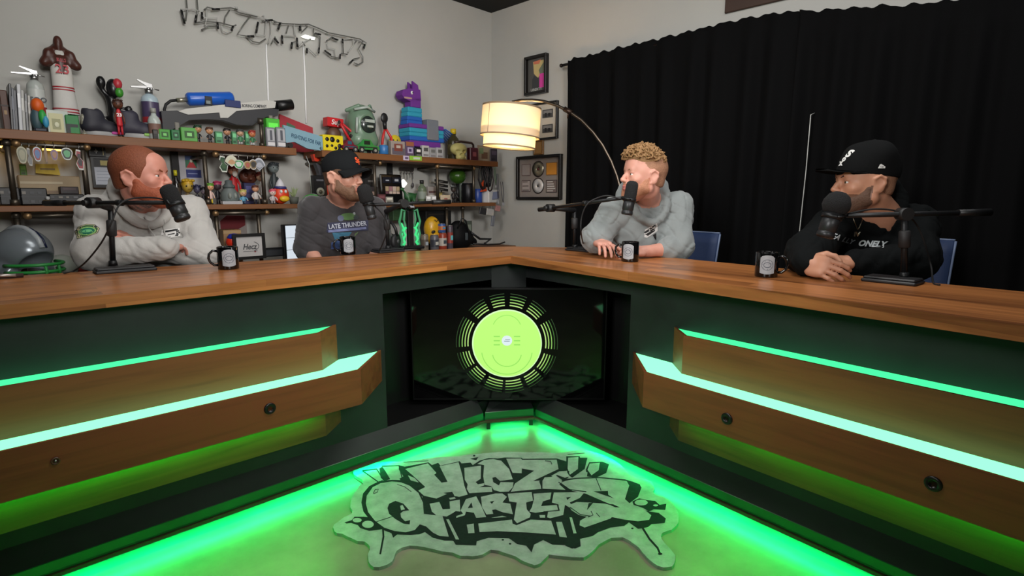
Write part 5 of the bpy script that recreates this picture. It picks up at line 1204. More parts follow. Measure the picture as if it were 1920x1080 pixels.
# ================================================================== shelving on the left wall
SD_ = .30
ZU = WL.at(467, 272, -SD_)[1]; ZU0 = WL.at(467, 286, -SD_)[1]
ZM = WL.at(467, 383, -SD_)[1]; ZM0 = WL.at(467, 392, -SD_)[1]
ZL = WL.at(850, 465, -.15)[1]
LV = {'U': ZU, 'M': ZM, 'L': ZL}
TU, TM_ = ZU-ZU0, ZM-ZM0
def uo(px, py, off): return WL.at(px, py, off)[0]
UNITS = ((uo(-260, 250, -SD_), uo(556, 280, -SD_), uo(567, 388, -SD_), 'long'), (uo(604, 285, -SD_), uo(934, 305, -SD_), uo(930, 384, -SD_), 'right'))
def cylp(b, p, q, r=.013): b.cyl(p, q, r, None, 10)
for (ua_, ub_, uc_, nm), lab in zip(UNITS, ('long pipe-framed wooden shelf unit crowded with toys, left part of the wall', 'pipe-framed wooden shelf unit beside the lamp, right part of the left wall')):
    t = thing('shelf_unit', WL.w(ua_, 0, 0), WL.rz, lab, 'shelves')
    L_ = ub_-ua_; Lm = uc_-ua_
    for z0, z1, ll in ((ZU0, ZU, L_), (ZM0, ZM, Lm)):
        b = MB().m(WOOD_SHELF); b.box(0, ll, -SD_, -.02, z0, z1, .003); b.build('shelf_board', t)
    posts = [(28, 380), (160, 330), (386, 330), (494, 345)] if nm == 'long' else [(608, 330), (703, 350), (820, 345), (888, 345)]
    for px, py in posts:
        u = uo(px, py, -.26)-ua_; b = MB().m(PIPE); cylp(b, (u, -.26, ZM), (u, -.26, ZU0)); cylp(b, (u, -.26, ZU0-.03), (u, -.26, ZU0-.005), .019); cylp(b, (u, -.26, ZM+.002), (u, -.26, ZM+.03), .019)
        cylp(b, (u, -.26, ZU0-.035), (u, -.0, ZU0-.035), .012); b.build('pipe_post', t)
    for px in ((34, 407, 486) if nm == 'long' else (700, 838, 868)):
        u = uo(px, 430, -.24)-ua_; b = MB().m(PIPE); cylp(b, (u, -.24, ZL), (u, -.24, ZM0)); cylp(b, (u, -.24, ZM0-.03), (u, -.24, ZM0-.004), .019); b.build('pipe_post', t)
    for a_, c_, zz in (((30, 162, 269), (404, 494, 289), (52, 150, 405), (404, 500, 400)) if nm == 'long' else ((640, 712, 302), (820, 888, 312))):
        ua1, z = WL.at(a_, zz, -.27); ub1 = uo(c_, zz, -.27); b = MB().m(mat((150, 146, 138), .35, .8) if zz in (269, 289) else PIPE); cylp(b, (ua1-ua_, -.27, z), (ub1-ua_, -.27, z), .007 if zz in (269, 289) else .012)
        for q in (ua1, ub1): cylp(b, (q-ua_, -.27, z), (q-ua_, -.27, (ZU0 if z > ZM else ZM0)-.0), .012)
        b.m(mat((150, 120, 84), .4, .7)); b.ell((ua1-ua_, -.27, z), .019, 12, 8); b.ell((ub1-ua_, -.27, z), .017, 12, 8); b.build('pipe_rail', t)
lowc = thing('low_cabinet', WL.w(uo(-260, 480, 0), 0, 0), WL.rz, 'long low dark cabinet under the wall shelves, mostly hidden by the desk', 'cabinet')
b = MB().m(mat((120, 78, 46), .6)); ll = -.04-uo(-260, 480, 0); b.box(0, ll, -.36, -.02, ZL-.03, ZL, .004); b.build('cabinet_top', lowc)
b = MB().m(mat((34, 32, 32), .7)); b.box(.02, ll-.02, -.34, -.02, .0, ZL-.03); b.build('cabinet_body', lowc)
for k in range(5):
    b = MB().m(mat((40, 38, 38), .6)); x0 = .03+(ll-.06)*k/5; x1 = .03+(ll-.06)*(k+1)/5-.008; b.box(x0, x1, -.358, -.34, .06, ZL-.04, .003); d = b.build('cabinet_door', lowc); b = MB().m(CHROME); b.box(x1-.04, x1-.03, -.375, -.358, ZL-.25, ZL-.13, .003); b.build('handle', d)

# ------------------------------------------------------------------ item helpers
class It:
    """spot on a shelf measured from the photo: base centre, width and height in metres"""
    def __init__(s, x0, x1, y0, lv, off=-.15, y1=None):
        ym = (y0+(y1 or y0+30))/2; s.u0 = uo(x0, ym, off); s.u1 = uo(x1, ym, off); s.u = (s.u0+s.u1)/2; s.w = s.u1-s.u0
        zt = WL.at((x0+x1)/2, y0, off)[1]; s.z = LV[lv] if isinstance(lv, str) else lv
        if lv == 'W': s.z = WL.at((x0+x1)/2, y1, off)[1]
        s.h = zt-s.z; s.off = off
    def thing(s, name, label, cat, group=None, rz=0): return thing(name, WL.w(s.u, s.off, s.z), WL.rz+rz, label, cat, group)
LV['W'] = 0
def one(it, name, label, cat, build, group=None, rz=0):
    """a thing that is a single mesh"""
    b = MB(); build(b, it.w, it.h); o = b.build(name); o.location = WL.w(it.u, it.off, it.z); o.rotation_euler = (0, 0, WL.rz+rz); return tag(o, label, cat, group)
def Cc(c, r=.5, **k): return mat(c, r, **k)
def boxy(x0, x1, y0, lv, col, name, label, cat='box', d=.06, off=-.15, art=None, group=None, rz=0, rough=.5, y1=None):
    it = It(x0, x1, y0, lv, off, y1)
    t = it.thing(name, label, cat, group, rz); w, h = it.w, it.h
    b = MB().m(Cc(col, rough)); b.box(-w/2, w/2, -d/2, d/2, 0, h, min(.003, w*.1)); b.build('body', t)
    y = -d/2-.0006
    for a in (art or [(-.35, .35, .55, .85, tuple(min(255, int(v*1.35)+18) for v in col)), (-.35, .2, .15, .3, tuple(int(v*.6) for v in col))]):
        b = MB().m(Cc(a[4], .5)); b.box(w*a[0], w*a[1], y-.0006, y, h*a[2], h*a[3]); y -= .0007; b.build('printed_patch', t)
    return t
def canny(x0, x1, y0, lv, col, name, label, cat='can', cap=None, off=-.15, group=None, band=None, y1=None, metal=0):
    it = It(x0, x1, y0, lv, off, y1); t = it.thing(name, label, cat, group); r, h = it.w/2, it.h
    b = MB().m(Cc(col, .35, metal=metal)); b.lathe([(.0001, 0), (r*.92, 0), (r, h*.04), (r, h*.9), (r*.86, h*.97), (r*.8, h*.975)], seg=22); b.build('body', t)
    b = MB().m(Cc(cap or (170, 170, 170), .3, metal=0 if cap else .9)); b.lathe([(r*.84, h*.965), (r*.84, h), (.0001, h)], seg=22); b.build('lid', t)
    if band:
        b = MB().m(Cc(band, .4)); b.lathe([(r*1.01, h*.3), (r*1.01, h*.72)], seg=22, cap=False); b.m(Cc(tuple(255-v for v in band), .5)); b.box(-r*.4, r*.4, -r*1.04, -r*.9, h*.42, h*.6); b.build('printed_band', t)
    return t
def bottle(x0, x1, y0, lv, col, cap, label, off=-.15, name='bottle', lab=None, group=None):
    it = It(x0, x1, y0, lv, off); t = it.thing(name, label, 'bottle', group); r, h = it.w/2, it.h
    b = MB().m(Cc(col, .2)); b.lathe([(.0001, 0), (r*.95, 0), (r, h*.03), (r, h*.6), (r*.8, h*.7), (r*.42, h*.78), (r*.4, h*.86)], seg=22); b.build('body', t)
    b = MB().m(Cc(cap, .4)); b.lathe([(r*.46, h*.84), (r*.46, h), (.0001, h)], seg=16); b.build('bottle_cap', t)
    b = MB().m(Cc(lab or (200, 196, 184), .6)); b.lathe([(r*1.012, h*.18), (r*1.012, h*.5)], seg=22, cap=False); b.build('bottle_label', t); return t
def figurine(x0, x1, y0, lv, skin, hair, shirt, pants, label, off=-.15, big=.36, group=None, name='figurine', extra=None, rz=0, y1=None, armc=None):
    it = It(x0, x1, y0, lv, off, y1); t = it.thing(name, label, 'figurine', group, rz); w, h = it.w, it.h; hd = h*big/2; bw = w*.5
    zt = h-hd*2
    b = MB().m(Cc(skin)); b.ell((0, 0, zt+hd*.95), (min(hd*.95, w*.46), hd*.85, hd*.95), 16, 12)
    b.m(Cc((16, 14, 14))); 
    for q in (-1, 1): b.ell((q*hd*.34, -hd*.78, zt+hd*.95), (hd*.10, hd*.06, hd*.13), 8, 6)
    b.m(Cc(tuple(int(v*.7) for v in skin))); b.ell((0, -hd*.84, zt+hd*.55), (hd*.22, hd*.05, hd*.05), 8, 6); b.build('head', t)
    b = MB().m(Cc(hair)); b.ell((0, hd*.10, zt+hd*1.25), (min(hd*1.02, w*.5), hd*.92, hd*.80), 16, 10); 
    for k in range(4): b.ell(((k-1.5)*hd*.4, -hd*.5, zt+hd*1.72), (hd*.28, hd*.35, hd*.22), 8, 6)
    b.build('hair', t)
    lg = zt*.40
    b = MB().m(Cc(shirt)); b.lathe([(bw*.40, lg*.95), (bw*.46, lg*1.1), (bw*.42, zt*.75), (bw*.30, zt*.94), (bw*.14, zt*1.04)], seg=14, sy=.7); b.build('torso', t)
    b = MB().m(Cc(armc or shirt))
    for q in (-1, 1): b.tube([(q*bw*.36, 0, zt*.88), (q*bw*.66, -bw*.15, zt*.68), (q*bw*.62, -bw*.5, zt*.50)], w*.06, 8, radii=[w*.075, w*.07, w*.055])
    b.m(Cc(skin)); [b.ell((q*bw*.62, -bw*.55, zt*.48), w*.06, 8, 6) for q in (-1, 1)]; b.build('arms', t)
    b = MB().m(Cc(pants))
    for q in (-1, 1): b.cyl((q*bw*.22, 0, lg*1.05), (q*bw*.25, 0, lg*.12), w*.095, w*.08)
    b.m(Cc((28, 26, 28))); [b.ell((q*bw*.26, -w*.05, lg*.12), (w*.10, w*.17, lg*.12), 10, 6) for q in (-1, 1)]; b.build('legs', t)
    if extra: extra(t, w, h, zt, hd)
    return t

# ------------------------------------------------------------------ top shelf, from the left
boxy(-2, 12, 172, 'U', (82, 52, 40), 'leather_case', 'brown leather case at the far left end of the top shelf', 'case', .12, art=[(-.5, .5, .60, .64, (50, 30, 24)), (-.2, .2, .4, .5, (150, 120, 80))])
cols = [((24, 24, 28), 160, 12, 17), ((60, 64, 76), 168, 17, 22), ((36, 38, 46), 172, 21, 27), ((178, 180, 184), 161, 27, 34), ((150, 150, 146), 172, 35, 41), ((104, 106, 108), 178, 42, 47), ((170, 168, 162), 182, 48, 53)]
nmz = ['thin black game case leaning, leftmost of the upright cases', 'slate blue upright case second from the left end', 'charcoal upright case beside the silver one', 'tall silver upright case, brightest of the row', 'pale grey upright case right of the silver one', 'mid grey upright case near the first extinguisher', 'ivory upright case against the first extinguisher']
for i, (c, y, a, z_) in enumerate(cols):
    it = It(a, z_, y, 'U', -.16); t = it.thing('upright_case', nmz[i], 'case', 'upright cases at the left end of the top shelf')
    b = MB().m(Cc(c, .35)); b.box(-it.w/2, it.w/2, -.07, .07, 0, it.h, .002, tilt=(0, .06, 0)); b.build('case', t)
    b = MB().m(Cc(tuple(min(255, v+60) for v in c), .5)); b.box(-it.w*.3, it.w*.3, -.0712, -.07, it.h*.5, it.h*.8, tilt=(0, .06, 0)); b.build('spine_label', t)
def extinguisher(x0, x1, yt, ybody, bx0, bx1, col, lab, band, ytext, off=-.13):
    it = It(bx0, bx1, ybody, 'U', off); t = it.thing('fire_extinguisher', lab, 'fire extinguisher', 'chrome-topped extinguishers on the top shelf'); r, h = it.w/2, it.h
    b = MB().m(Cc(col, .25)); b.lathe([(.0001, 0), (r*.9, 0), (r, h*.03), (r, h*.84), (r*.9, h*.92), (r*.5, h*.98), (r*.3, h)], seg=28); b.build('cylinder', t)
    b = MB().m(Cc(band, .4)); b.lathe([(r*1.01, h*.42), (r*1.01, h*.82)], seg=28, cap=False); b.m(Cc((20, 24, 40), .5)); b.text(ytext, r*.9, TX(0, -r*1.03, h*.62), .0005, .001)
    b.m(Cc((150, 40, 48), .5)); b.lathe([(r*1.015, h*.38), (r*1.015, h*.5)], seg=28, cap=False); b.build('printed_band', t)
    hx = uo(x0, yt, off)-it.u; ht = WL.at((x0+x1)/2, yt, off)[1]-it.z; hh = ht-h
    b = MB().m(CHROME); b.cyl((0, 0, h), (0, 0, h+hh*.3), r*.45, r*.5); b.cyl((0, 0, h+hh*.3), (0, 0, h+hh*.45), r*.3); b.cyl((r*.2, 0, h+hh*.42), (r*1.2, 0, h+hh*.36), r*.08); b.build('valve', t)
    b = MB().m(CHROME); b.prism([(r*.35, -r*.18, h+hh*.45), (-r*.4, -r*.18, h+hh*.55), (hx*.96, -r*.18, h+hh*.42), (hx*.96, -r*.18, h+hh*.34), (-r*.3, -r*.18, h+hh*.38), (r*.3, -r*.18, h+hh*.32)], (0, r*.36, 0)); b.build('lower_lever', t)
    b = MB().m(CHROME); b.prism([(r*.45, -r*.16, h+hh*.5), (r*.4, -r*.16, h+hh*.74), (-r*.4, -r*.16, h+hh*.84), (hx*.55, -r*.16, h+hh*1.0), (hx*.6, -r*.16, h+hh*.93), (-r*.5, -r*.16, h+hh*.66), (-r*.1, -r*.16, h+hh*.5)], (0, r*.32, 0)); b.build('upper_lever', t)
extinguisher(17, 82, 125, 150, 49, 83, (176, 182, 178), 'fire extinguisher with pale body behind the orange toy ball', (192, 196, 192), 'TOO')
extinguisher(242, 298, 150, 176, 264, 297, (168, 186, 196), 'fire extinguisher with blue and dark red band right of the sneakers', (70, 60, 90), '3')
# orange/green astronaut toy
it = It(52, 88, 184, 'U', -.25); t = it.thing('space_toy', 'orange-headed toy with green and blue body before the left extinguisher', 'toy'); w, h = it.w, it.h
b = MB().m(Cc((214, 92, 24))); b.ell((0, 0, h*.78), (w*.36, w*.36, h*.22), 20, 14); b.build('head', t)
b = MB().m(Cc((60, 84, 92))); b.ell((-w*.12, 0, h*.36), (w*.34, w*.32, h*.34), 18, 12); b.m(Cc((46, 160, 70))); b.ell((w*.16, -.02, h*.44), (w*.22, w*.26, h*.22), 16, 10); b.m(Cc((60, 150, 190))); b.ell((w*.28, -.03, h*.30), (w*.18, w*.2, h*.18), 14, 10); b.m(Cc((40, 46, 60))); b.box(-w*.35, w*.3, -.04, .04, 0, h*.10, .004); b.build('body', t)
# basketball figure
it = It(80, 136, 66, 'U', -.10); t = it.thing('basketball_figurine', 'large basketball player figurine in a white 23 jersey with hands behind its head', 'figurine'); w, h = it.w, it.h
DARK = (70, 36, 28)
b = SDF(); b.ell((0, 0, h*.925), (w*.165, w*.17, h*.072), .01); b.cap((0, 0, h*.80), (0, 0, h*.90), w*.12, w*.11, .01)
for q in (-1, 1): b.cap((q*w*.26, .0, h*.75), (q*w*.52, -.01, h*.715), w*.15, w*.15, .02); b.cap((q*w*.52, -.01, h*.715), (q*w*.36, -.0, h*.82), w*.15, w*.14, .02); b.cap((q*w*.36, 0, h*.82), (q*w*.12, .03, h*.90), w*.13, w*.08, .02)
for q in (-1, 1): b.cap((q*w*.2, 0, h*.30), (q*w*.22, -.005, h*.15), w*.12, w*.10); b.cap((q*w*.22, -.005, h*.15), (q*w*.22, 0, h*.03), w*.09, w*.07)
b.cap((0, 0, h*.36), (0, 0, h*.74), w*.26, w*.28, .02); b.mesh('body', .006, [Cc(DARK, .4)], t)
b = MB().m(Cc((206, 204, 198), .7)); b.lathe([(w*.34, h*.46), (w*.37, h*.50), (w*.36, h*.66), (w*.33, h*.74), (w*.14, h*.85), (w*.12, h*.85)], seg=24, sy=.75); b.m(Cc((176, 30, 44)))
b.text('BULLS', h*.05, TX(0, -w*.30, h*.745), .001, .0003, width=w*.30); b.text('23', h*.12, TX(0, -w*.315, h*.655), .001, .0008); b.build('jersey', t)
b = MB().m(Cc((200, 198, 194), .7)); b.lathe([(w*.46, h*.22), (w*.44, h*.24), (w*.36, h*.49)], seg=24, sy=.75, cap=False); b.m(Cc((160, 30, 44)));
for zz, rr in ((.235, .462), (.265, .455), (.455, .385), (.48, .378)): b.lathe([(w*rr, h*zz), (w*(rr-.004), h*(zz+.012))], seg=24, sy=.76, cap=False)
b.build('shorts', t)
b = MB().m(Cc((30, 28, 30))); [b.ell((q*w*.22, -.015, h*.022), (w*.12, w*.22, h*.022), 12, 8) for q in (-1, 1)]; b.build('shoes', t)
it = It(88, 130, 207, 'U', -.26); t = it.thing('card_sleeve', 'cream trading card in a clear sleeve in front of the basketball figurine', 'card')
b = MB().m(Cc((176, 184, 176), .2)); b.box(-it.w*.5, it.w*.46, .002, .006, 0, it.h, .001); b.build('sleeve', t); b = MB().m(Cc((196, 192, 150))); b.box(-it.w*.42, it.w*.22, -.002, .001, 0, it.h*.86); b.m(Cc((150, 150, 110))); b.box(-it.w*.30, it.w*.08, -.003, -.002, it.h*.16, it.h*.62); b.m(Cc((206, 206, 176))); b.ell((-it.w*.1, -.004, it.h*.36), (it.w*.12, .002, it.h*.12), 12, 8); b.build('card', t)
boxy(122, 147, 217, 'U', (28, 120, 56), 'green_box', 'bright green box with a black stripe right of the cream card', d=.05, off=-.25, art=[(-.5, .4, .35, .52, (20, 22, 24)), (-.5, -.2, .0, .5, (24, 30, 28))])
one(It(150, 162, 214, 'U', -.22), 'glass_trophy', 'small clear trophy left of the dark sneakers', 'trophy', lambda b, w, h: (b.m(Cc((128, 126, 112), .15)), b.lathe([(.0001, 0), (w*.5, 0), (w*.5, h*.1), (w*.15, h*.16), (w*.15, h*.4), (w*.5, h*.55), (w*.45, h*.9), (w*.2, h), (.0001, h)], seg=14)))
def sneaker(x0, x1, y0, body, lining, accent, label, rz):
    it = It(x0, x1, y0, 'U', -.2); t = it.thing('sneaker', label, 'shoe', 'dark sneakers on the top shelf', rz); L, h = max(it.w, .20), it.h
    s = SDF(); s.cap((-L*.30, 0, h*.36), (L*.10, 0, h*.30), .038, .036, .03); s.cap((L*.1, 0, h*.28), (L*.38, 0, h*.22), .036, .026, .03); s.cap((-L*.34, 0, h*.35), (-L*.32, 0, h*.80), .034, .032, .03); s.cap((-L*.2, 0, h*.42), (-L*.14, 0, h*.74), .034, .030, .03); s.cap((-L*.3, 0, h*.98), (-L*.2, 0, h*.55), .024, .022, .01, 's')
    s.ell((0, 0, -.02), (L, .2, .03), .004, 's'); s.mesh('upper', .0045, [Cc(body, .6)], t)
    b = MB().m(Cc((150, 150, 150), .5)); rows = []
    for z, k in ((0, .96), (h*.03, 1), (h*.14, 1), (h*.17, .97)): rows.append([(k*(L*.47*math.cos(a)), k*(.040*math.sin(a)*(1-.12*math.cos(a))), z) for a in [2*math.pi*i/24 for i in range(24)]])
    b.grid(rows, closed_u=True, cap0=True, cap1=True); b.m(Cc(accent, .5)); b.box(L*.10, L*.36, -.0415, -.030, h*.10, h*.19, .003); b.build('sole', t)
    b = MB().m(Cc(lining, .6)); b.ell((-L*.25, 0, h*.80), (.030, .024, .018), 14, 8); b.m(Cc((80, 78, 84), .6)); [b.tube([(L*(-.10+.06*k), -.02, h*(.60-.07*k)), (L*(-.09+.06*k), 0, h*(.64-.07*k)), (L*(-.10+.06*k), .02, h*(.60-.07*k))], .003, 6) for k in range(4)]; b.build('laces', t)
    return t
sneaker(164, 222, 202, (40, 40, 50), (110, 30, 40), (190, 70, 150), 'dark sneaker with a red lining and pink accent, left one of the pair', .1)
sneaker(234, 284, 204, (48, 46, 60), (50, 84, 150), (130, 180, 80), 'dark sneaker with a blue lining and green accent, right one of the pair', -.25)
it = It(180, 236, 142, 'U', -.09); t = it.thing('vinyl_toy', 'tall black vinyl toy with a half red and green head behind the sneakers', 'toy'); w, h = it.w, it.h
b = SDF(); b.cap((0, 0, h*.1), (-w*.05, 0, h*.62), w*.22, w*.18, .03); b.cap((-w*.05, 0, h*.60), (-w*.34, 0, h*.78), w*.1, w*.08, .02); b.ell((-w*.34, 0, h*.88), (w*.16, w*.14, h*.10), .01); b.cap((0, 0, h*.52), (w*.42, -.01, h*.50), w*.07, w*.05, .02); b.ell((w*.50, -.01, h*.49), (w*.12, w*.1, h*.07), .01)
b.cap((0, 0, h*.3), (-w*.5, -.01, h*.36), w*.05, w*.03, .02); b.mesh('body', .006, [Cc((18, 18, 20), .3)], t)
b = MB().m(Cc((22, 22, 24), .3)); b.ell((w*.04, -.01, h*.80), (w*.24, w*.22, h*.15), 20, 14); b.m(Cc((178, 50, 60), .4)); b.ell((w*.17, -.03, h*.87), (w*.16, w*.16, h*.085), 16, 10); b.m(Cc((58, 140, 44), .4)); b.ell((w*.19, -.03, h*.74), (w*.15, w*.16, h*.08), 16, 10); b.build('head', t)
figurine(208, 234, 186, 'U', (92, 52, 34), (60, 34, 24), (190, 34, 44), (180, 30, 40), 'small basketball figurine in red between the two dark sneakers', -.27, .26, armc=(92, 52, 34), extra=lambda t, w, h, zt, hd: (lambda b: (b.m(Cc((230, 220, 220))), b.text('23', h*.12, TX(0, -w*.19, zt*.78), .0006, .001), b.build('shirt_number', t)))(MB()))
bottle(276, 300, 203, 'U', (176, 184, 180), (150, 150, 144), 'white plastic bottle in front of the second extinguisher', -.25, lab=(120, 90, 80))
boxy(286, 296, 243, 'U', (40, 36, 34), 'small_dark_box', 'tiny dark box left of the green cubes', off=-.27, d=.03)
for i, (a, c, y, col) in enumerate(((297, 318, 243, (70, 150, 56)), (320, 336, 244, (44, 112, 66)), (338, 368, 240, (88, 158, 74)))):
    boxy(a, c, y, 'U', col, 'green_cube', ['lime green cube with a dark emblem, leftmost of three', 'dark green narrow cube, middle of three', 'wide pale green cube, rightmost of three'][i], 'box', .045, -.26, art=[(-.3, .3, .25, .75, tuple(int(v*.55) for v in col)), (-.15, .15, .38, .62, tuple(min(255, v+50) for v in col))], group='green cubes on the top shelf')
FG = 'small figurines in front of the launcher'
for a, c, y, sk, hr, sh_, pt, lb in ((363, 379, 234, (190, 140, 100), (30, 60, 40), (30, 32, 34), (30, 30, 30), 'small figurine with green-black cap, leftmost of the five'), (384, 402, 238, (206, 150, 110), (84, 54, 36), (40, 40, 44), (60, 60, 60), 'small figurine with brown hair, second of the five'), (418, 434, 240, (196, 144, 110), (36, 28, 26), (24, 26, 30), (30, 30, 34), 'small figurine with black hair and black suit, middle of the five'), (442, 459, 242, (200, 160, 130), (60, 60, 60), (60, 120, 80), (190, 190, 186), 'small figurine in a green jacket, fourth of the five'), (465, 481, 244, (200, 120, 80), (150, 50, 40), (50, 110, 70), (190, 190, 190), 'small red-haired figurine in green, rightmost of the five')):
    figurine(a, c, y, 'U', sk, hr, sh_, pt, lb, -.27, .46, FG)
for k, (a, c) in enumerate(((403, 417), (434, 443), (459, 466))): boxy(a, c, 247, 'U', (76, 134, 92), 'clear_green_box', ['green clear box between the second and middle figurine', 'thin green box right of the black-suited figurine', 'thin green box left of the red-haired figurine'][k], off=-.24, d=.03, group='clear green boxes between figurines')
# launcher prop with blue canister
it = It(300, 549, 170, 'U', -.16); w = it.w; u_ = lambda px, py: (uo(px, py, -.16)-it.u, 0, WL.at(px, py, -.16)[1]-ZU)
t = it.thing('launcher_prop', 'white and black rifle-shaped torch launcher with a blue gas canister on top', 'launcher')
def poly3(b, pts, d): b.prism([(u_(*p)[0], -d/2, u_(*p)[2]) for p in pts], (0, d, 0))
b = MB().m(Cc((44, 44, 48), .5)); poly3(b, [(300, 209), (330, 208), (348, 214), (375, 213), (410, 210), (440, 206), (500, 203), (520, 206), (518, 218), (495, 220), (470, 236), (440, 234), (415, 226), (385, 224), (352, 226), (335, 236), (316, 246), (304, 244)], .05); b.build('stock', t)
b = MB().m(Cc((192, 190, 184), .4)); poly3(b, [(332, 210), (345, 205), (410, 198), (500, 189), (514, 192), (512, 203), (440, 209), (424, 222), (410, 222), (408, 212), (350, 216)], .062)
b.m(Cc((40, 40, 44))); p = u_(468, 200); b.text('THE BORING COMPANY', .026, TX(p[0], -.032, p[2]-.0, 0) @ Matrix.Rotation(.08, 4, 'Z'), .0004, .0005, width=.19); b.build('receiver', t)
b = MB().m(Cc((16, 16, 18), .4)); a, c = Vector(u_(517, 199)), Vector(u_(547, 196)); b.cyl(a, c, .034, .034, 22); b.cyl(Vector(u_(508, 200)), a, .024); b.build('muzzle', t)
b = MB().m(Cc((34, 92, 190), .3)); a, c = Vector(u_(350, 186)), Vector(u_(436, 184)); b.lathe([(.0001, 0), (.03, .001), (.038, .012), (.038, (c-a).length-.012), (.030, (c-a).length), (.0001, (c-a).length)], a, 24, (c-a).normalized()); b.build('gas_canister', t)
b = MB().m(Cc((20, 24, 34), .5)); b.box(u_(364, 0)[0], u_(378, 0)[0], -.0395, -.020, a.z-.024, a.z+.026, .002); b.m(Cc((120, 130, 130))); b.box(u_(366, 0)[0], u_(374, 0)[0], -.0402, -.0394, a.z-.018, a.z+.0); b.build('canister_label', t); b = MB().m(Cc((26, 40, 96))); b.box(u_(402, 0)[0], u_(432, 0)[0], -.0400, -.030, a.z-.022, a.z+.02, .002); b.build('canister_label', t)
b = MB().m(Cc((160, 156, 140), .3, metal=.7)); b.cyl(Vector(u_(331, 188)), Vector(u_(350, 187)), .013); b.m(RUBBER); b.tube([Vector(u_(*q)) for q in ((331, 188), (320, 189), (311, 196), (308, 206), (312, 216), (320, 222))], .008, 8); b.build('hose', t)
b = MB().m(Cc((120, 116, 108), .5)); 
for q in ((330, 240), (505, 226)): p = u_(*q); b.box(p[0]-.012, p[0]+.012, -.03, .03, 0, p[2]+.03, .003)
b.build('display_foot', t)
one(It(484, 494, 222, 'U', -.27), 'pipe_fitting', 'short upright grey pipe with collar at the end of the figurine row', 'pipe', lambda b, w, h: (b.m(PIPE), b.cyl((0, 0, 0), (0, 0, h*.9), w*.3), b.cyl((0, 0, h*.8), (0, 0, h), w*.55), b.cyl((0, 0, 0), (0, 0, h*.12), w*.5)))
for a, c, lb in ((498, 515, 'silver card stand right of the upright pipe'), (517, 535, 'silver card stand left of the light blue board')):
    boxy(a, c, 239, 'U', (120, 120, 126), 'card_stand', lb, 'card', .02, -.27, art=[(-.38, .38, .30, .92, (168, 168, 172)), (-.1, .15, .35, .85, (80, 82, 90)), (-.38, .38, .06, .24, (206, 204, 206))], group='silver card stands')
boxy(497, 522, 223, 'U', (70, 176, 50), 'lime_box', 'lime green box behind the silver card stands', d=.05, off=-.20)
# leaning red picture, blue board, yellow block
it = It(520, 586, 217, 'U', -.04); one(it, 'canvas_print', 'red and green art print leaning behind the light blue board', 'picture', lambda b, w, h: (b.m(Cc((168, 50, 60), .7)), b.prism([(-w*.5, 0, 0), (w*.5, 0, 0), (w*.5, 0, h*.72), (-w*.42, 0, h)], (0, .015, 0)), b.m(Cc((150, 170, 150), .7)), b.flat([(-w*.1, -.001, h*.3), (w*.3, -.001, h*.25), (w*.34, -.001, h*.55), (0, -.001, h*.65)]), b.m(Cc((70, 110, 84), .7)), b.flat([(-w*.30, -.0015, h*.5), (-w*.1, -.0015, h*.4), (0, -.0015, h*.7), (-w*.24, -.0015, h*.8)])))
it = It(532, 604, 232, 'U', -.28); t = it.thing('name_board', 'light blue slanted board lettered FIGHTING FOR FAR with small wheels', 'board'); w, h = it.w, it.h
zz = lambda py, px: WL.at(px, py, -.28)[1]-ZU
b = MB().m(Cc((124, 160, 176), .5)); b.prism([(-w*.5, 0, zz(234, 532)), (w*.5, 0, zz(256, 604)), (w*.5, 0, zz(283, 604)), (w*.08, 0, zz(278, 570)), (-w*.24, 0, zz(266, 552)), (-w*.46, 0, zz(268, 536))], (0, .02, 0)); b.m(Cc((30, 70, 96))); b.text('FIGHTING FOR FAR', .036, TX(w*.06, -.001, zz(262, 572)) @ Matrix.Rotation(-.20, 4, 'Z'), .0005, .0006, width=w*.78); b.build('board', t)
b = MB().m(RUBBER); 
for q in (536, 545): p = uo(q, 270, -.28)-it.u; b.cyl((p, -.002, .018), (p, .03, .018), .016)
b.cyl((w*.45, 0, .012), (w*.45, .03, .012), .012); b.build('wheels', t)
it = It(602, 640, 254, 'U', -.24); t = it.thing('toy_block', 'yellow block with black holes right of the light blue board', 'toy'); w, h = it.w, it.h
b = MB().m(Cc((222, 200, 30), .4)); b.box(-w/2, w/2, -.03, .03, 0, h, .004); b.build('block', t); b = MB().m(Cc((24, 22, 16)))
for x, z, r in ((-.3, .72, .09), (-.05, .72, .12), (.22, .66, .08), (-.32, .3, .07), (-.08, .34, .06), (.3, .34, .10), (.1, .2, .07)): b.lathe([(w*r, 0), (w*r, .002), (.0001, .002)], (w*x, -.03, h*z), 14, (0, -1, 0))
b.build('holes', t)
# ------------------------------------------------------------------ top shelf of the right unit
it = It(610, 640, 222, 'U', -.12); t = it.thing('brick_box', 'red box lettered Sup on a round brown stand', 'box'); w, h = it.w, it.h
b = MB().m(Cc((196, 30, 36), .4)); b.box(-w*.5, w*.5, -.035, .035, h*.74, h, .003, tilt=(0, .05, 0)); b.m(WHITE); b.text('Sup', h*.20, TX(0, -.037, h*.87), .0005, .001, shear=.2); b.build('red_box', t)
b = MB().m(Cc((92, 62, 48), .5)); b.ell((0, 0, h*.54), (w*.42, .04, h*.22), 18, 12); b.cyl((0, 0, 0), (0, 0, h*.4), w*.16, w*.1); b.cyl((0, 0, 0), (0, 0, h*.04), w*.3); b.build('stand', t)
it = It(634, 700, 228, 'U', -.20); w, h = it.w, it.h
t = it.thing('toy_scooter', 'red and black toy scooter leaning below the green helmet', 'toy')
b = MB().m(Cc((190, 34, 40), .4)); b.tube([(-w*.46, 0, h*.95), (-w*.30, 0, h*.62), (-w*.10, 0, h*.22)], .010, 8); b.tube([(-w*.36, .01, h*.9), (w*.10, .01, h*.48), (w*.40, .01, h*.30)], .009, 8); b.build('frame', t)
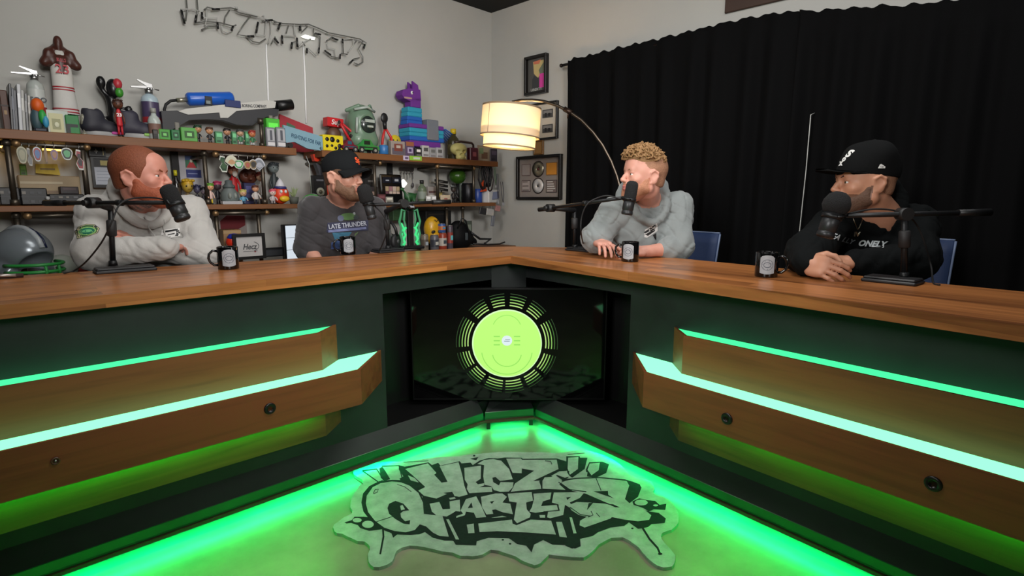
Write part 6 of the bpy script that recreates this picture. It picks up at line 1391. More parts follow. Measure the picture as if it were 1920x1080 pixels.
b = MB().m(Cc((20, 18, 20))); b.tube([(-w*.2, -.01, h*.55), (w*.1, -.01, h*.36), (w*.5, -.01, h*.22)], .012, 8); b.tube([(-w*.5, -.02, h*.9), (-w*.40, .03, h*.97)], .010, 8); b.box(-w*.3, w*.3, -.03, .02, h*.10, h*.16, .003); [b.cyl((q*w*.3, -.02, h*.08), (q*w*.3, .01, h*.08), h*.08) for q in (-1, 1)]; b.build('deck', t)
it = It(650, 702, 196, 'U', -.17); t = it.thing('display_helmet', 'green and silver full-face display helmet behind the toy scooter', 'helmet'); w, h = it.w, it.h
b = SDF(); b.ell((0, 0, h*.62), (w*.46, .10, h*.38), .02); b.cap((-w*.2, -.02, h*.28), (w*.2, -.02, h*.28), .07, .07, .04); b.ell((0, -.115, h*.58), (w*.30, .05, h*.20), .01, 's'); b.cap((-w*.5, 0, h*.85), (-w*.2, -.05, h*.95), .014, .014, .02); b.cap((w*.40, 0, h*.9), (w*.2, -.05, h*.97), .012, .012, .02); b.cap((0, 0, 0), (0, 0, h*.3), .05, .05, .02)
b.mesh('shell', .005, [Cc((104, 130, 108), .3)], t)
b = MB().m(Cc((40, 48, 44), .2)); b.ell((w*.04, -.060, h*.58), (w*.31, .04, h*.23), 20, 12); b.build('visor', t)
b = MB().m(Cc((168, 178, 170), .3)); b.tube([(-w*.38, -.06, h*.86), (0, -.092, h*.92), (w*.34, -.06, h*.86)], .010, 8); b.tube([(-w*.36, -.07, h*.4), (-w*.34, -.08, h*.7)], .010, 8); b.box(-w*.12, w*.22, -.103, -.098, h*.62, h*.68); b.box(-w*.05, w*.16, -.104, -.098, h*.52, h*.56); b.build('trim', t)
def toy_car(x0, x1, y0, col, c2, label, off):
    it = It(x0, x1, y0, 'U', off); t = it.thing('toy_car', label, 'toy', 'toy cars on the top shelf'); w, h = it.w, it.h
    b = MB().m(Cc(col, .3)); b.prism([(-w*.5, -.025, h*.25), (w*.5, -.025, h*.25), (w*.5, -.025, h*.5), (w*.25, -.025, h*.6), (w*.1, -.025, h*.95), (-w*.2, -.025, h*.95), (-w*.36, -.025, h*.6), (-w*.5, -.025, h*.5)], (0, .05, 0)); b.build('car_body', t)
    b = MB().m(Cc(c2, .3)); b.box(-w*.18, w*.08, -.027, -.024, h*.6, h*.86); b.box(-w*.4, w*.4, -.0265, -.025, h*.38, h*.46); b.build('windows', t)
    for q in (-.3, .3): b = MB().m(RUBBER); b.cyl((w*q, -.03, h*.22), (w*q, -.012, h*.22), h*.22); b.m(Cc((150, 150, 140), .3)); b.cyl((w*q, -.031, h*.22), (w*q, -.028, h*.22), h*.10); b.build('wheel', t)
toy_car(666, 708, 261, (40, 130, 60), (20, 30, 24), 'green toy car beside the bolt cutter', -.25); toy_car(640, 668, 262, (110, 30, 46), (40, 90, 110), 'dark red toy car below the scooter', -.27)
it = It(710, 738, 212, 'U', -.14); t = it.thing('bolt_cutter', 'red-handled bolt cutter standing upright with a black head', 'tool'); w, h = it.w, it.h
b = MB().m(Cc((24, 24, 26), .4)); b.ell((-w*.12, 0, h*.88), (w*.24, .012, h*.12), 14, 10); b.cyl((-w*.1, 0, h*.62), (-w*.12, 0, h*.82), .014, .018); b.build('cutter_head', t)
for q, x in ((-1, -.42), (1, .46)):
    b = MB().m(Cc((196, 44, 44), .4)); b.tube([(-w*.08, 0, h*.66), (w*x*.6, 0, h*.45), (w*x, 0, h*.02 if q < 0 else h*.12)], .010, 8, radii=[.008, .011, .009]); b.build('handle', t)
canny(712, 727, 272, 'U', (50, 110, 170), 'blue_tin', 'small blue tin at the foot of the bolt cutter', 'tin', off=-.27)
one(It(729, 751, 253, 'U', -.10), 'smiley_disc', 'round yellow smiley disc behind the patterned cartons', 'ornament', lambda b, w, h: (b.m(Cc((214, 190, 40), .4)), b.lathe([(.0001, 0), (w*.48, 0), (w*.5, .006), (w*.48, .012), (.0001, .012)], (0, 0, h-w*.5), 24, (0, -1, 0)), b.m(Cc((30, 26, 18))), b.ell((-w*.16, -.012, h-w*.38), (w*.05, .004, w*.08), 8, 6), b.ell((w*.16, -.012, h-w*.38), (w*.05, .004, w*.08), 8, 6), b.tube([(w*.26*math.cos(a), -.013, h-w*.55+w*.22*math.sin(a)) for a in [math.pi+i*math.pi/8 for i in range(9)]], .003, 6), b.cyl((0, -.006, 0), (0, -.006, h-w), .006)))
boxy(731, 757, 265, 'U', (150, 140, 134), 'patterned_carton', 'patterned carton with a dark round print left of the piñata legs', d=.04, off=-.26, art=[(-.45, .45, .05, .5, (90, 84, 96)), (-.3, .3, .3, .8, (120, 60, 50)), (-.15, .15, .5, .7, (180, 170, 160))])
boxy(758, 774, 266, 'U', (84, 66, 96), 'patterned_carton', 'purple and orange carton beside the first patterned carton', d=.04, off=-.26, art=[(-.45, .45, .7, .98, (150, 90, 60)), (-.3, .3, .2, .6, (170, 160, 190)), (-.15, .15, .3, .5, (60, 40, 90))])
for a, c, y, col, lb in ((777, 789, 277, (26, 28, 30), 'small black box in front of the piñata'), (790, 803, 273, (176, 176, 176), 'crumpled silver package, tallest in front of the piñata'), (804, 816, 277, (150, 150, 152), 'silver printed box right of the crumpled package'), (817, 829, 277, (166, 166, 168), 'silver printed box nearest the skull')):
    boxy(a, c, y, 'U', col, 'small_box', lb, d=.03, off=-.26, art=[(-.3, .3, .5, .8, tuple(255-v for v in col)), (-.35, .35, .1, .25, (120, 116, 120))], group='small boxes in front of the piñata')
for a, c, col, c2, lb in ((756, 767, (190, 180, 206), (90, 70, 110), 'round purple sticker on the shelf edge'), (768, 791, (140, 190, 60), (190, 196, 190), 'green and white strip sticker on the shelf edge')):
    u0_, z_ = WL.at(a, 296, -.302); u1_ = uo(c, 296, -.302); wv = u1_-u0_
    b = MB().m(Cc(col)); b.box(-wv/2, wv/2, -.002, 0, -.017, .017, .001); b.m(Cc(c2)); b.box(-wv*.2, wv*.34, -.003, -.002, -.008, .008); o = b.build('sticker'); o.location = WL.w((u0_+u1_)/2, -.301, z_); o.rotation_euler = (0, 0, WL.rz); tag(o, lb, 'sticker', 'stickers on the shelf edge')
# striped piñata (plain generic animal)
it = It(747, 842, 157, 'U', -.10); w, h = it.w, it.h; t = it.thing('pinata', 'striped purple and blue paper piñata animal standing on the right shelf', 'pinata')
X_ = lambda px: uo(px, 250, -.10)-it.u; Z_ = lambda py: WL.at(795, py, -.10)[1]-ZU
PUR, TEAL, BLUE_ = Cc((106, 44, 138), .8), Cc((44, 150, 178), .8), Cc((30, 92, 176), .8)
def slab(b, x0, x1, y0, y1, d): b.box(X_(x0), X_(x1), -d/2, d/2, Z_(y1), Z_(y0), .006)
b = MB()
for y0, y1, m_ in ((236, 244, PUR), (244, 252, TEAL), (252, 259, TEAL), (259, 267, BLUE_), (267, 278, PUR)): b.m(m_); slab(b, 758, 822 if y0 < 262 else 816, y0, y1, .15+.004*(y0 % 3))
b.build('body', t)
b = MB()
for y0, y1, m_ in ((206, 215, TEAL), (215, 223, TEAL), (223, 230, BLUE_), (230, 238, BLUE_)): b.m(m_); slab(b, 760-(y0-206)*.1, 786, y0, y1, .10)
b.m(PUR); slab(b, 766, 785, 186, 206, .09); b.build('neck', t)
b = MB().m(PUR); b.prism([(X_(x), -.045, Z_(y)) for x, y in ((750, 186), (752, 178), (762, 173), (784, 172), (785, 192), (766, 196), (754, 192))], (0, .09, 0)); b.m(WHITE); b.ell((X_(768), -.048, Z_(180)), (.012, .005, .014), 12, 8); b.m(Cc((20, 16, 24))); b.ell((X_(769), -.053, Z_(180)), (.005, .003, .006), 8, 6); b.m(Cc((180, 150, 130))); b.box(X_(754), X_(768), -.046, -.044, Z_(192), Z_(189)); b.build('head', t)
for q in (-.03, .03): b = MB().m(PUR); b.prism([(X_(x), q-.008, Z_(y)) for x, y in ((771, 174), (782, 172), (781, 164), (771, 158))], (0, .016, 0)); b.build('ear', t)
b = MB().m(BLUE_); 
for k in range(6): b.tube([(X_(820), (k-2.5)*.012, Z_(242+k)), (X_(830+k*.5), (k-2.5)*.016, Z_(240+k*2)), (X_(841), (k-2.5)*.02, Z_(248+k*3))], .006, 6)
b.build('tail', t)
b = MB().m(Cc((112, 116, 124), .8)); b.box(X_(790), X_(811), -.088, .088, Z_(264), Z_(226), .006); b.build('saddle', t)
for x in (764, 776, 808, 820):
    for q in ((-.045,) if x in (764, 808) else (.045,)): b = MB().m(PUR if x > 800 else BLUE_); b.box(X_(x-4), X_(x+4), q-.02, q+.02, 0, Z_(276), .004); b.build('leg', t)
bottle(841, 859, 242, 'U', (58, 54, 34), (206, 176, 30), 'tall olive bottle with a yellow cap right of the piñata', -.14, lab=(84, 76, 44))
it = It(845, 877, 268, 'U', -.24); t = it.thing('skull', 'cream coloured skull ornament on the right end of the top shelf', 'skull'); w, h = it.w, it.h
b = SDF(); b.ell((0, .01, h*.62), (w*.44, .055, h*.38), .01); b.cap((-w*.16, -.02, h*.14), (w*.18, -.02, h*.14), .022, .022, .02); b.cap((0, -.02, h*.3), (0, -.03, h*.2), .03, .026, .02)
for q in (-1, 1): b.ell((q*w*.19-.01, -.05, h*.46), (w*.15, .03, h*.13), .003, 's')
b.ell((-.012, -.055, h*.29), (w*.08, .03, h*.07), .003, 's'); b.mesh('cranium', .0035, [Cc((180, 172, 108), .6)], t)
b = MB().m(Cc((200, 190, 140)));
for k in range(6): b.box(w*(-.17+.06*k), w*(-.12+.06*k), -.046, -.038, h*.06, h*.20, .001)
b.build('teeth', t)
it = It(878, 894, 275, 'U', -.22); t = it.thing('flask', 'dark burgundy flask right of the skull', 'flask'); w, h = it.w, it.h
b = MB().m(Cc((74, 22, 36), .4)); b.box(-w*.48, w*.48, -.025, .025, 0, h*.92, .006); b.m(Cc((130, 70, 80))); b.box(-w*.2, w*.2, -.027, -.025, h*.3, h*.6); b.build('body', t)
b = MB().m(Cc((52, 34, 28), .4)); b.tube([(w*.1, 0, h*.9), (w*.1, 0, h*1.12), (-w*.1, 0, h*1.25), (-w*1.3, 0, h*1.28), (-w*2.0, 0, h*1.2)], .010, 8); b.build('curved_neck', t)
boxy(895, 918, 273, 'U', (150, 130, 110), 'photo_print', 'tan photograph right of the burgundy flask', 'photo', .01, -.16, art=[(-.4, .4, .1, .9, (166, 150, 124)), (-.2, .3, .2, .6, (110, 80, 60)), (-.38, -.05, .5, .85, (120, 140, 100))])
boxy(919, 932, 279, 'U', (46, 38, 50), 'dark_card', 'dark card at the very right end of the top shelf', 'card', .01, -.22)
# ================================================================== hanging charms
def charm(x0, x1, y0, y1, zr_py, outline, cols, label, grp, shape='oval'):
    it = It(x0, x1, y0, 'W', -.285, y1); w, h = it.w, it.h
    t = it.thing('key_charm', label, 'charm', grp)
    def shp(k, y):
        if shape == 'oval': P = [(w*.5*k*math.cos(a)*(1+.12*math.sin(3*a)), h*.5+h*.5*k*math.sin(a)*(1+.08*math.cos(2*a))) for a in [2*math.pi*i/20 for i in range(20)]]
        elif shape == 'fan': P = [(w*.5*k*math.cos(a), h*.15+h*.85*k*math.sin(a)) for a in [math.radians(20+14*i) for i in range(11)]]+[(0, h*(.5-.5*k))]
        else: P = [(x*w*k, h*.5+z*h*k) for x, z in ((-.3, .5), (.2, .45), (.1, .1), (.45, -.1), (.3, -.5), (-.2, -.48), (-.45, -.2), (-.15, .05), (-.4, .25))]
        return [(x, y, z) for x, z in P]
    b = MB().m(Cc(outline, .4)); b.prism(shp(1, 0), (0, .004, 0)); b.build('outline', t)
    b = MB(); y = -.0008
    for i, c in enumerate(cols): b.m(Cc(c, .4)); b.flat([(p[0], y, p[2]) for p in shp(.84-.26*i, 0)]); y -= .0008
    b.build('artwork', t)
    zr = WL.at((x0+x1)/2, zr_py, -.27)[1]-it.z
    b = MB().m(CHROME); b.tube([(0, .002, h*.96), (.004, .004, (h+zr)/2), (0, .012, zr+.006)], .0016, 6); b.build('hook', t)
G1 = 'charms on the left hanging rail'
for a in ((32, 51, 273, 308, (170, 166, 140), [(120, 120, 96), (150, 146, 120)], 'olive and cream charm, leftmost on the left rail', 'oval'), (50, 61, 277, 311, (170, 168, 160), [(110, 110, 110)], 'grey charm second on the left rail', 'x'), (62, 78, 274, 304, (190, 200, 210), [(150, 60, 60), (80, 110, 160)], 'red and blue charm third on the left rail', 'oval'), (83, 89, 275, 308, (90, 70, 50), [(130, 100, 70)], 'narrow brown charm in the middle of the left rail', 'oval'), (95, 109, 279, 302, (150, 130, 110), [(120, 90, 130), (160, 120, 90)], 'purple and tan round charm on the left rail', 'oval'), (115, 136, 276, 301, (200, 206, 200), [(26, 30, 28), (90, 160, 110)], 'black and green charm with pale outline on the left rail', 'oval'), (141, 158, 280, 319, (196, 196, 190), [(140, 40, 50), (40, 30, 34)], 'dark red charm, rightmost on the left rail', 'x')): charm(a[0], a[1], a[2], a[3], 269, a[4], a[5], a[6], G1, a[7])
G2 = 'charms on the right hanging rail'
for a in ((410, 428, 292, 323, (206, 210, 200), [(40, 70, 46), (60, 90, 60)], 'dark green bone-shaped charm, leftmost on the right rail', 'x'), (421, 447, 291, 313, (206, 204, 186), [(200, 200, 176), (190, 150, 110)], 'cream fan-shaped charm on the right rail', 'fan'), (438, 457, 299, 317, (200, 210, 200), [(60, 150, 80), (200, 210, 200)], 'green charm behind the cream fan charm', 'oval'), (458, 471, 301, 318, (196, 170, 150), [(150, 130, 70), (170, 90, 80)], 'yellow-brown charm in the middle of the right rail', 'oval'), (468, 482, 298, 319, (200, 196, 190), [(130, 110, 80), (60, 60, 60)], 'brown ringed charm beside the grey one', 'oval'), (474, 498, 296, 320, (190, 192, 200), [(130, 134, 142), (170, 172, 180)], 'grey pointed charm, rightmost on the right rail', 'fan')): charm(a[0], a[1], a[2], a[3], 289, a[4], a[5], a[6], G2, a[7])
# ================================================================== middle shelf, left unit
def box2(x0, x1, y0, y1, lv, col, name, label, cat='box', d=.08, off=-.15, art=None, group=None, rough=.5):
    return boxy(x0, x1, y0, lv, col, name, label, cat, d, off, art, group, 0, rough, y1)
box2(36, 150, 330, 385, 'M', (156, 134, 100), 'cardboard_box', 'wide tan cardboard box at the back of the middle shelf', d=.08, off=-.08, art=[(-.48, .2, .72, .80, (186, 170, 140)), (-.3, .4, .4, .5, (120, 96, 70))])
box2(37, 50, 308, 330, 'W', (76, 120, 40), 'green_figure_card', 'small green card left of the yellow sign', 'card', .01, -.06)
it = It(66, 112, 307, 'W', -.05, 328); one(it, 'sign', 'yellow slanted sign hanging on the wall behind the left charms', 'sign', lambda b, w, h: (b.m(Cc((196, 170, 50), .6)), b.prism([(-w*.5, 0, h*.15), (w*.5, 0, 0), (w*.42, 0, h), (-w*.46, 0, h*.95)], (0, .008, 0)), b.m(Cc((120, 96, 30))), b.box(-w*.3, w*.3, -.001, 0, h*.45, h*.6)))
def rack(x0, x1, y0, rows, label, d=.22, off=-.15):
    it = It(x0, x1, y0, 'M', off); t = it.thing('audio_unit', label, 'audio equipment', 'black audio units'); w, h = it.w, it.h
    b = MB().m(Cc((20, 20, 22), .4)); b.box(-w/2, w/2, -d/2, d/2, .004, h, .004); b.build('case', t)
    rn = random.Random(int(x1)); b = MB()
    for r in range(rows):
        for k in range(int(w/.03)):
            x = -w*.45+k*.03; z = h*(r+.5)/rows; b.m(Cc(rn.choice([(60, 60, 64), (86, 86, 90), (40, 42, 46), (110, 104, 96)]), .4)); b.box(x, x+rn.uniform(.008, .022), -d/2-.003, -d/2, z-h*.10, z+h*.06)
    b.build('front_controls', t); b = MB().m(Cc((60, 60, 66), .4)); 
    for r in range(1, rows): b.box(-w*.49, w*.49, -d/2-.001, -d/2, h*r/rows-.001, h*r/rows+.001)
    b.build('seam_lines', t)
rack(-4, 34, 352, 2, 'black two-row audio unit at the far left of the middle shelf'); rack(35, 84, 353, 2, 'black two-row audio unit, middle one on the shelf'); rack(88, 152, 364, 2, 'low black mixer with knobs beside the small white figure', off=-.18)
box2(111, 146, 350, 364, 'W', (36, 22, 24), 'dark_red_box', 'small dark red box standing on the low mixer', 'box', .06, -.15)
figurine(85, 97, 368, 'M', (200, 200, 196), (170, 170, 170), (180, 180, 178), (150, 150, 150), 'small white figurine in front of the audio units', -.29, .4)
def pic(x0, x1, y0, y1, off, fcol, label, draw, cat='picture frame', name='picture_frame', lv='W', border=.012, tilt=0):
    it = It(x0, x1, y0, lv, off, y1); t = it.thing(name, label, cat); w, h, e = it.w, it.h, border
    b = MB().m(Cc(fcol, .4)); b.box(-w/2, w/2, -.01, .008, 0, e); b.box(-w/2, w/2, -.01, .008, h-e, h); b.box(-w/2, -w/2+e, -.01, .008, e, h-e); b.box(w/2-e, w/2, -.01, .008, e, h-e); b.build('frame', t)
    b = MB(); draw(b, w, h, e); b.build('artwork', t)
    if tilt: t.rotation_euler = (tilt, 0, WL.rz)
    return t
pic(172, 216, 294, 352, -.04, (20, 18, 18), 'black frame with a pale certificate behind the bearded person', lambda b, w, h, e: (b.m(Cc((22, 20, 22))), b.box(-w/2+e, w/2-e, 0, .006, e, h-e), b.m(Cc((186, 190, 200), .6)), b.box(-w*.46, w*.46, -.002, 0, h*.10, h*.66), b.m(Cc((176, 160, 90))), b.box(-w*.1, w*.4, -.002, 0, h*.72, h*.88), b.m(Cc((150, 156, 170))), [b.box(-w*.3, w*(.3-.05*k), -.003, -.002, h*(.52-.1*k), h*(.54-.1*k)) for k in range(4)]))
pic(166, 197, 274, 293, -.06, (16, 14, 14), 'small black plaque with a white cross on the wall', lambda b, w, h, e: (b.m(Cc((16, 14, 16))), b.box(-w/2+e, w/2-e, 0, .006, e, h-e), b.m(Cc((200, 200, 196))), b.box(-w*.16, w*.04, -.002, 0, h*.45, h*.55), b.box(-w*.08, -w*.03, -.002, 0, h*.28, h*.74), b.m(Cc((190, 170, 120))), b.box(w*.34, w*.4, -.002, 0, h*.1, h*.9)), 'plaque', 'wall_plaque', border=.006)
it = It(320, 334, 282, 'M', -.04); one(it, 'dark_panel', 'narrow dark panel standing against the wall beside the white poster', 'board', lambda b, w, h: (b.m(Cc((18, 15, 14), .6)), b.box(-w/2, w/2, -.01, .01, 0, h*.98, .002), b.box(-w*.2, w*.2, -.016, -.01, h*.1, h*.6)))  # a plain dark upright panel, its use unknown
it = It(334, 384, 284, 'W', -.03, 352); one(it, 'poster', 'white poster with a red and green picture and a blue card', 'poster', lambda b, w, h: (b.m(Cc((182, 180, 184), .7)), b.box(-w/2, w/2, -.002, .002, 0, h), b.m(Cc((50, 110, 80))), b.box(-w*.22, w*.20, -.004, -.002, h*.55, h*.88), b.m(Cc((60, 80, 130))), b.box(-w*.22, w*.14, -.0045, -.004, h*.76, h*.88), b.m(Cc((180, 40, 44))), b.flat([(-w*.2, -.005, h*.55), (w*.18, -.005, h*.55), (w*.05, -.005, h*.72), (-w*.05, -.005, h*.72)]), b.m(Cc((200, 190, 170))), b.ell((0, -.005, h*.74), (w*.06, .002, h*.05), 8, 6), b.m(Cc((34, 48, 120))), b.box(-w*.22, w*.34, -.004, -.002, h*.28, h*.50), b.m(Cc((150, 160, 200))), b.box(-w*.16, w*.2, -.0045, -.004, h*.38, h*.40)))
bottle(322, 337, 319, 'M', (30, 26, 24), (200, 190, 40), 'dark bottle with a yellow cap beside the white poster', -.12, lab=(60, 50, 40))
figurine(340, 363, 335, 'M', (180, 150, 60), (190, 150, 30), (120, 100, 60), (60, 56, 50), 'gold and grey robot figurine with a big head', -.12, .55, name='robot_toy')
figurine(363, 376, 346, 'M', (80, 76, 100), (40, 40, 70), (40, 38, 46), (30, 30, 34), 'dark blue figurine, left one of the dark pair', -.22, .45, 'dark figurines beside the green-haired doll'); figurine(376, 388, 350, 'M', (120, 110, 120), (30, 30, 36), (30, 28, 40), (34, 30, 34), 'black figurine, right one of the dark pair', -.22, .45, 'dark figurines beside the green-haired doll')
figurine(385, 403, 343, 'M', (216, 160, 120), (96, 150, 50), (214, 180, 170), (206, 180, 40), 'green-haired doll in yellow trousers', -.26, .36)
figurine(399, 416, 339, 'M', (70, 54, 60), (170, 50, 90), (30, 28, 34), (24, 22, 26), 'dark figurine with a pink cap behind the stone-grey toy', -.14, .40)
it = It(412, 446, 337, 'M', -.24); t = it.thing('squat_toy', 'squat stone-grey toy with a domed lid shape in the middle of the shelf', 'toy'); w, h = it.w, it.h
b = MB().m(Cc((100, 108, 106), .6)); b.lathe([(.0001, 0), (w*.4, 0), (w*.5, h*.2), (w*.46, h*.48), (w*.28, h*.66), (w*.3, h*.72), (w*.26, h*.78), (.0001, h*.8)], seg=20); b.build('body', t)
b = MB().m(Cc((76, 84, 84), .6)); b.lathe([(w*.32, h*.66), (w*.34, h*.74), (w*.2, h*.84), (w*.2, h*.96), (.0001, h)], seg=18); b.build('lid', t)
b = MB().m(Cc((136, 142, 136), .6)); b.ell((-w*.14, -w*.42, h*.34), (w*.1, .02, h*.14), 10, 8); b.ell((w*.16, -w*.40, h*.34), (w*.1, .02, h*.14), 10, 8); b.build('patches', t)
figurine(422, 452, 309, 'M', (200, 140, 110), (170, 40, 40), (186, 30, 36), (170, 28, 36), 'tall red-robed figurine with a white beard behind the stone-grey toy', -.10, .26, extra=lambda t, w, h, zt, hd: (lambda b: (b.m(Cc((210, 200, 190))), b.ell((0, -hd*.9, zt+hd*.2), (hd*.5, hd*.3, hd*.6), 10, 8), b.build('beard', t)))(MB()))
it = It(448, 484, 315, 'M', -.06); t = it.thing('carved_mask', 'brown carved mask on a stand behind the figurines', 'mask'); w, h = it.w, it.h
b = SDF(); b.ell((0, 0, h*.78), (w*.48, .03, h*.22), .01); b.ell((-w*.18, -.03, h*.8), (w*.1, .02, h*.05), .004, 's'); b.ell((w*.18, -.03, h*.8), (w*.1, .02, h*.05), .004, 's'); b.cap((0, -.02, h*.78), (0, -.034, h*.70), .012, .014); b.mesh('mask', .005, [Cc((92, 46, 30), .5)], t)
b = MB().m(BLACKM); b.cyl((0, 0, 0), (0, 0, h*.6), .006); b.cyl((0, 0, 0), (0, 0, .008), .04); b.build('stand', t)
box2(455, 477, 343, 360, 'M', (44, 44, 84), 'navy_box', 'navy box behind the blond figurine', 'box', .05, -.10)
figurine(446, 466, 355, 'M', (206, 160, 126), (190, 176, 100), (90, 150, 180), (60, 90, 120), 'blond figurine in light blue', -.26, .48)
figurine(468, 490, 347, 'M', (210, 150, 116), (90, 50, 36), (186, 180, 176), (36, 38, 40), 'brown-haired figurine in a white shirt and dark trousers', -.26, .36)
figurine(480, 497, 322, 'M', (200, 160, 130), (120, 50, 40), (190, 186, 180), (60, 50, 50), 'taller white-shirted figurine behind the front row', -.12, .3)
figurine(500, 526, 304, 'M', (120, 130, 130), (60, 66, 70), (54, 60, 62), (44, 48, 50), 'tall dark grey statue at the back near the shelf end', -.10, .26, name='statue')
figurine(502, 521, 354, 'M', (220, 190, 180), (206, 90, 110), (180, 170, 170), (150, 140, 140), 'small pink-hooded white figurine near the shelf end', -.27, .46)
it = It(509, 541, 334, 'M', -.17); t = it.thing('round_toy', 'round orange toy with a white and blue cone hat', 'toy'); w, h = it.w, it.h
b = MB().m(Cc((214, 62, 30), .4)); b.ell((0, 0, h*.36), (w*.48, w*.4, h*.36), 20, 14); b.build('body', t); b = MB().m(Cc((206, 204, 210), .5)); b.lathe([(w*.32, h*.62), (w*.2, h*.82), (.004, h)], seg=18); b.m(Cc((50, 50, 110))); b.lathe([(w*.36, h*.58), (w*.34, h*.66), (w*.3, h*.68)], seg=18); b.build('hat', t)
b = MB().m(Cc((220, 180, 40), .4)); b.ell((w*.05, -w*.38, h*.20), (w*.30, .02, h*.12), 12, 8); b.m(WHITE); b.ell((-w*.12, -w*.38, h*.48), (w*.08, .012, h*.07), 8, 6); b.ell((w*.14, -w*.38, h*.48), (w*.08, .012, h*.07), 8, 6); b.build('face', t)
it = It(539, 562, 350, 'M', -.17); t = it.thing('potted_plant', 'small pale green plant in a grey pot at the end of the middle shelf', 'plant'); w, h = it.w, it.h
b = MB().m(Cc((92, 96, 88), .7)); b.lathe([(.0001, 0), (w*.3, 0), (w*.38, h*.4), (w*.34, h*.4), (w*.3, h*.3), (.0001, h*.3)], seg=18); b.build('pot', t)
b = MB().m(Cc((150, 164, 120), .6)); rn = random.Random(4)
for k in range(26): a = rn.uniform(0, 6.28); r = rn.uniform(.1, .45)*w; z = h*rn.uniform(.6, 1); b.tube([(0, 0, h*.3), (r*.5*math.cos(a), r*.5*math.sin(a), z*.8), (r*math.cos(a), r*math.sin(a), z)], .004, 5, radii=[.002, .005, .001])
b.build('leaves', t)
it = It(418, 455, 379.5, 'M', -.28); one(it, 'flat_case', 'thin white flat case lying at the shelf front', 'case', lambda b, w, h: (b.m(Cc((190, 188, 190))), b.box(-w/2, w/2, -.012, .03, 0, .018, .003), b.m(Cc((120, 120, 126))), b.box(-w*.46, w*.46, -.0128, -.012, .007, .010)))
it = It(567, 603, 364, 'W', -.33, 394); t = it.thing('hanging_ball', 'bright green ball hanging between the two shelf units', 'ball'); w, h = it.w, it.h
b = MB().m(Cc((50, 190, 50), .5)); b.ell((0, 0, h*.5), (w*.5, w*.5, h*.5), 24, 16); b.build('ball', t); b = MB().m(Cc((190, 196, 190))); b.tube([(0, 0, h*.99), (0, .01, h+.2), (0, .05, ZU0-it.z)], .002, 5); b.m(Cc((170, 180, 176))); b.ell((w*.1, .01, h*.93), (w*.22, w*.22, h*.10), 12, 8); b.build('string', t)
# toy blaster and disc box, left end of the right unit
it = It(584, 624, 288, 'M', -.17); t = it.thing('toy_blaster', 'orange and grey toy blaster standing on end behind the black cap', 'toy'); w, h = it.w, it.h
b = MB().m(Cc((222, 60, 30), .4)); b.prism([(x*w, -.02, z*h) for x, z in ((-.48, .97), (.2, 1), (.3, .9), (.5, .2), (.42, .0), (.16, 0), (.05, .6), (.0, .82), (-.4, .84))], (0, .04, 0)); b.build('shell', t); b = MB().m(Cc((60, 60, 66), .5)); b.prism([(x*w, -.024, z*h) for x, z in ((-.38, .80), (-.02, .78), (.05, .5), (-.2, .46), (-.24, .62))], (0, .048, 0)); b.build('grip', t)
it = It(585, 607, 329, 'M', -.24); t = it.thing('disc_box', 'black box with a round grey and gold dial beside the toy blaster', 'box'); w, h = it.w, it.h
b = MB().m(Cc((18, 18, 20), .4)); b.box(-w/2, w/2, -.03, .03, 0, h, .004); b.build('body', t); b = MB().m(Cc((150, 150, 136), .4)); b.lathe([(w*.34, 0), (w*.34, .003), (.0001, .004)], (0, -.03, h*.42), 22, (0, -1, 0)); b.m(Cc((70, 66, 50))); b.lathe([(w*.16, .004), (w*.16, .006), (.0001, .006)], (0, -.03, h*.42), 18, (0, -1, 0)); b.m(Cc((90, 90, 96))); b.box(-w*.3, w*.3, -.032, -.03, h*.8, h*.86); b.build('dial', t)
# ================================================================== middle shelf, right unit
boxy(682, 702, 326, 'M', (24, 24, 26), 'speaker_box', 'black box with a grey logo left of the tablet frame', off=-.12, art=[(-.3, .3, .72, .78, (110, 110, 110)), (-.4, .4, .35, .55, (50, 48, 54)), (-.3, .1, .15, .3, (120, 90, 70))])
boxy(690, 706, 350, 'M', (40, 34, 36), 'dark_case', 'dark case with small pale marks under the black box', off=-.24, d=.05, art=[(-.3, .2, .5, .7, (130, 110, 100)), (-.1, .4, .1, .3, (90, 80, 84))])
it = It(713, 753, 327, 'M', -.12); t = it.thing('tablet_frame', 'large black rounded frame with several small pictures behind glass', 'picture frame'); w, h = it.w, it.h
b = MB().m(Cc((14, 14, 16), .2)); b.box(-w/2, w/2, -.012, .012, 0, h, .008, tilt=(-.08, 0, 0)); b.build('frame', t)
b = MB(); rn = random.Random(8); b.m(Cc((20, 26, 40), .3)); b.box(-w*.42, -w*.04, -.0145, -.012, h*.70, h*.90); b.box(.02*w, w*.42, -.0145, -.012, h*.70, h*.90); b.m(Cc((170, 176, 186), .4)); b.box(w*.12, w*.3, -.0152, -.0145, h*.76, h*.84); b.box(-w*.3, -w*.14, -.0152, -.0145, h*.77, h*.81)
for k in range(4):
    for r in range(3): b.m(Cc(rn.choice([(150, 110, 116), (190, 170, 156), (110, 70, 80), (170, 150, 120), (90, 60, 60)]))); x = -w*.32+k*w*.17; z = h*(.08+.17*r); b.box(x, x+w*.15, -.0152, -.012, z, z+h*.16)
b.build('artwork', t)
for a, c, y, col, lb in ((707, 722, 364, (76, 40, 44), 'tiny dark red box in front of the tablet frame'), (722, 736, 369, (150, 146, 136), 'tiny pale box in front of the tablet frame')): boxy(a, c, y, 'M', col, 'tiny_box', lb, off=-.27, d=.03)
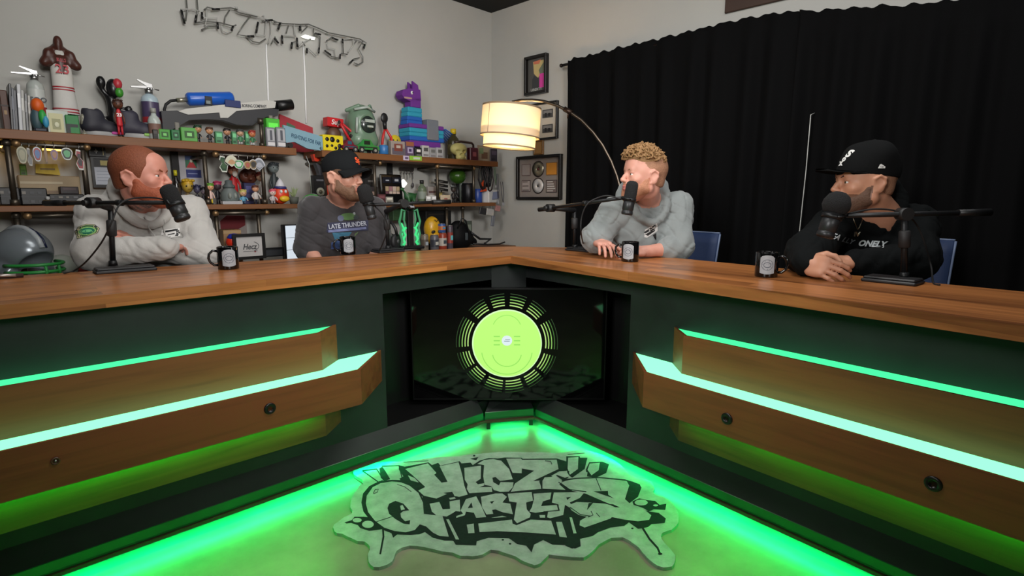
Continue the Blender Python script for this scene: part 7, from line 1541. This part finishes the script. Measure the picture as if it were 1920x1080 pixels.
it = It(726, 736, 306, 'W', -.03, 328); one(it, 'wall_strap', 'short black strap hanging on the wall above the tablet frame', 'strap', lambda b, w, h: (b.m(RUBBER), b.box(-w/2, w/2, -.004, .004, 0, h, .002), b.m(Cc((60, 60, 62))), b.box(-w*.3, w*.3, -.006, -.004, h*.05, h*.2)))
it = It(749, 776, 314, 'W', -.03, 348); t = it.thing('key_rack', 'dark key rack with hanging keys on the wall', 'key rack'); w, h = it.w, it.h
b = MB().m(Cc((52, 46, 44))); b.box(-w/2, w/2, -.006, .0, h*.82, h, .002); b.build('rail', t)
for k in range(5): b = MB().m(Cc((120, 116, 112), .4, metal=.6)); x = -w*.4+w*.2*k; b.cyl((x, -.008, h*.84), (x, -.008, h*(.45-.06*(k % 3))), .0022); b.ell((x, -.008, h*.72), (.008, .003, .012), 8, 6); b.build('key', t)
b = MB().m(Cc((60, 56, 60))); b.ell((w*.36, -.01, h*.02), (.012, .006, .022), 10, 8); b.cyl((w*.36, -.008, h*.06), (w*.36, -.008, h*.84), .0016); b.build('key_fob', t)
it = It(750, 760, 338, 'W', -.05, 350); one(it, 'white_stone', 'small white stone with an added glow on the wall beside the keys', 'light', lambda b, w, h: (b.m(emat('stone_glow', (255, 255, 250), 1.2)), b.box(-w*.5, w*.5, -.02, .0, 0, h, .004, tilt=(0, .78, 0)), b.m(WHITE), b.box(-.006, .006, -.0, .045, h*.4, h*.6)))  # a white stone, no lamp; its brightness is put in as emission
it = It(752, 782, 352, 'M', -.22); t = it.thing('dinosaur_toy', 'dark green dinosaur toy with a pale neck, left of the bottle', 'toy'); w, h = it.w, it.h
b = SDF(); b.ell((w*.05, 0, h*.42), (w*.34, .03, h*.26), .02); b.cap((-w*.1, 0, h*.5), (-w*.36, 0, h*.86), .016, .010, .02); b.cap((w*.2, 0, h*.4), (w*.46, 0, h*.6), .018, .006, .02); [b.cap((x*w, q*.02, h*.3), (x*w, q*.024, .006), .012, .011, .01) for x in (-.12, .2) for q in (-1, 1)]; b.ell((-w*.40, 0, h*.9), (.022, .012, .011), .008); b.mesh('body', .004, [Cc((34, 84, 44), .5)], t)
b = MB().m(Cc((170, 172, 160))); b.tube([(-w*.12, -.016, h*.55), (-w*.3, -.014, h*.8), (-w*.36, -.012, h*.9)], .006, 6); b.build('neck_stripe', t)
bottle(784, 798, 338, 'M', (96, 110, 88), (30, 30, 30), 'grey green bottle with a black cap in the middle of the shelf', -.17, lab=(130, 140, 130))
boxy(799, 820, 350, 'M', (150, 142, 138), 'white_carton', 'pale carton with a dark stripe behind the two white cards', off=-.14, art=[(-.45, .45, .62, .72, (80, 50, 50)), (-.4, .4, .4, .5, (200, 196, 190))])
for a, c, lb in ((799, 808, 'small white card, left one of the pair'), (809, 818, 'small white card, right one of the pair')): boxy(a, c, 367, 'M', (190, 190, 190), 'small_card', lb, 'card', .01, -.26, group='white cards on the right shelf')
it = It(815, 840, 334, 'M', -.12); t = it.thing('word_art', 'black stacked lettering sculpture on a thin stand', 'sculpture'); w, h = it.w, it.h
b = MB().m(Cc((26, 26, 26), .4)); 
for k in range(3): b.box(-w*.46, w*.46, -.01, .01, h*(.50+.16*k), h*(.60+.16*k), .002, tilt=(0, .12, 0))
b.box(-.004, .004, -.004, .004, 0, h*.5); b.box(-.03, .03, -.02, .02, 0, .006); b.build('sculpture', t)
b = MB().m(Cc((120, 116, 110))); [b.text('NO BAD DAYS'.split()[k], h*.10, TX(0, -.012, h*(.87-.16*k)) @ Matrix.Rotation(-.12, 4, 'Z'), .0004, .0003, width=w*.7) for k in range(0)]; [b.box(-w*.3+.012*j, -w*.3+.012*j+.007, -.0115, -.01, h*(.53+.16*k), h*(.57+.16*k)) for k in range(3) for j in range(5)]; b.build('letter_faces', t)
boxy(818, 828, 361, 'M', (130, 116, 66), 'olive_box', 'small olive box behind the cream card', off=-.22, d=.03)
boxy(826, 844, 366, 'M', (200, 184, 160), 'cream_card', 'cream card with a pink mark at the shelf front', 'card', .008, -.27, art=[(-.15, .2, .3, .65, (170, 110, 100))])
boxy(845, 855, 336, 'W', (190, 194, 190), 'note_card', 'white note card pinned to the wall beside the green ball', 'card', .004, -.03, y1=350)
it = It(845, 870, 315, 'M', -.12); t = it.thing('ball_ornament', 'dark green glossy ball on a black stand', 'ornament'); w, h = it.w, it.h
b = MB().m(Cc((50, 86, 26), .25)); b.ell((0, 0, h-w*.46), (w*.5, w*.5, w*.46), 24, 16); b.build('ball', t); b = MB().m(BLACKM); b.cyl((0, 0, 0), (0, 0, h-w*.85), .016, .010); b.cyl((0, 0, 0), (0, 0, .012), .03); b.build('stand', t)
figurine(843, 858, 350, 'M', (60, 50, 46), (40, 36, 34), (36, 34, 36), (28, 26, 28), 'dark brown figurine below the dark green ball', -.24, .35)
canny(868, 887, 343, 'M', (30, 30, 34), 'thermos', 'tall glossy black thermos on the right shelf', 'flask', cap=(60, 60, 64), off=-.2, metal=.6); canny(862, 869, 341, 'M', (90, 98, 92), 'grey_tube', 'narrow grey tube beside the thermos', 'tube', cap=(110, 116, 110), off=-.14)
canny(888, 902, 354, 'M', (40, 70, 150), 'blue_cup', 'blue paper cup right of the thermos', 'cup', cap=(50, 80, 160), off=-.2)
it = It(903, 934, 352, 'M', -.2); t = it.thing('silver_box', 'bright silver box with a pale wrap at the end of the right shelf', 'box'); w, h = it.w, it.h
b = MB().m(Cc((206, 206, 206), .3)); b.box(-w*.46, w*.40, -.05, .05, 0, h*.86, .006, rz=.25); b.build('body', t); b = MB().m(Cc((120, 126, 150), .3)); b.prism([(-w*.16, -.066, h*.2), (w*.26, -.066, h*.3), (w*.22, -.066, h*.75), (-w*.1, -.066, h*.7)], (0, .004, 0)); b.build('label', t)
# hanging cables and lanyards at the right end
it = It(893, 928, 306, 'W', -.25, 362); t = it.thing('cable_bundle', 'bundle of black cables hanging under the end of the top shelf', 'cables'); w, h = it.w, it.h; rn = random.Random(5)
for k in range(9):
    x0_ = rn.uniform(-.4, .4)*w; r = rn.uniform(.06, .2)*w; b = MB().m(Cc((14+rn.randint(0, 16), 15, 18), .5)); d_ = rn.uniform(.0, .2)*h; b.tube([(x0_+r*math.sin(a)*1.0, rn.uniform(-.01, .01)+.006*k-.03, h*.52+d_*.5+(h*.46-d_*.5)*math.cos(a)) for a in [2*math.pi*i/14 for i in range(14)]], .007, 6, closed=True); b.build('cable_loop', t)
it = It(900, 913, 338, 'W', -.26, 360); one(it, 'orange_tool', 'small orange clamp hanging in front of the black cables', 'tool', lambda b, w, h: (b.m(Cc((196, 70, 30), .5)), b.prism([(-w*.4, 0, 0), (w*.5, 0, h*.1), (w*.3, 0, h*.6), (0, 0, h), (-w*.3, 0, h*.7), (-w*.1, 0, h*.4)], (0, .012, 0))))
for a, c, y0, y1, col, lb in ((930, 936, 330, 382, (60, 56, 70), 'purple-grey lanyard hanging at the shelf end, left of the others'), (937, 946, 345, 385, (50, 44, 58), 'dark lanyard hanging lowest at the right shelf end'), (926, 931, 318, 352, (80, 110, 80), 'greenish lanyard in front of the cable bundle')):
    it = It(a, c, y0, 'W', -.28, y1); t = it.thing('lanyard', lb, 'lanyard', 'lanyards at the shelf end'); b = MB().m(Cc(col, .8)); w, h = it.w, it.h; b.tube([(-w*.3, 0, h+ .02), (-w*.1, 0, h*.5), (w*.2, 0, h*.12), (w*.35, 0, h*.5), (w*.1, .0, h+.02)], .003, 5); b.build('strap', t); b = MB().m(Cc((150, 150, 156), .4)); b.box(w*.0, w*.4, -.003, .003, 0, h*.14, .001); b.build('clip', t)
for a, c, y0, y1, col, lb in ((898, 912, 388, 402, (36, 36, 40), 'black gadget hanging under the end of the middle shelf'), (911, 926, 390, 404, (170, 168, 166), 'white gadget hanging under the end of the middle shelf'), (928, 938, 384, 396, (170, 120, 116), 'pink tag hanging at the right end of the middle shelf'), (921, 927, 402, 424, (110, 112, 120), 'grey key hanging lowest under the shelf end')):
    it = It(a, c, y0, 'W', -.27, y1); t = it.thing('hanging_gadget', lb, 'gadget', 'gadgets hanging under the middle shelf'); w, h = it.w, it.h; b = MB().m(Cc(col, .4)); b.box(-w*.45, w*.45, -.008, .008, 0, h*.9, .003, tilt=(0, .15, 0)); b.build('body', t); b = MB().m(RUBBER); b.tube([(0, 0, h*.85), (.004, 0, (ZM0-it.z+h)*.5), (0, 0, ZM0-it.z)], .002, 5); b.build('cord', t)
# ================================================================== low cabinet top, left part
it = It(-6, 77, 429, 'L', -.26); t = it.thing('football_helmet', 'silver and grey football helmet with a green face guard at the far left', 'helmet', None, .5); w = .30; h = it.h
b = SDF(); b.ell((0, 0, h*.60), (.115, .145, h*.42), .01); b.cap((-.09, .03, h*.42), (-.09, -.03, h*.28), .035, .03, .03); b.cap((.09, .03, h*.42), (.09, -.03, h*.28), .035, .03, .03); b.ell((0, -.13, h*.34), (.085, .10, h*.26), .01, 's'); b.ell((0, .02, h*.1), (.1, .12, h*.22), .01, 's'); b.mesh('shell', .006, [mat((132, 140, 146), .25, .3)], t)
b = MB().m(Cc((170, 176, 180), .3)); b.tube([(0, .146*math.cos(a), h*.60+h*.43*math.sin(a)) for a in [math.radians(10+20*i) for i in range(9)]], .013, 8); b.m(Cc((20, 30, 60), .3)); b.tube([(.02, .146*math.cos(a), h*.60+h*.43*math.sin(a)) for a in [math.radians(10+20*i) for i in range(9)]], .005, 8); b.build('stripe', t)
b = MB().m(Cc((50, 150, 70), .4))
for z in (.40, .28, .16): b.tube([(.115*math.cos(a), -.05-.15*math.sin(a), h*z) for a in [math.pi*i/12 for i in range(13)]], .008, 7)
for x in (-.03, .03): b.tube([(x, -.19, h*.42), (x, -.20, h*.28), (x, -.185, h*.14)], .007, 6)
b.build('face_guard', t); b = MB().m(Cc((150, 156, 156), .5)); b.ell((0, -.09, h*.14), (.06, .04, h*.07), 14, 8); b.build('chin_pad', t)
box2(44, 82, 442, 478, 'L', (206, 200, 216), 'white_panel_box', 'pale white box behind the football helmet', 'box', .03, -.08, art=[(-.4, .4, .1, .2, (170, 166, 180))])
it = It(76, 146, 452, 'L', -.20); t = it.thing('soccer_ball', 'worn grey and dark red ball beside the football helmet', 'ball'); w, h = it.w, it.h; R_b = min(w*.46, h*.6)
b = SDF(); b.ell((0, 0, R_b), R_b, .01); b.mesh('ball', .006, [Cc((150, 156, 146), .6)], t, None)
b = MB().m(Cc((74, 14, 20), .6)); b.prism([(-R_b*.5, -R_b*.95, R_b*.15), (R_b*.75, -R_b*.95, R_b*.15), (R_b*.1, -R_b*.95, R_b*.85)], (0, R_b*.25, 0)); b.build('red_patch', t)
it = It(138, 158, 455, 'L', -.12); one(it, 'red_ball', 'dark red ball partly behind the grey hoodie sleeve', 'ball', lambda b, w, h: (b.m(Cc((120, 24, 22), .5)), b.ell((0, 0, .045), .045, 18, 12), b.m(Cc((90, 16, 16), .5)), b.tube([(.0455*math.cos(a), .0455*math.sin(a), .045) for a in [2*math.pi*i/20 for i in range(20)]], .0015, 5, closed=True)))
box2(414, 447, 430, 480, 'L', (146, 112, 76), 'cardboard_box', 'brown cardboard box under the middle shelf behind the sketch frame', 'box', .12, -.12, art=[(-.5, .5, .9, .98, (170, 140, 100)), (-.1, .2, .3, .5, (110, 80, 50))])
it = It(424, 448, 444, 'L', -.28); t = it.thing('capped_ball', 'shiny red ball wearing a blue cap beside the sketch frame', 'ball'); w, h = it.w, it.h
b = MB().m(Cc((206, 50, 30), .25)); b.ell((0, 0, h-w*.45), w*.5, 22, 14); b.build('ball', t); b = MB().m(BLACKM); b.lathe([(w*.36, 0), (w*.30, h-w*.75), (w*.34, h-w*.7)], seg=16); b.build('stand', t); b = MB().m(Cc((36, 50, 150), .4)); b.lathe([(w*.52, h-w*.15), (w*.52, h), (w*.34, h+w*.22), (.0001, h+w*.28)], (w*.15, 0, 0), 18); b.m(WHITE); b.ell((w*.2, -w*.5, h+w*.02), (w*.14, .008, w*.10), 10, 6); b.build('cap', t)
def sketch(b, w, h, e):
    b.m(Cc((186, 182, 180), .6)); b.box(-w/2+e, w/2-e, 0, .006, e, h-e); b.m(Cc((60, 60, 64)))
    b.text('Hecz', h*.30, TX(-.0, -.001, h*.48), .0003, .001, shear=.3, width=w*.45); b.box(-w*.2, w*.25, -.001, 0, h*.30, h*.32); b.tube([(w*.3*math.cos(a), -.001, h*.5+h*.2*math.sin(a)) for a in [math.radians(-60+15*i) for i in range(9)]], .0018, 5); b.m(Cc((140, 50, 60))); b.box(w*.14, w*.2, -.0012, 0, h*.26, h*.3)
pic(437, 497, 438, 486, -.33, (18, 16, 16), 'black framed pen sketch of lettering standing behind the black mug', sketch, border=.018)
pic(494, 532, 464, 481, -.30, (16, 16, 18), 'low black frame right of the pen sketch', lambda b, w, h, e: (b.m(Cc((40, 42, 46))), b.box(-w/2+.004, w/2-.004, 0, .006, .004, h-.004)), border=.008)
it = It(530, 560, 421, 'L', -.26); t = it.thing('light_box', 'black light box with a lit white panel and the letter R', 'light box'); w, h = it.w, it.h
b = MB().m(Cc((18, 18, 20), .4)); b.box(-w/2, w/2, -.02, .03, 0, h, .004); b.build('case', t)
b = MB().m(emat('lightbox', (226, 236, 246), .85)); [b.box(-w*.40, w*.42, -.0215, -.02, h*(.04+.315*k), h*(.345+.315*k)) for k in range(3)]; b.build('lit_panel', t)
b = MB().m(Cc((30, 34, 48))); b.text('R', h*.24, TX(w*.2, -.0225, h*.50), .0003, .001); b.build('letter', t)
it = It(410, 462, 402, 'W', -.03, 432); one(it, 'wall_print', 'blurry dark red print on the wall under the middle shelf', 'print', lambda b, w, h: (b.m(Cc((150, 140, 136), .8)), b.box(-w/2, w/2, 0, .004, -h*.4, h), b.m(Cc((110, 34, 40), .8)), b.flat([(-w*.45, -.001, h*.1), (w*.1, -.001, h*.0), (w*.45, -.001, h*.3), (w*.45, -.001, h*.9), (-w*.2, -.001, h*.95), (-w*.45, -.001, h*.6)])))
q = onz(8, 523); b = MB().m(Cc((60, 46, 44), .4)); b.tube([(-.06, 0, .008), (0, 0, .010), (.05, .02, .008)], .008, 8); b.m(Cc((170, 160, 156), .3, metal=.6)); b.tube([(-.055, -.012, .010), (-.01, -.01, .014), (.035, -.004, .012)], .006, 8); b.m(Cc((150, 40, 40))); b.box(-.08, -.05, -.02, .01, 0, .014, .003); o = b.build('pocket_tool'); o.location = q; o.rotation_euler = (0, 0, .5); tag(o, 'small dark pocket tool lying on the desk at the far left', 'tool')
# ================================================================== low part, right of the charcoal t-shirt
boxy(733, 771, 388, 'W', (44, 70, 42), 'green_case', 'dark green case hanging under the middle shelf', 'case', .06, -.16, art=[(-.5, .5, .9, .96, (70, 60, 40)), (-.4, .4, .3, .34, (34, 54, 34))], y1=413)
bd = box2(790, 837, 395, 462, 'L', (15, 15, 16), 'black_box', 'large black box behind the yellow mask', 'box', .14, -.12, art=[(-.4, .4, .9, .93, (40, 34, 30))])
it = It(796, 824, 407, 'L', -.26); t = it.thing('yellow_helmet', 'yellow helmet toy with dark eye slots on a small stand', 'helmet'); w, h = it.w, it.h
b = SDF(); b.ell((0, 0, h*.66), (w*.48, .06, h*.36), .01); b.ell((0, -.01, h*.42), (w*.36, .05, h*.24), .02); b.mesh('shell', .004, [Cc((206, 158, 34), .3)], t)
b = MB().m(Cc((24, 20, 16))); [b.ell((q*w*.2, -.056, h*.58), (w*.13, .01, h*.05), 10, 6, rot=(0, q*.2, 0)) for q in (-1, 1)]; b.tube([(-w*.12, -.058, h*.93), (0, -.062, h*.88), (w*.12, -.058, h*.93)], .003, 6); b.build('eye_slots', t); b = MB().m(BLACKM); b.cyl((0, 0, 0), (0, 0, h*.3), .02); b.build('stand', t)
for a, c, y, col, band, lb in ((790, 802, 439, (120, 110, 96), (90, 80, 70), 'tan can, leftmost of the cans below the yellow helmet'), (808, 821, 440, (96, 94, 100), (60, 62, 70), 'grey can right of the tan can'), (823, 836, 436, (150, 60, 40), (190, 180, 170), 'red and white can with an orange lid'), (839, 848, 422, (80, 70, 80), (150, 60, 50), 'slim dark can left of the black bag')): canny(a, c, y, 'L', col, 'drink_can', lb, 'can', off=-.32, band=band, group='cans on the low cabinet')
canny(822, 834, 419, 'W', (60, 90, 150), 'blue_can', 'blue can with an orange face stacked on the red can', 'can', off=-.32, band=(190, 110, 60), y1=436)
# glowing twin sculpture on a tray
base_q = onz(770, 466.5, TOP); t = thing('glowing_sculpture', (base_q.x, base_q.y, TOP), math.atan2(-dL.y, -dL.x), 'pair of glowing green openwork wings on a black post and tray', 'sculpture')
Rs = Matrix.Rotation(-t.rotation_euler[2], 4, 'Z')
def gp(px, py): v = ony(px, py, base_q.y)-Vector((base_q.x, base_q.y, TOP)); v.y = 0; return Vector((v.x, 0, v.z))
b = MB().m(Cc((18, 18, 20), .4)); b.box(-.075, .075, -.04, .04, 0, .016, .005); b.box(-.06, .06, -.03, .03, .015, .020, .002); b.build('tray', t)
zt_ = gp(770, 388).z; b = MB().m(Cc((16, 16, 17), .4)); b.box(-.018, .018, -.012, .012, .016, zt_-.02, .003); b.build('post', t)
b = MB().m(DARKGLOSS); b.ell((0, -.004, zt_), (.028, .028, .024), 18, 12); b.m(Cc((150, 150, 156), .3)); b.box(-.012, .012, -.034, -.030, zt_-.004, zt_+.006, .001); b.build('top_orb', t)
GL = emat('glow_green', (70, 255, 150), .7); GL2 = emat('glow_green_dim', (90, 190, 130), .35)
for q in (-1, 1):
    X1 = lambda f: q*f; b = MB().m(GL2); S_ = zt_
    P_ = [(.030, .90), (.052, .94), (.060, .80), (.070, .66), (.060, .5), (.066, .36), (.056, .22), (.062, .10), (.040, .04)]
    b.tube([(X1(x), -.0, z*S_) for x, z in P_], .009, 7, radii=[.004, .006, .006, .007, .006, .007, .007, .006, .004])
    b.tube([(X1(x), 0, z*S_) for x, z in ((.034, .88), (.040, .7), (.030, .55), (.052, .4), (.034, .26), (.044, .12), (.052, .04))], .0055, 7); b.build('wing_upper', t)
    b = MB().m(GL); b.tube([(X1(x), -.002, z*S_) for x, z in ((.030, .52), (.045, .44), (.034, .34), (.050, .24), (.038, .16), (.05, .1))], .008, 7); b.tube([(X1(x), .002, z*S_) for x, z in ((.058, .62), (.042, .50), (.060, .30), (.036, .20))], .006, 6); b.build('wing_lower', t)
# headphones leaning by the second stand
hp = onz(742, 467.5, TOP+.0); t = thing('headphones', (hp.x, hp.y, TOP), math.atan2(-dL.y, -dL.x), 'black over-ear headphones resting on the desk beside the boom stand', 'headphones')
for q, y_ in ((-1, .05), (1, -.01)):
    b = MB().m(Cc((26, 26, 28), .6)); b.lathe([(.018, -.012), (.040, -.014), (.046, -.004), (.046, .006), (.034, .012), (.0001, .012)], (q*.004-.004, y_, .046), 24, (.5*q, -1, .05)); b.m(Cc((80, 80, 84), .4)); b.lathe([(.012, .0125), (.012, .0140), (.0001, .0140)], (q*.004-.004, y_, .046), 16, (.5*q, -1, .05)); b.build('ear_cup', t)
b = MB().m(Cc((20, 20, 22), .5)); b.tube([(0, -.02, .08), (-.012, -.026, .12), (-.02, .0, .158), (-.016, .04, .15), (-.006, .064, .09)], .009, 8); b.build('headband', t)
# black bag with straps
it = It(841, 888, 411, 'L', -.22); t = it.thing('camera_bag', 'black camera bag with loose straps at the end of the low cabinet', 'bag'); w, h = it.w, it.h
b = SDF(); b.ell((-w*.05, 0, h*.36), (w*.44, .08, h*.42), .02); b.ell((-w*.12, 0, h*.72), (w*.28, .06, h*.24), .03); b.cap((w*.1, 0, h*.5), (w*.5, .0, h*.2), .04, .03, .03); b.mesh('bag', .007, [cloth_mat('nylon', (14, 14, 16), rough=.6, sheen=0)], t)
b = MB().m(Cc((22, 22, 24), .5)); b.tube([(-w*.3, -.05, h*.7), (-w*.2, -.08, h*1.05), (0, -.06, h*.95), (w*.1, -.07, h*.5)], .008, 7); b.tube([(w*.2, -.06, h*.55), (w*.6, -.05, h*.3), (w*1.1, -.04, h*.26), (w*.8, -.05, h*.12)], .010, 7); b.tube([(w*.3, -.05, h*.15), (w*.9, -.06, .02), (w*1.5, -.04, .015), (w*1.7, -.05, .03)], .007, 7); b.m(Cc((70, 76, 80), .3)); b.box(-w*.1, w*.0, -.088, -.082, h*.3, h*.55, .002); b.build('strap', t)
boxy(868, 885, 414, 'L', (92, 100, 90), 'grey_board', 'grey board standing behind the camera bag', 'board', .008, -.06)
# ================================================================== unlit tube lettering on the wall
sgn = thing('tube_sign', WL.w(uo(520, 60, -.04), 0, WL.at(520, 60, -.04)[1]), WL.rz, 'unlit glass tube lettering sign reading HECZQUARTERS on the wall', 'sign')
us, zs = uo(520, 60, -.04), WL.at(520, 60, -.04)[1]
def sp(X, Y): px, py = 320+X/4.8, Y/4.8; u, z = WL.at(px, py, -.045); return Vector((u-us, -.045, z-zs))
M_TUBE = mat((100, 100, 96), .2); M_TDK = mat((26, 26, 26), .4); M_CLEAR = mat((176, 176, 172), .2)
strokes = [[(90,85),(190,80),(260,100)],[(140,-20),(150,85),(135,190)],[(235,-20),(245,90),(228,200)],[(280,110),(300,160),(420,160),(425,260)],[(215,205),(320,192),(450,205),(560,235),(590,225)],[(280,270),(340,235),(420,235)],[(455,230),(470,280),(510,295),(560,270)],[(300,90),(330,65),(400,80),(540,70),(600,85)],[(530,90),(490,150),(480,220)],[(600,85),(580,60),(600,60),(610,90),(700,120),(830,160),(880,185)],[(590,100),(620,115),(780,150)],[(715,145),(650,230),(600,310),(680,325),(750,320)],[(800,180),(785,250),(770,310),(850,320),(860,180)],[(690,330),(740,375),(800,385),(855,350)],[(820,190),(880,180),(920,180)],[(900,190),(905,310),(880,390)],[(930,200),(1000,205),(970,270)],[(905,395),(940,330),(970,390)],[(1000,315),(1090,320),(1130,330)],[(1060,230),(1040,300)],[(920,185),(990,210),(1160,220),(1240,218),(1320,250),(1420,295),(1600,330),(1700,350),(1760,385),(1740,440)],[(1110,220),(1120,320)],[(1170,230),(1180,290),(1230,240)],[(1090,440),(1100,380),(1140,370),(1150,430)],[(1150,430),(1200,380),(1260,350)],[(1185,375),(1210,415)],[(1285,255),(1290,330)],[(1225,480),(1235,430),(1310,500),(1340,430)],[(1340,430),(1345,330),(1290,300)],[(1400,370),(1450,335),(1510,360)],[(1410,380),(1415,430),(1480,440),(1480,510)],[(1380,455),(1450,510),(1520,525),(1535,480),(1590,490)],[(1550,350),(1555,490)],[(1570,350),(1640,345),(1650,400),(1600,470)],[(1690,380),(1730,370),(1690,440),(1730,510),(1730,560),(1690,580),(1650,565)],[(1610,575),(1650,530),(1700,520)],[(320,90),(325,160),(310,230)],[(1650,400),(1670,370)]]
for i, st_ in enumerate(strokes): b = MB().m(M_TUBE if i % 3 else M_CLEAR); b.tube([sp(*q) for q in st_], .0042, 7); b.build('glass_tube', sgn)
dk = [[(95,90),(125,215)],[(228,140),(220,205)],[(370,82),(440,82)],[(280,110),(285,170)],[(420,200),(425,262)],[(560,235),(545,280)],[(785,200),(768,300)],[(690,328),(750,330)],[(850,185),(915,180)],[(985,205),(965,265)],[(930,345),(970,390)],[(1000,320),(1005,395)],[(1090,380),(1085,440)],[(1135,340),(1140,425)],[(1160,235),(1163,280)],[(1300,300),(1350,312)],[(1335,430),(1330,480)],[(1225,435),(1225,480)],[(1450,340),(1500,360)],[(1385,455),(1440,495)],[(1525,490),(1522,530)],[(1545,350),(1548,390)],[(1745,400),(1735,435)],[(1610,570),(1640,540)]]
for d_ in dk: b = MB().m(M_TDK); b.tube([sp(*q)+Vector((0, -.002, 0)) for q in d_], .0064, 7); b.build('blockout_paint', sgn)
for q in ((110, 90), (330, 70), (600, 70), (845, 140), (1000, 206), (1240, 220), (1420, 296), (1750, 385), (300, 255), (700, 325), (1190, 400), (1500, 520), (1690, 580)):
    p = sp(*q); b = MB().m(M_CLEAR); b.cyl((p.x, 0, p.z), (p.x, p.y, p.z), .005); b.build('stand_off', sgn)
b = MB().m(emat('sign_glint', (255, 255, 248), 1.5)); b.prism([sp(1180, 325)+Vector((0, .01, 0)), sp(1215, 308)+Vector((0, .01, 0)), sp(1308, 335)+Vector((0, .01, 0)), sp(1300, 355)+Vector((0, .01, 0)), sp(1230, 345)+Vector((0, .01, 0))], (0, .01, 0)); b.build('ceiling_light_glint', sgn)  # glowing piece stands in for a ceiling light's reflection on the sign
for a, xs, lb in ((0, ((860, 400), (862, 500), (872, 672), (878, 900), (882, 1170)), 'white power cord running down from the tube sign, left one'), (1, ((1195, 420), (1200, 520), (1208, 672), (1214, 900), (1220, 1110)), 'white power cord running down from the tube sign, right one')):
    P_ = []
    for X, Y in xs: u, z = WL.at(320+X/4.8, Y/4.8, -.006); P_.append(Vector((u, -.006, z)))
    b = MB().m(Cc((236, 236, 236), .5)); b.tube([p-Vector((P_[0].x, 0, P_[0].z)) for p in P_], .0062, 6); o = b.build('white_cord'); o.location = WL.w(P_[0].x, 0, P_[0].z); o.rotation_euler = (0, 0, WL.rz); tag(o, lb, 'cord', 'white cords under the tube sign')
# ================================================================== warm strip light under the top shelf, far left
it = It(-30, 14, 263, 'W', -.10, 267); t = it.thing('under_shelf_light', 'warm yellow strip light glowing under the far left of the top shelf', 'light'); t.location.z = ZU0-.03; w = it.w
b = MB().m(emat('warm_strip', (255, 190, 80), 9)); b.box(-w*.5, w*.5, -.012, .012, 0, .008); b.build('strip', t); b = MB().m(BLACKM); b.box(-w*.52, w*.52, -.018, .018, .008, .028); b.build('housing', t)
it = It(78, 120, 266, 'W', -.06, 270); t = it.thing('under_shelf_light', 'short warm strip light above the left charms', 'light'); t.location.z = ZU0-.03; w = it.w
b = MB().m(emat('warm_strip2', (255, 196, 90), 4)); b.box(-w*.5, w*.5, -.012, .012, 0, .008); b.build('strip', t); b = MB().m(BLACKM); b.box(-w*.52, w*.52, -.018, .018, .008, .028); b.build('housing', t)
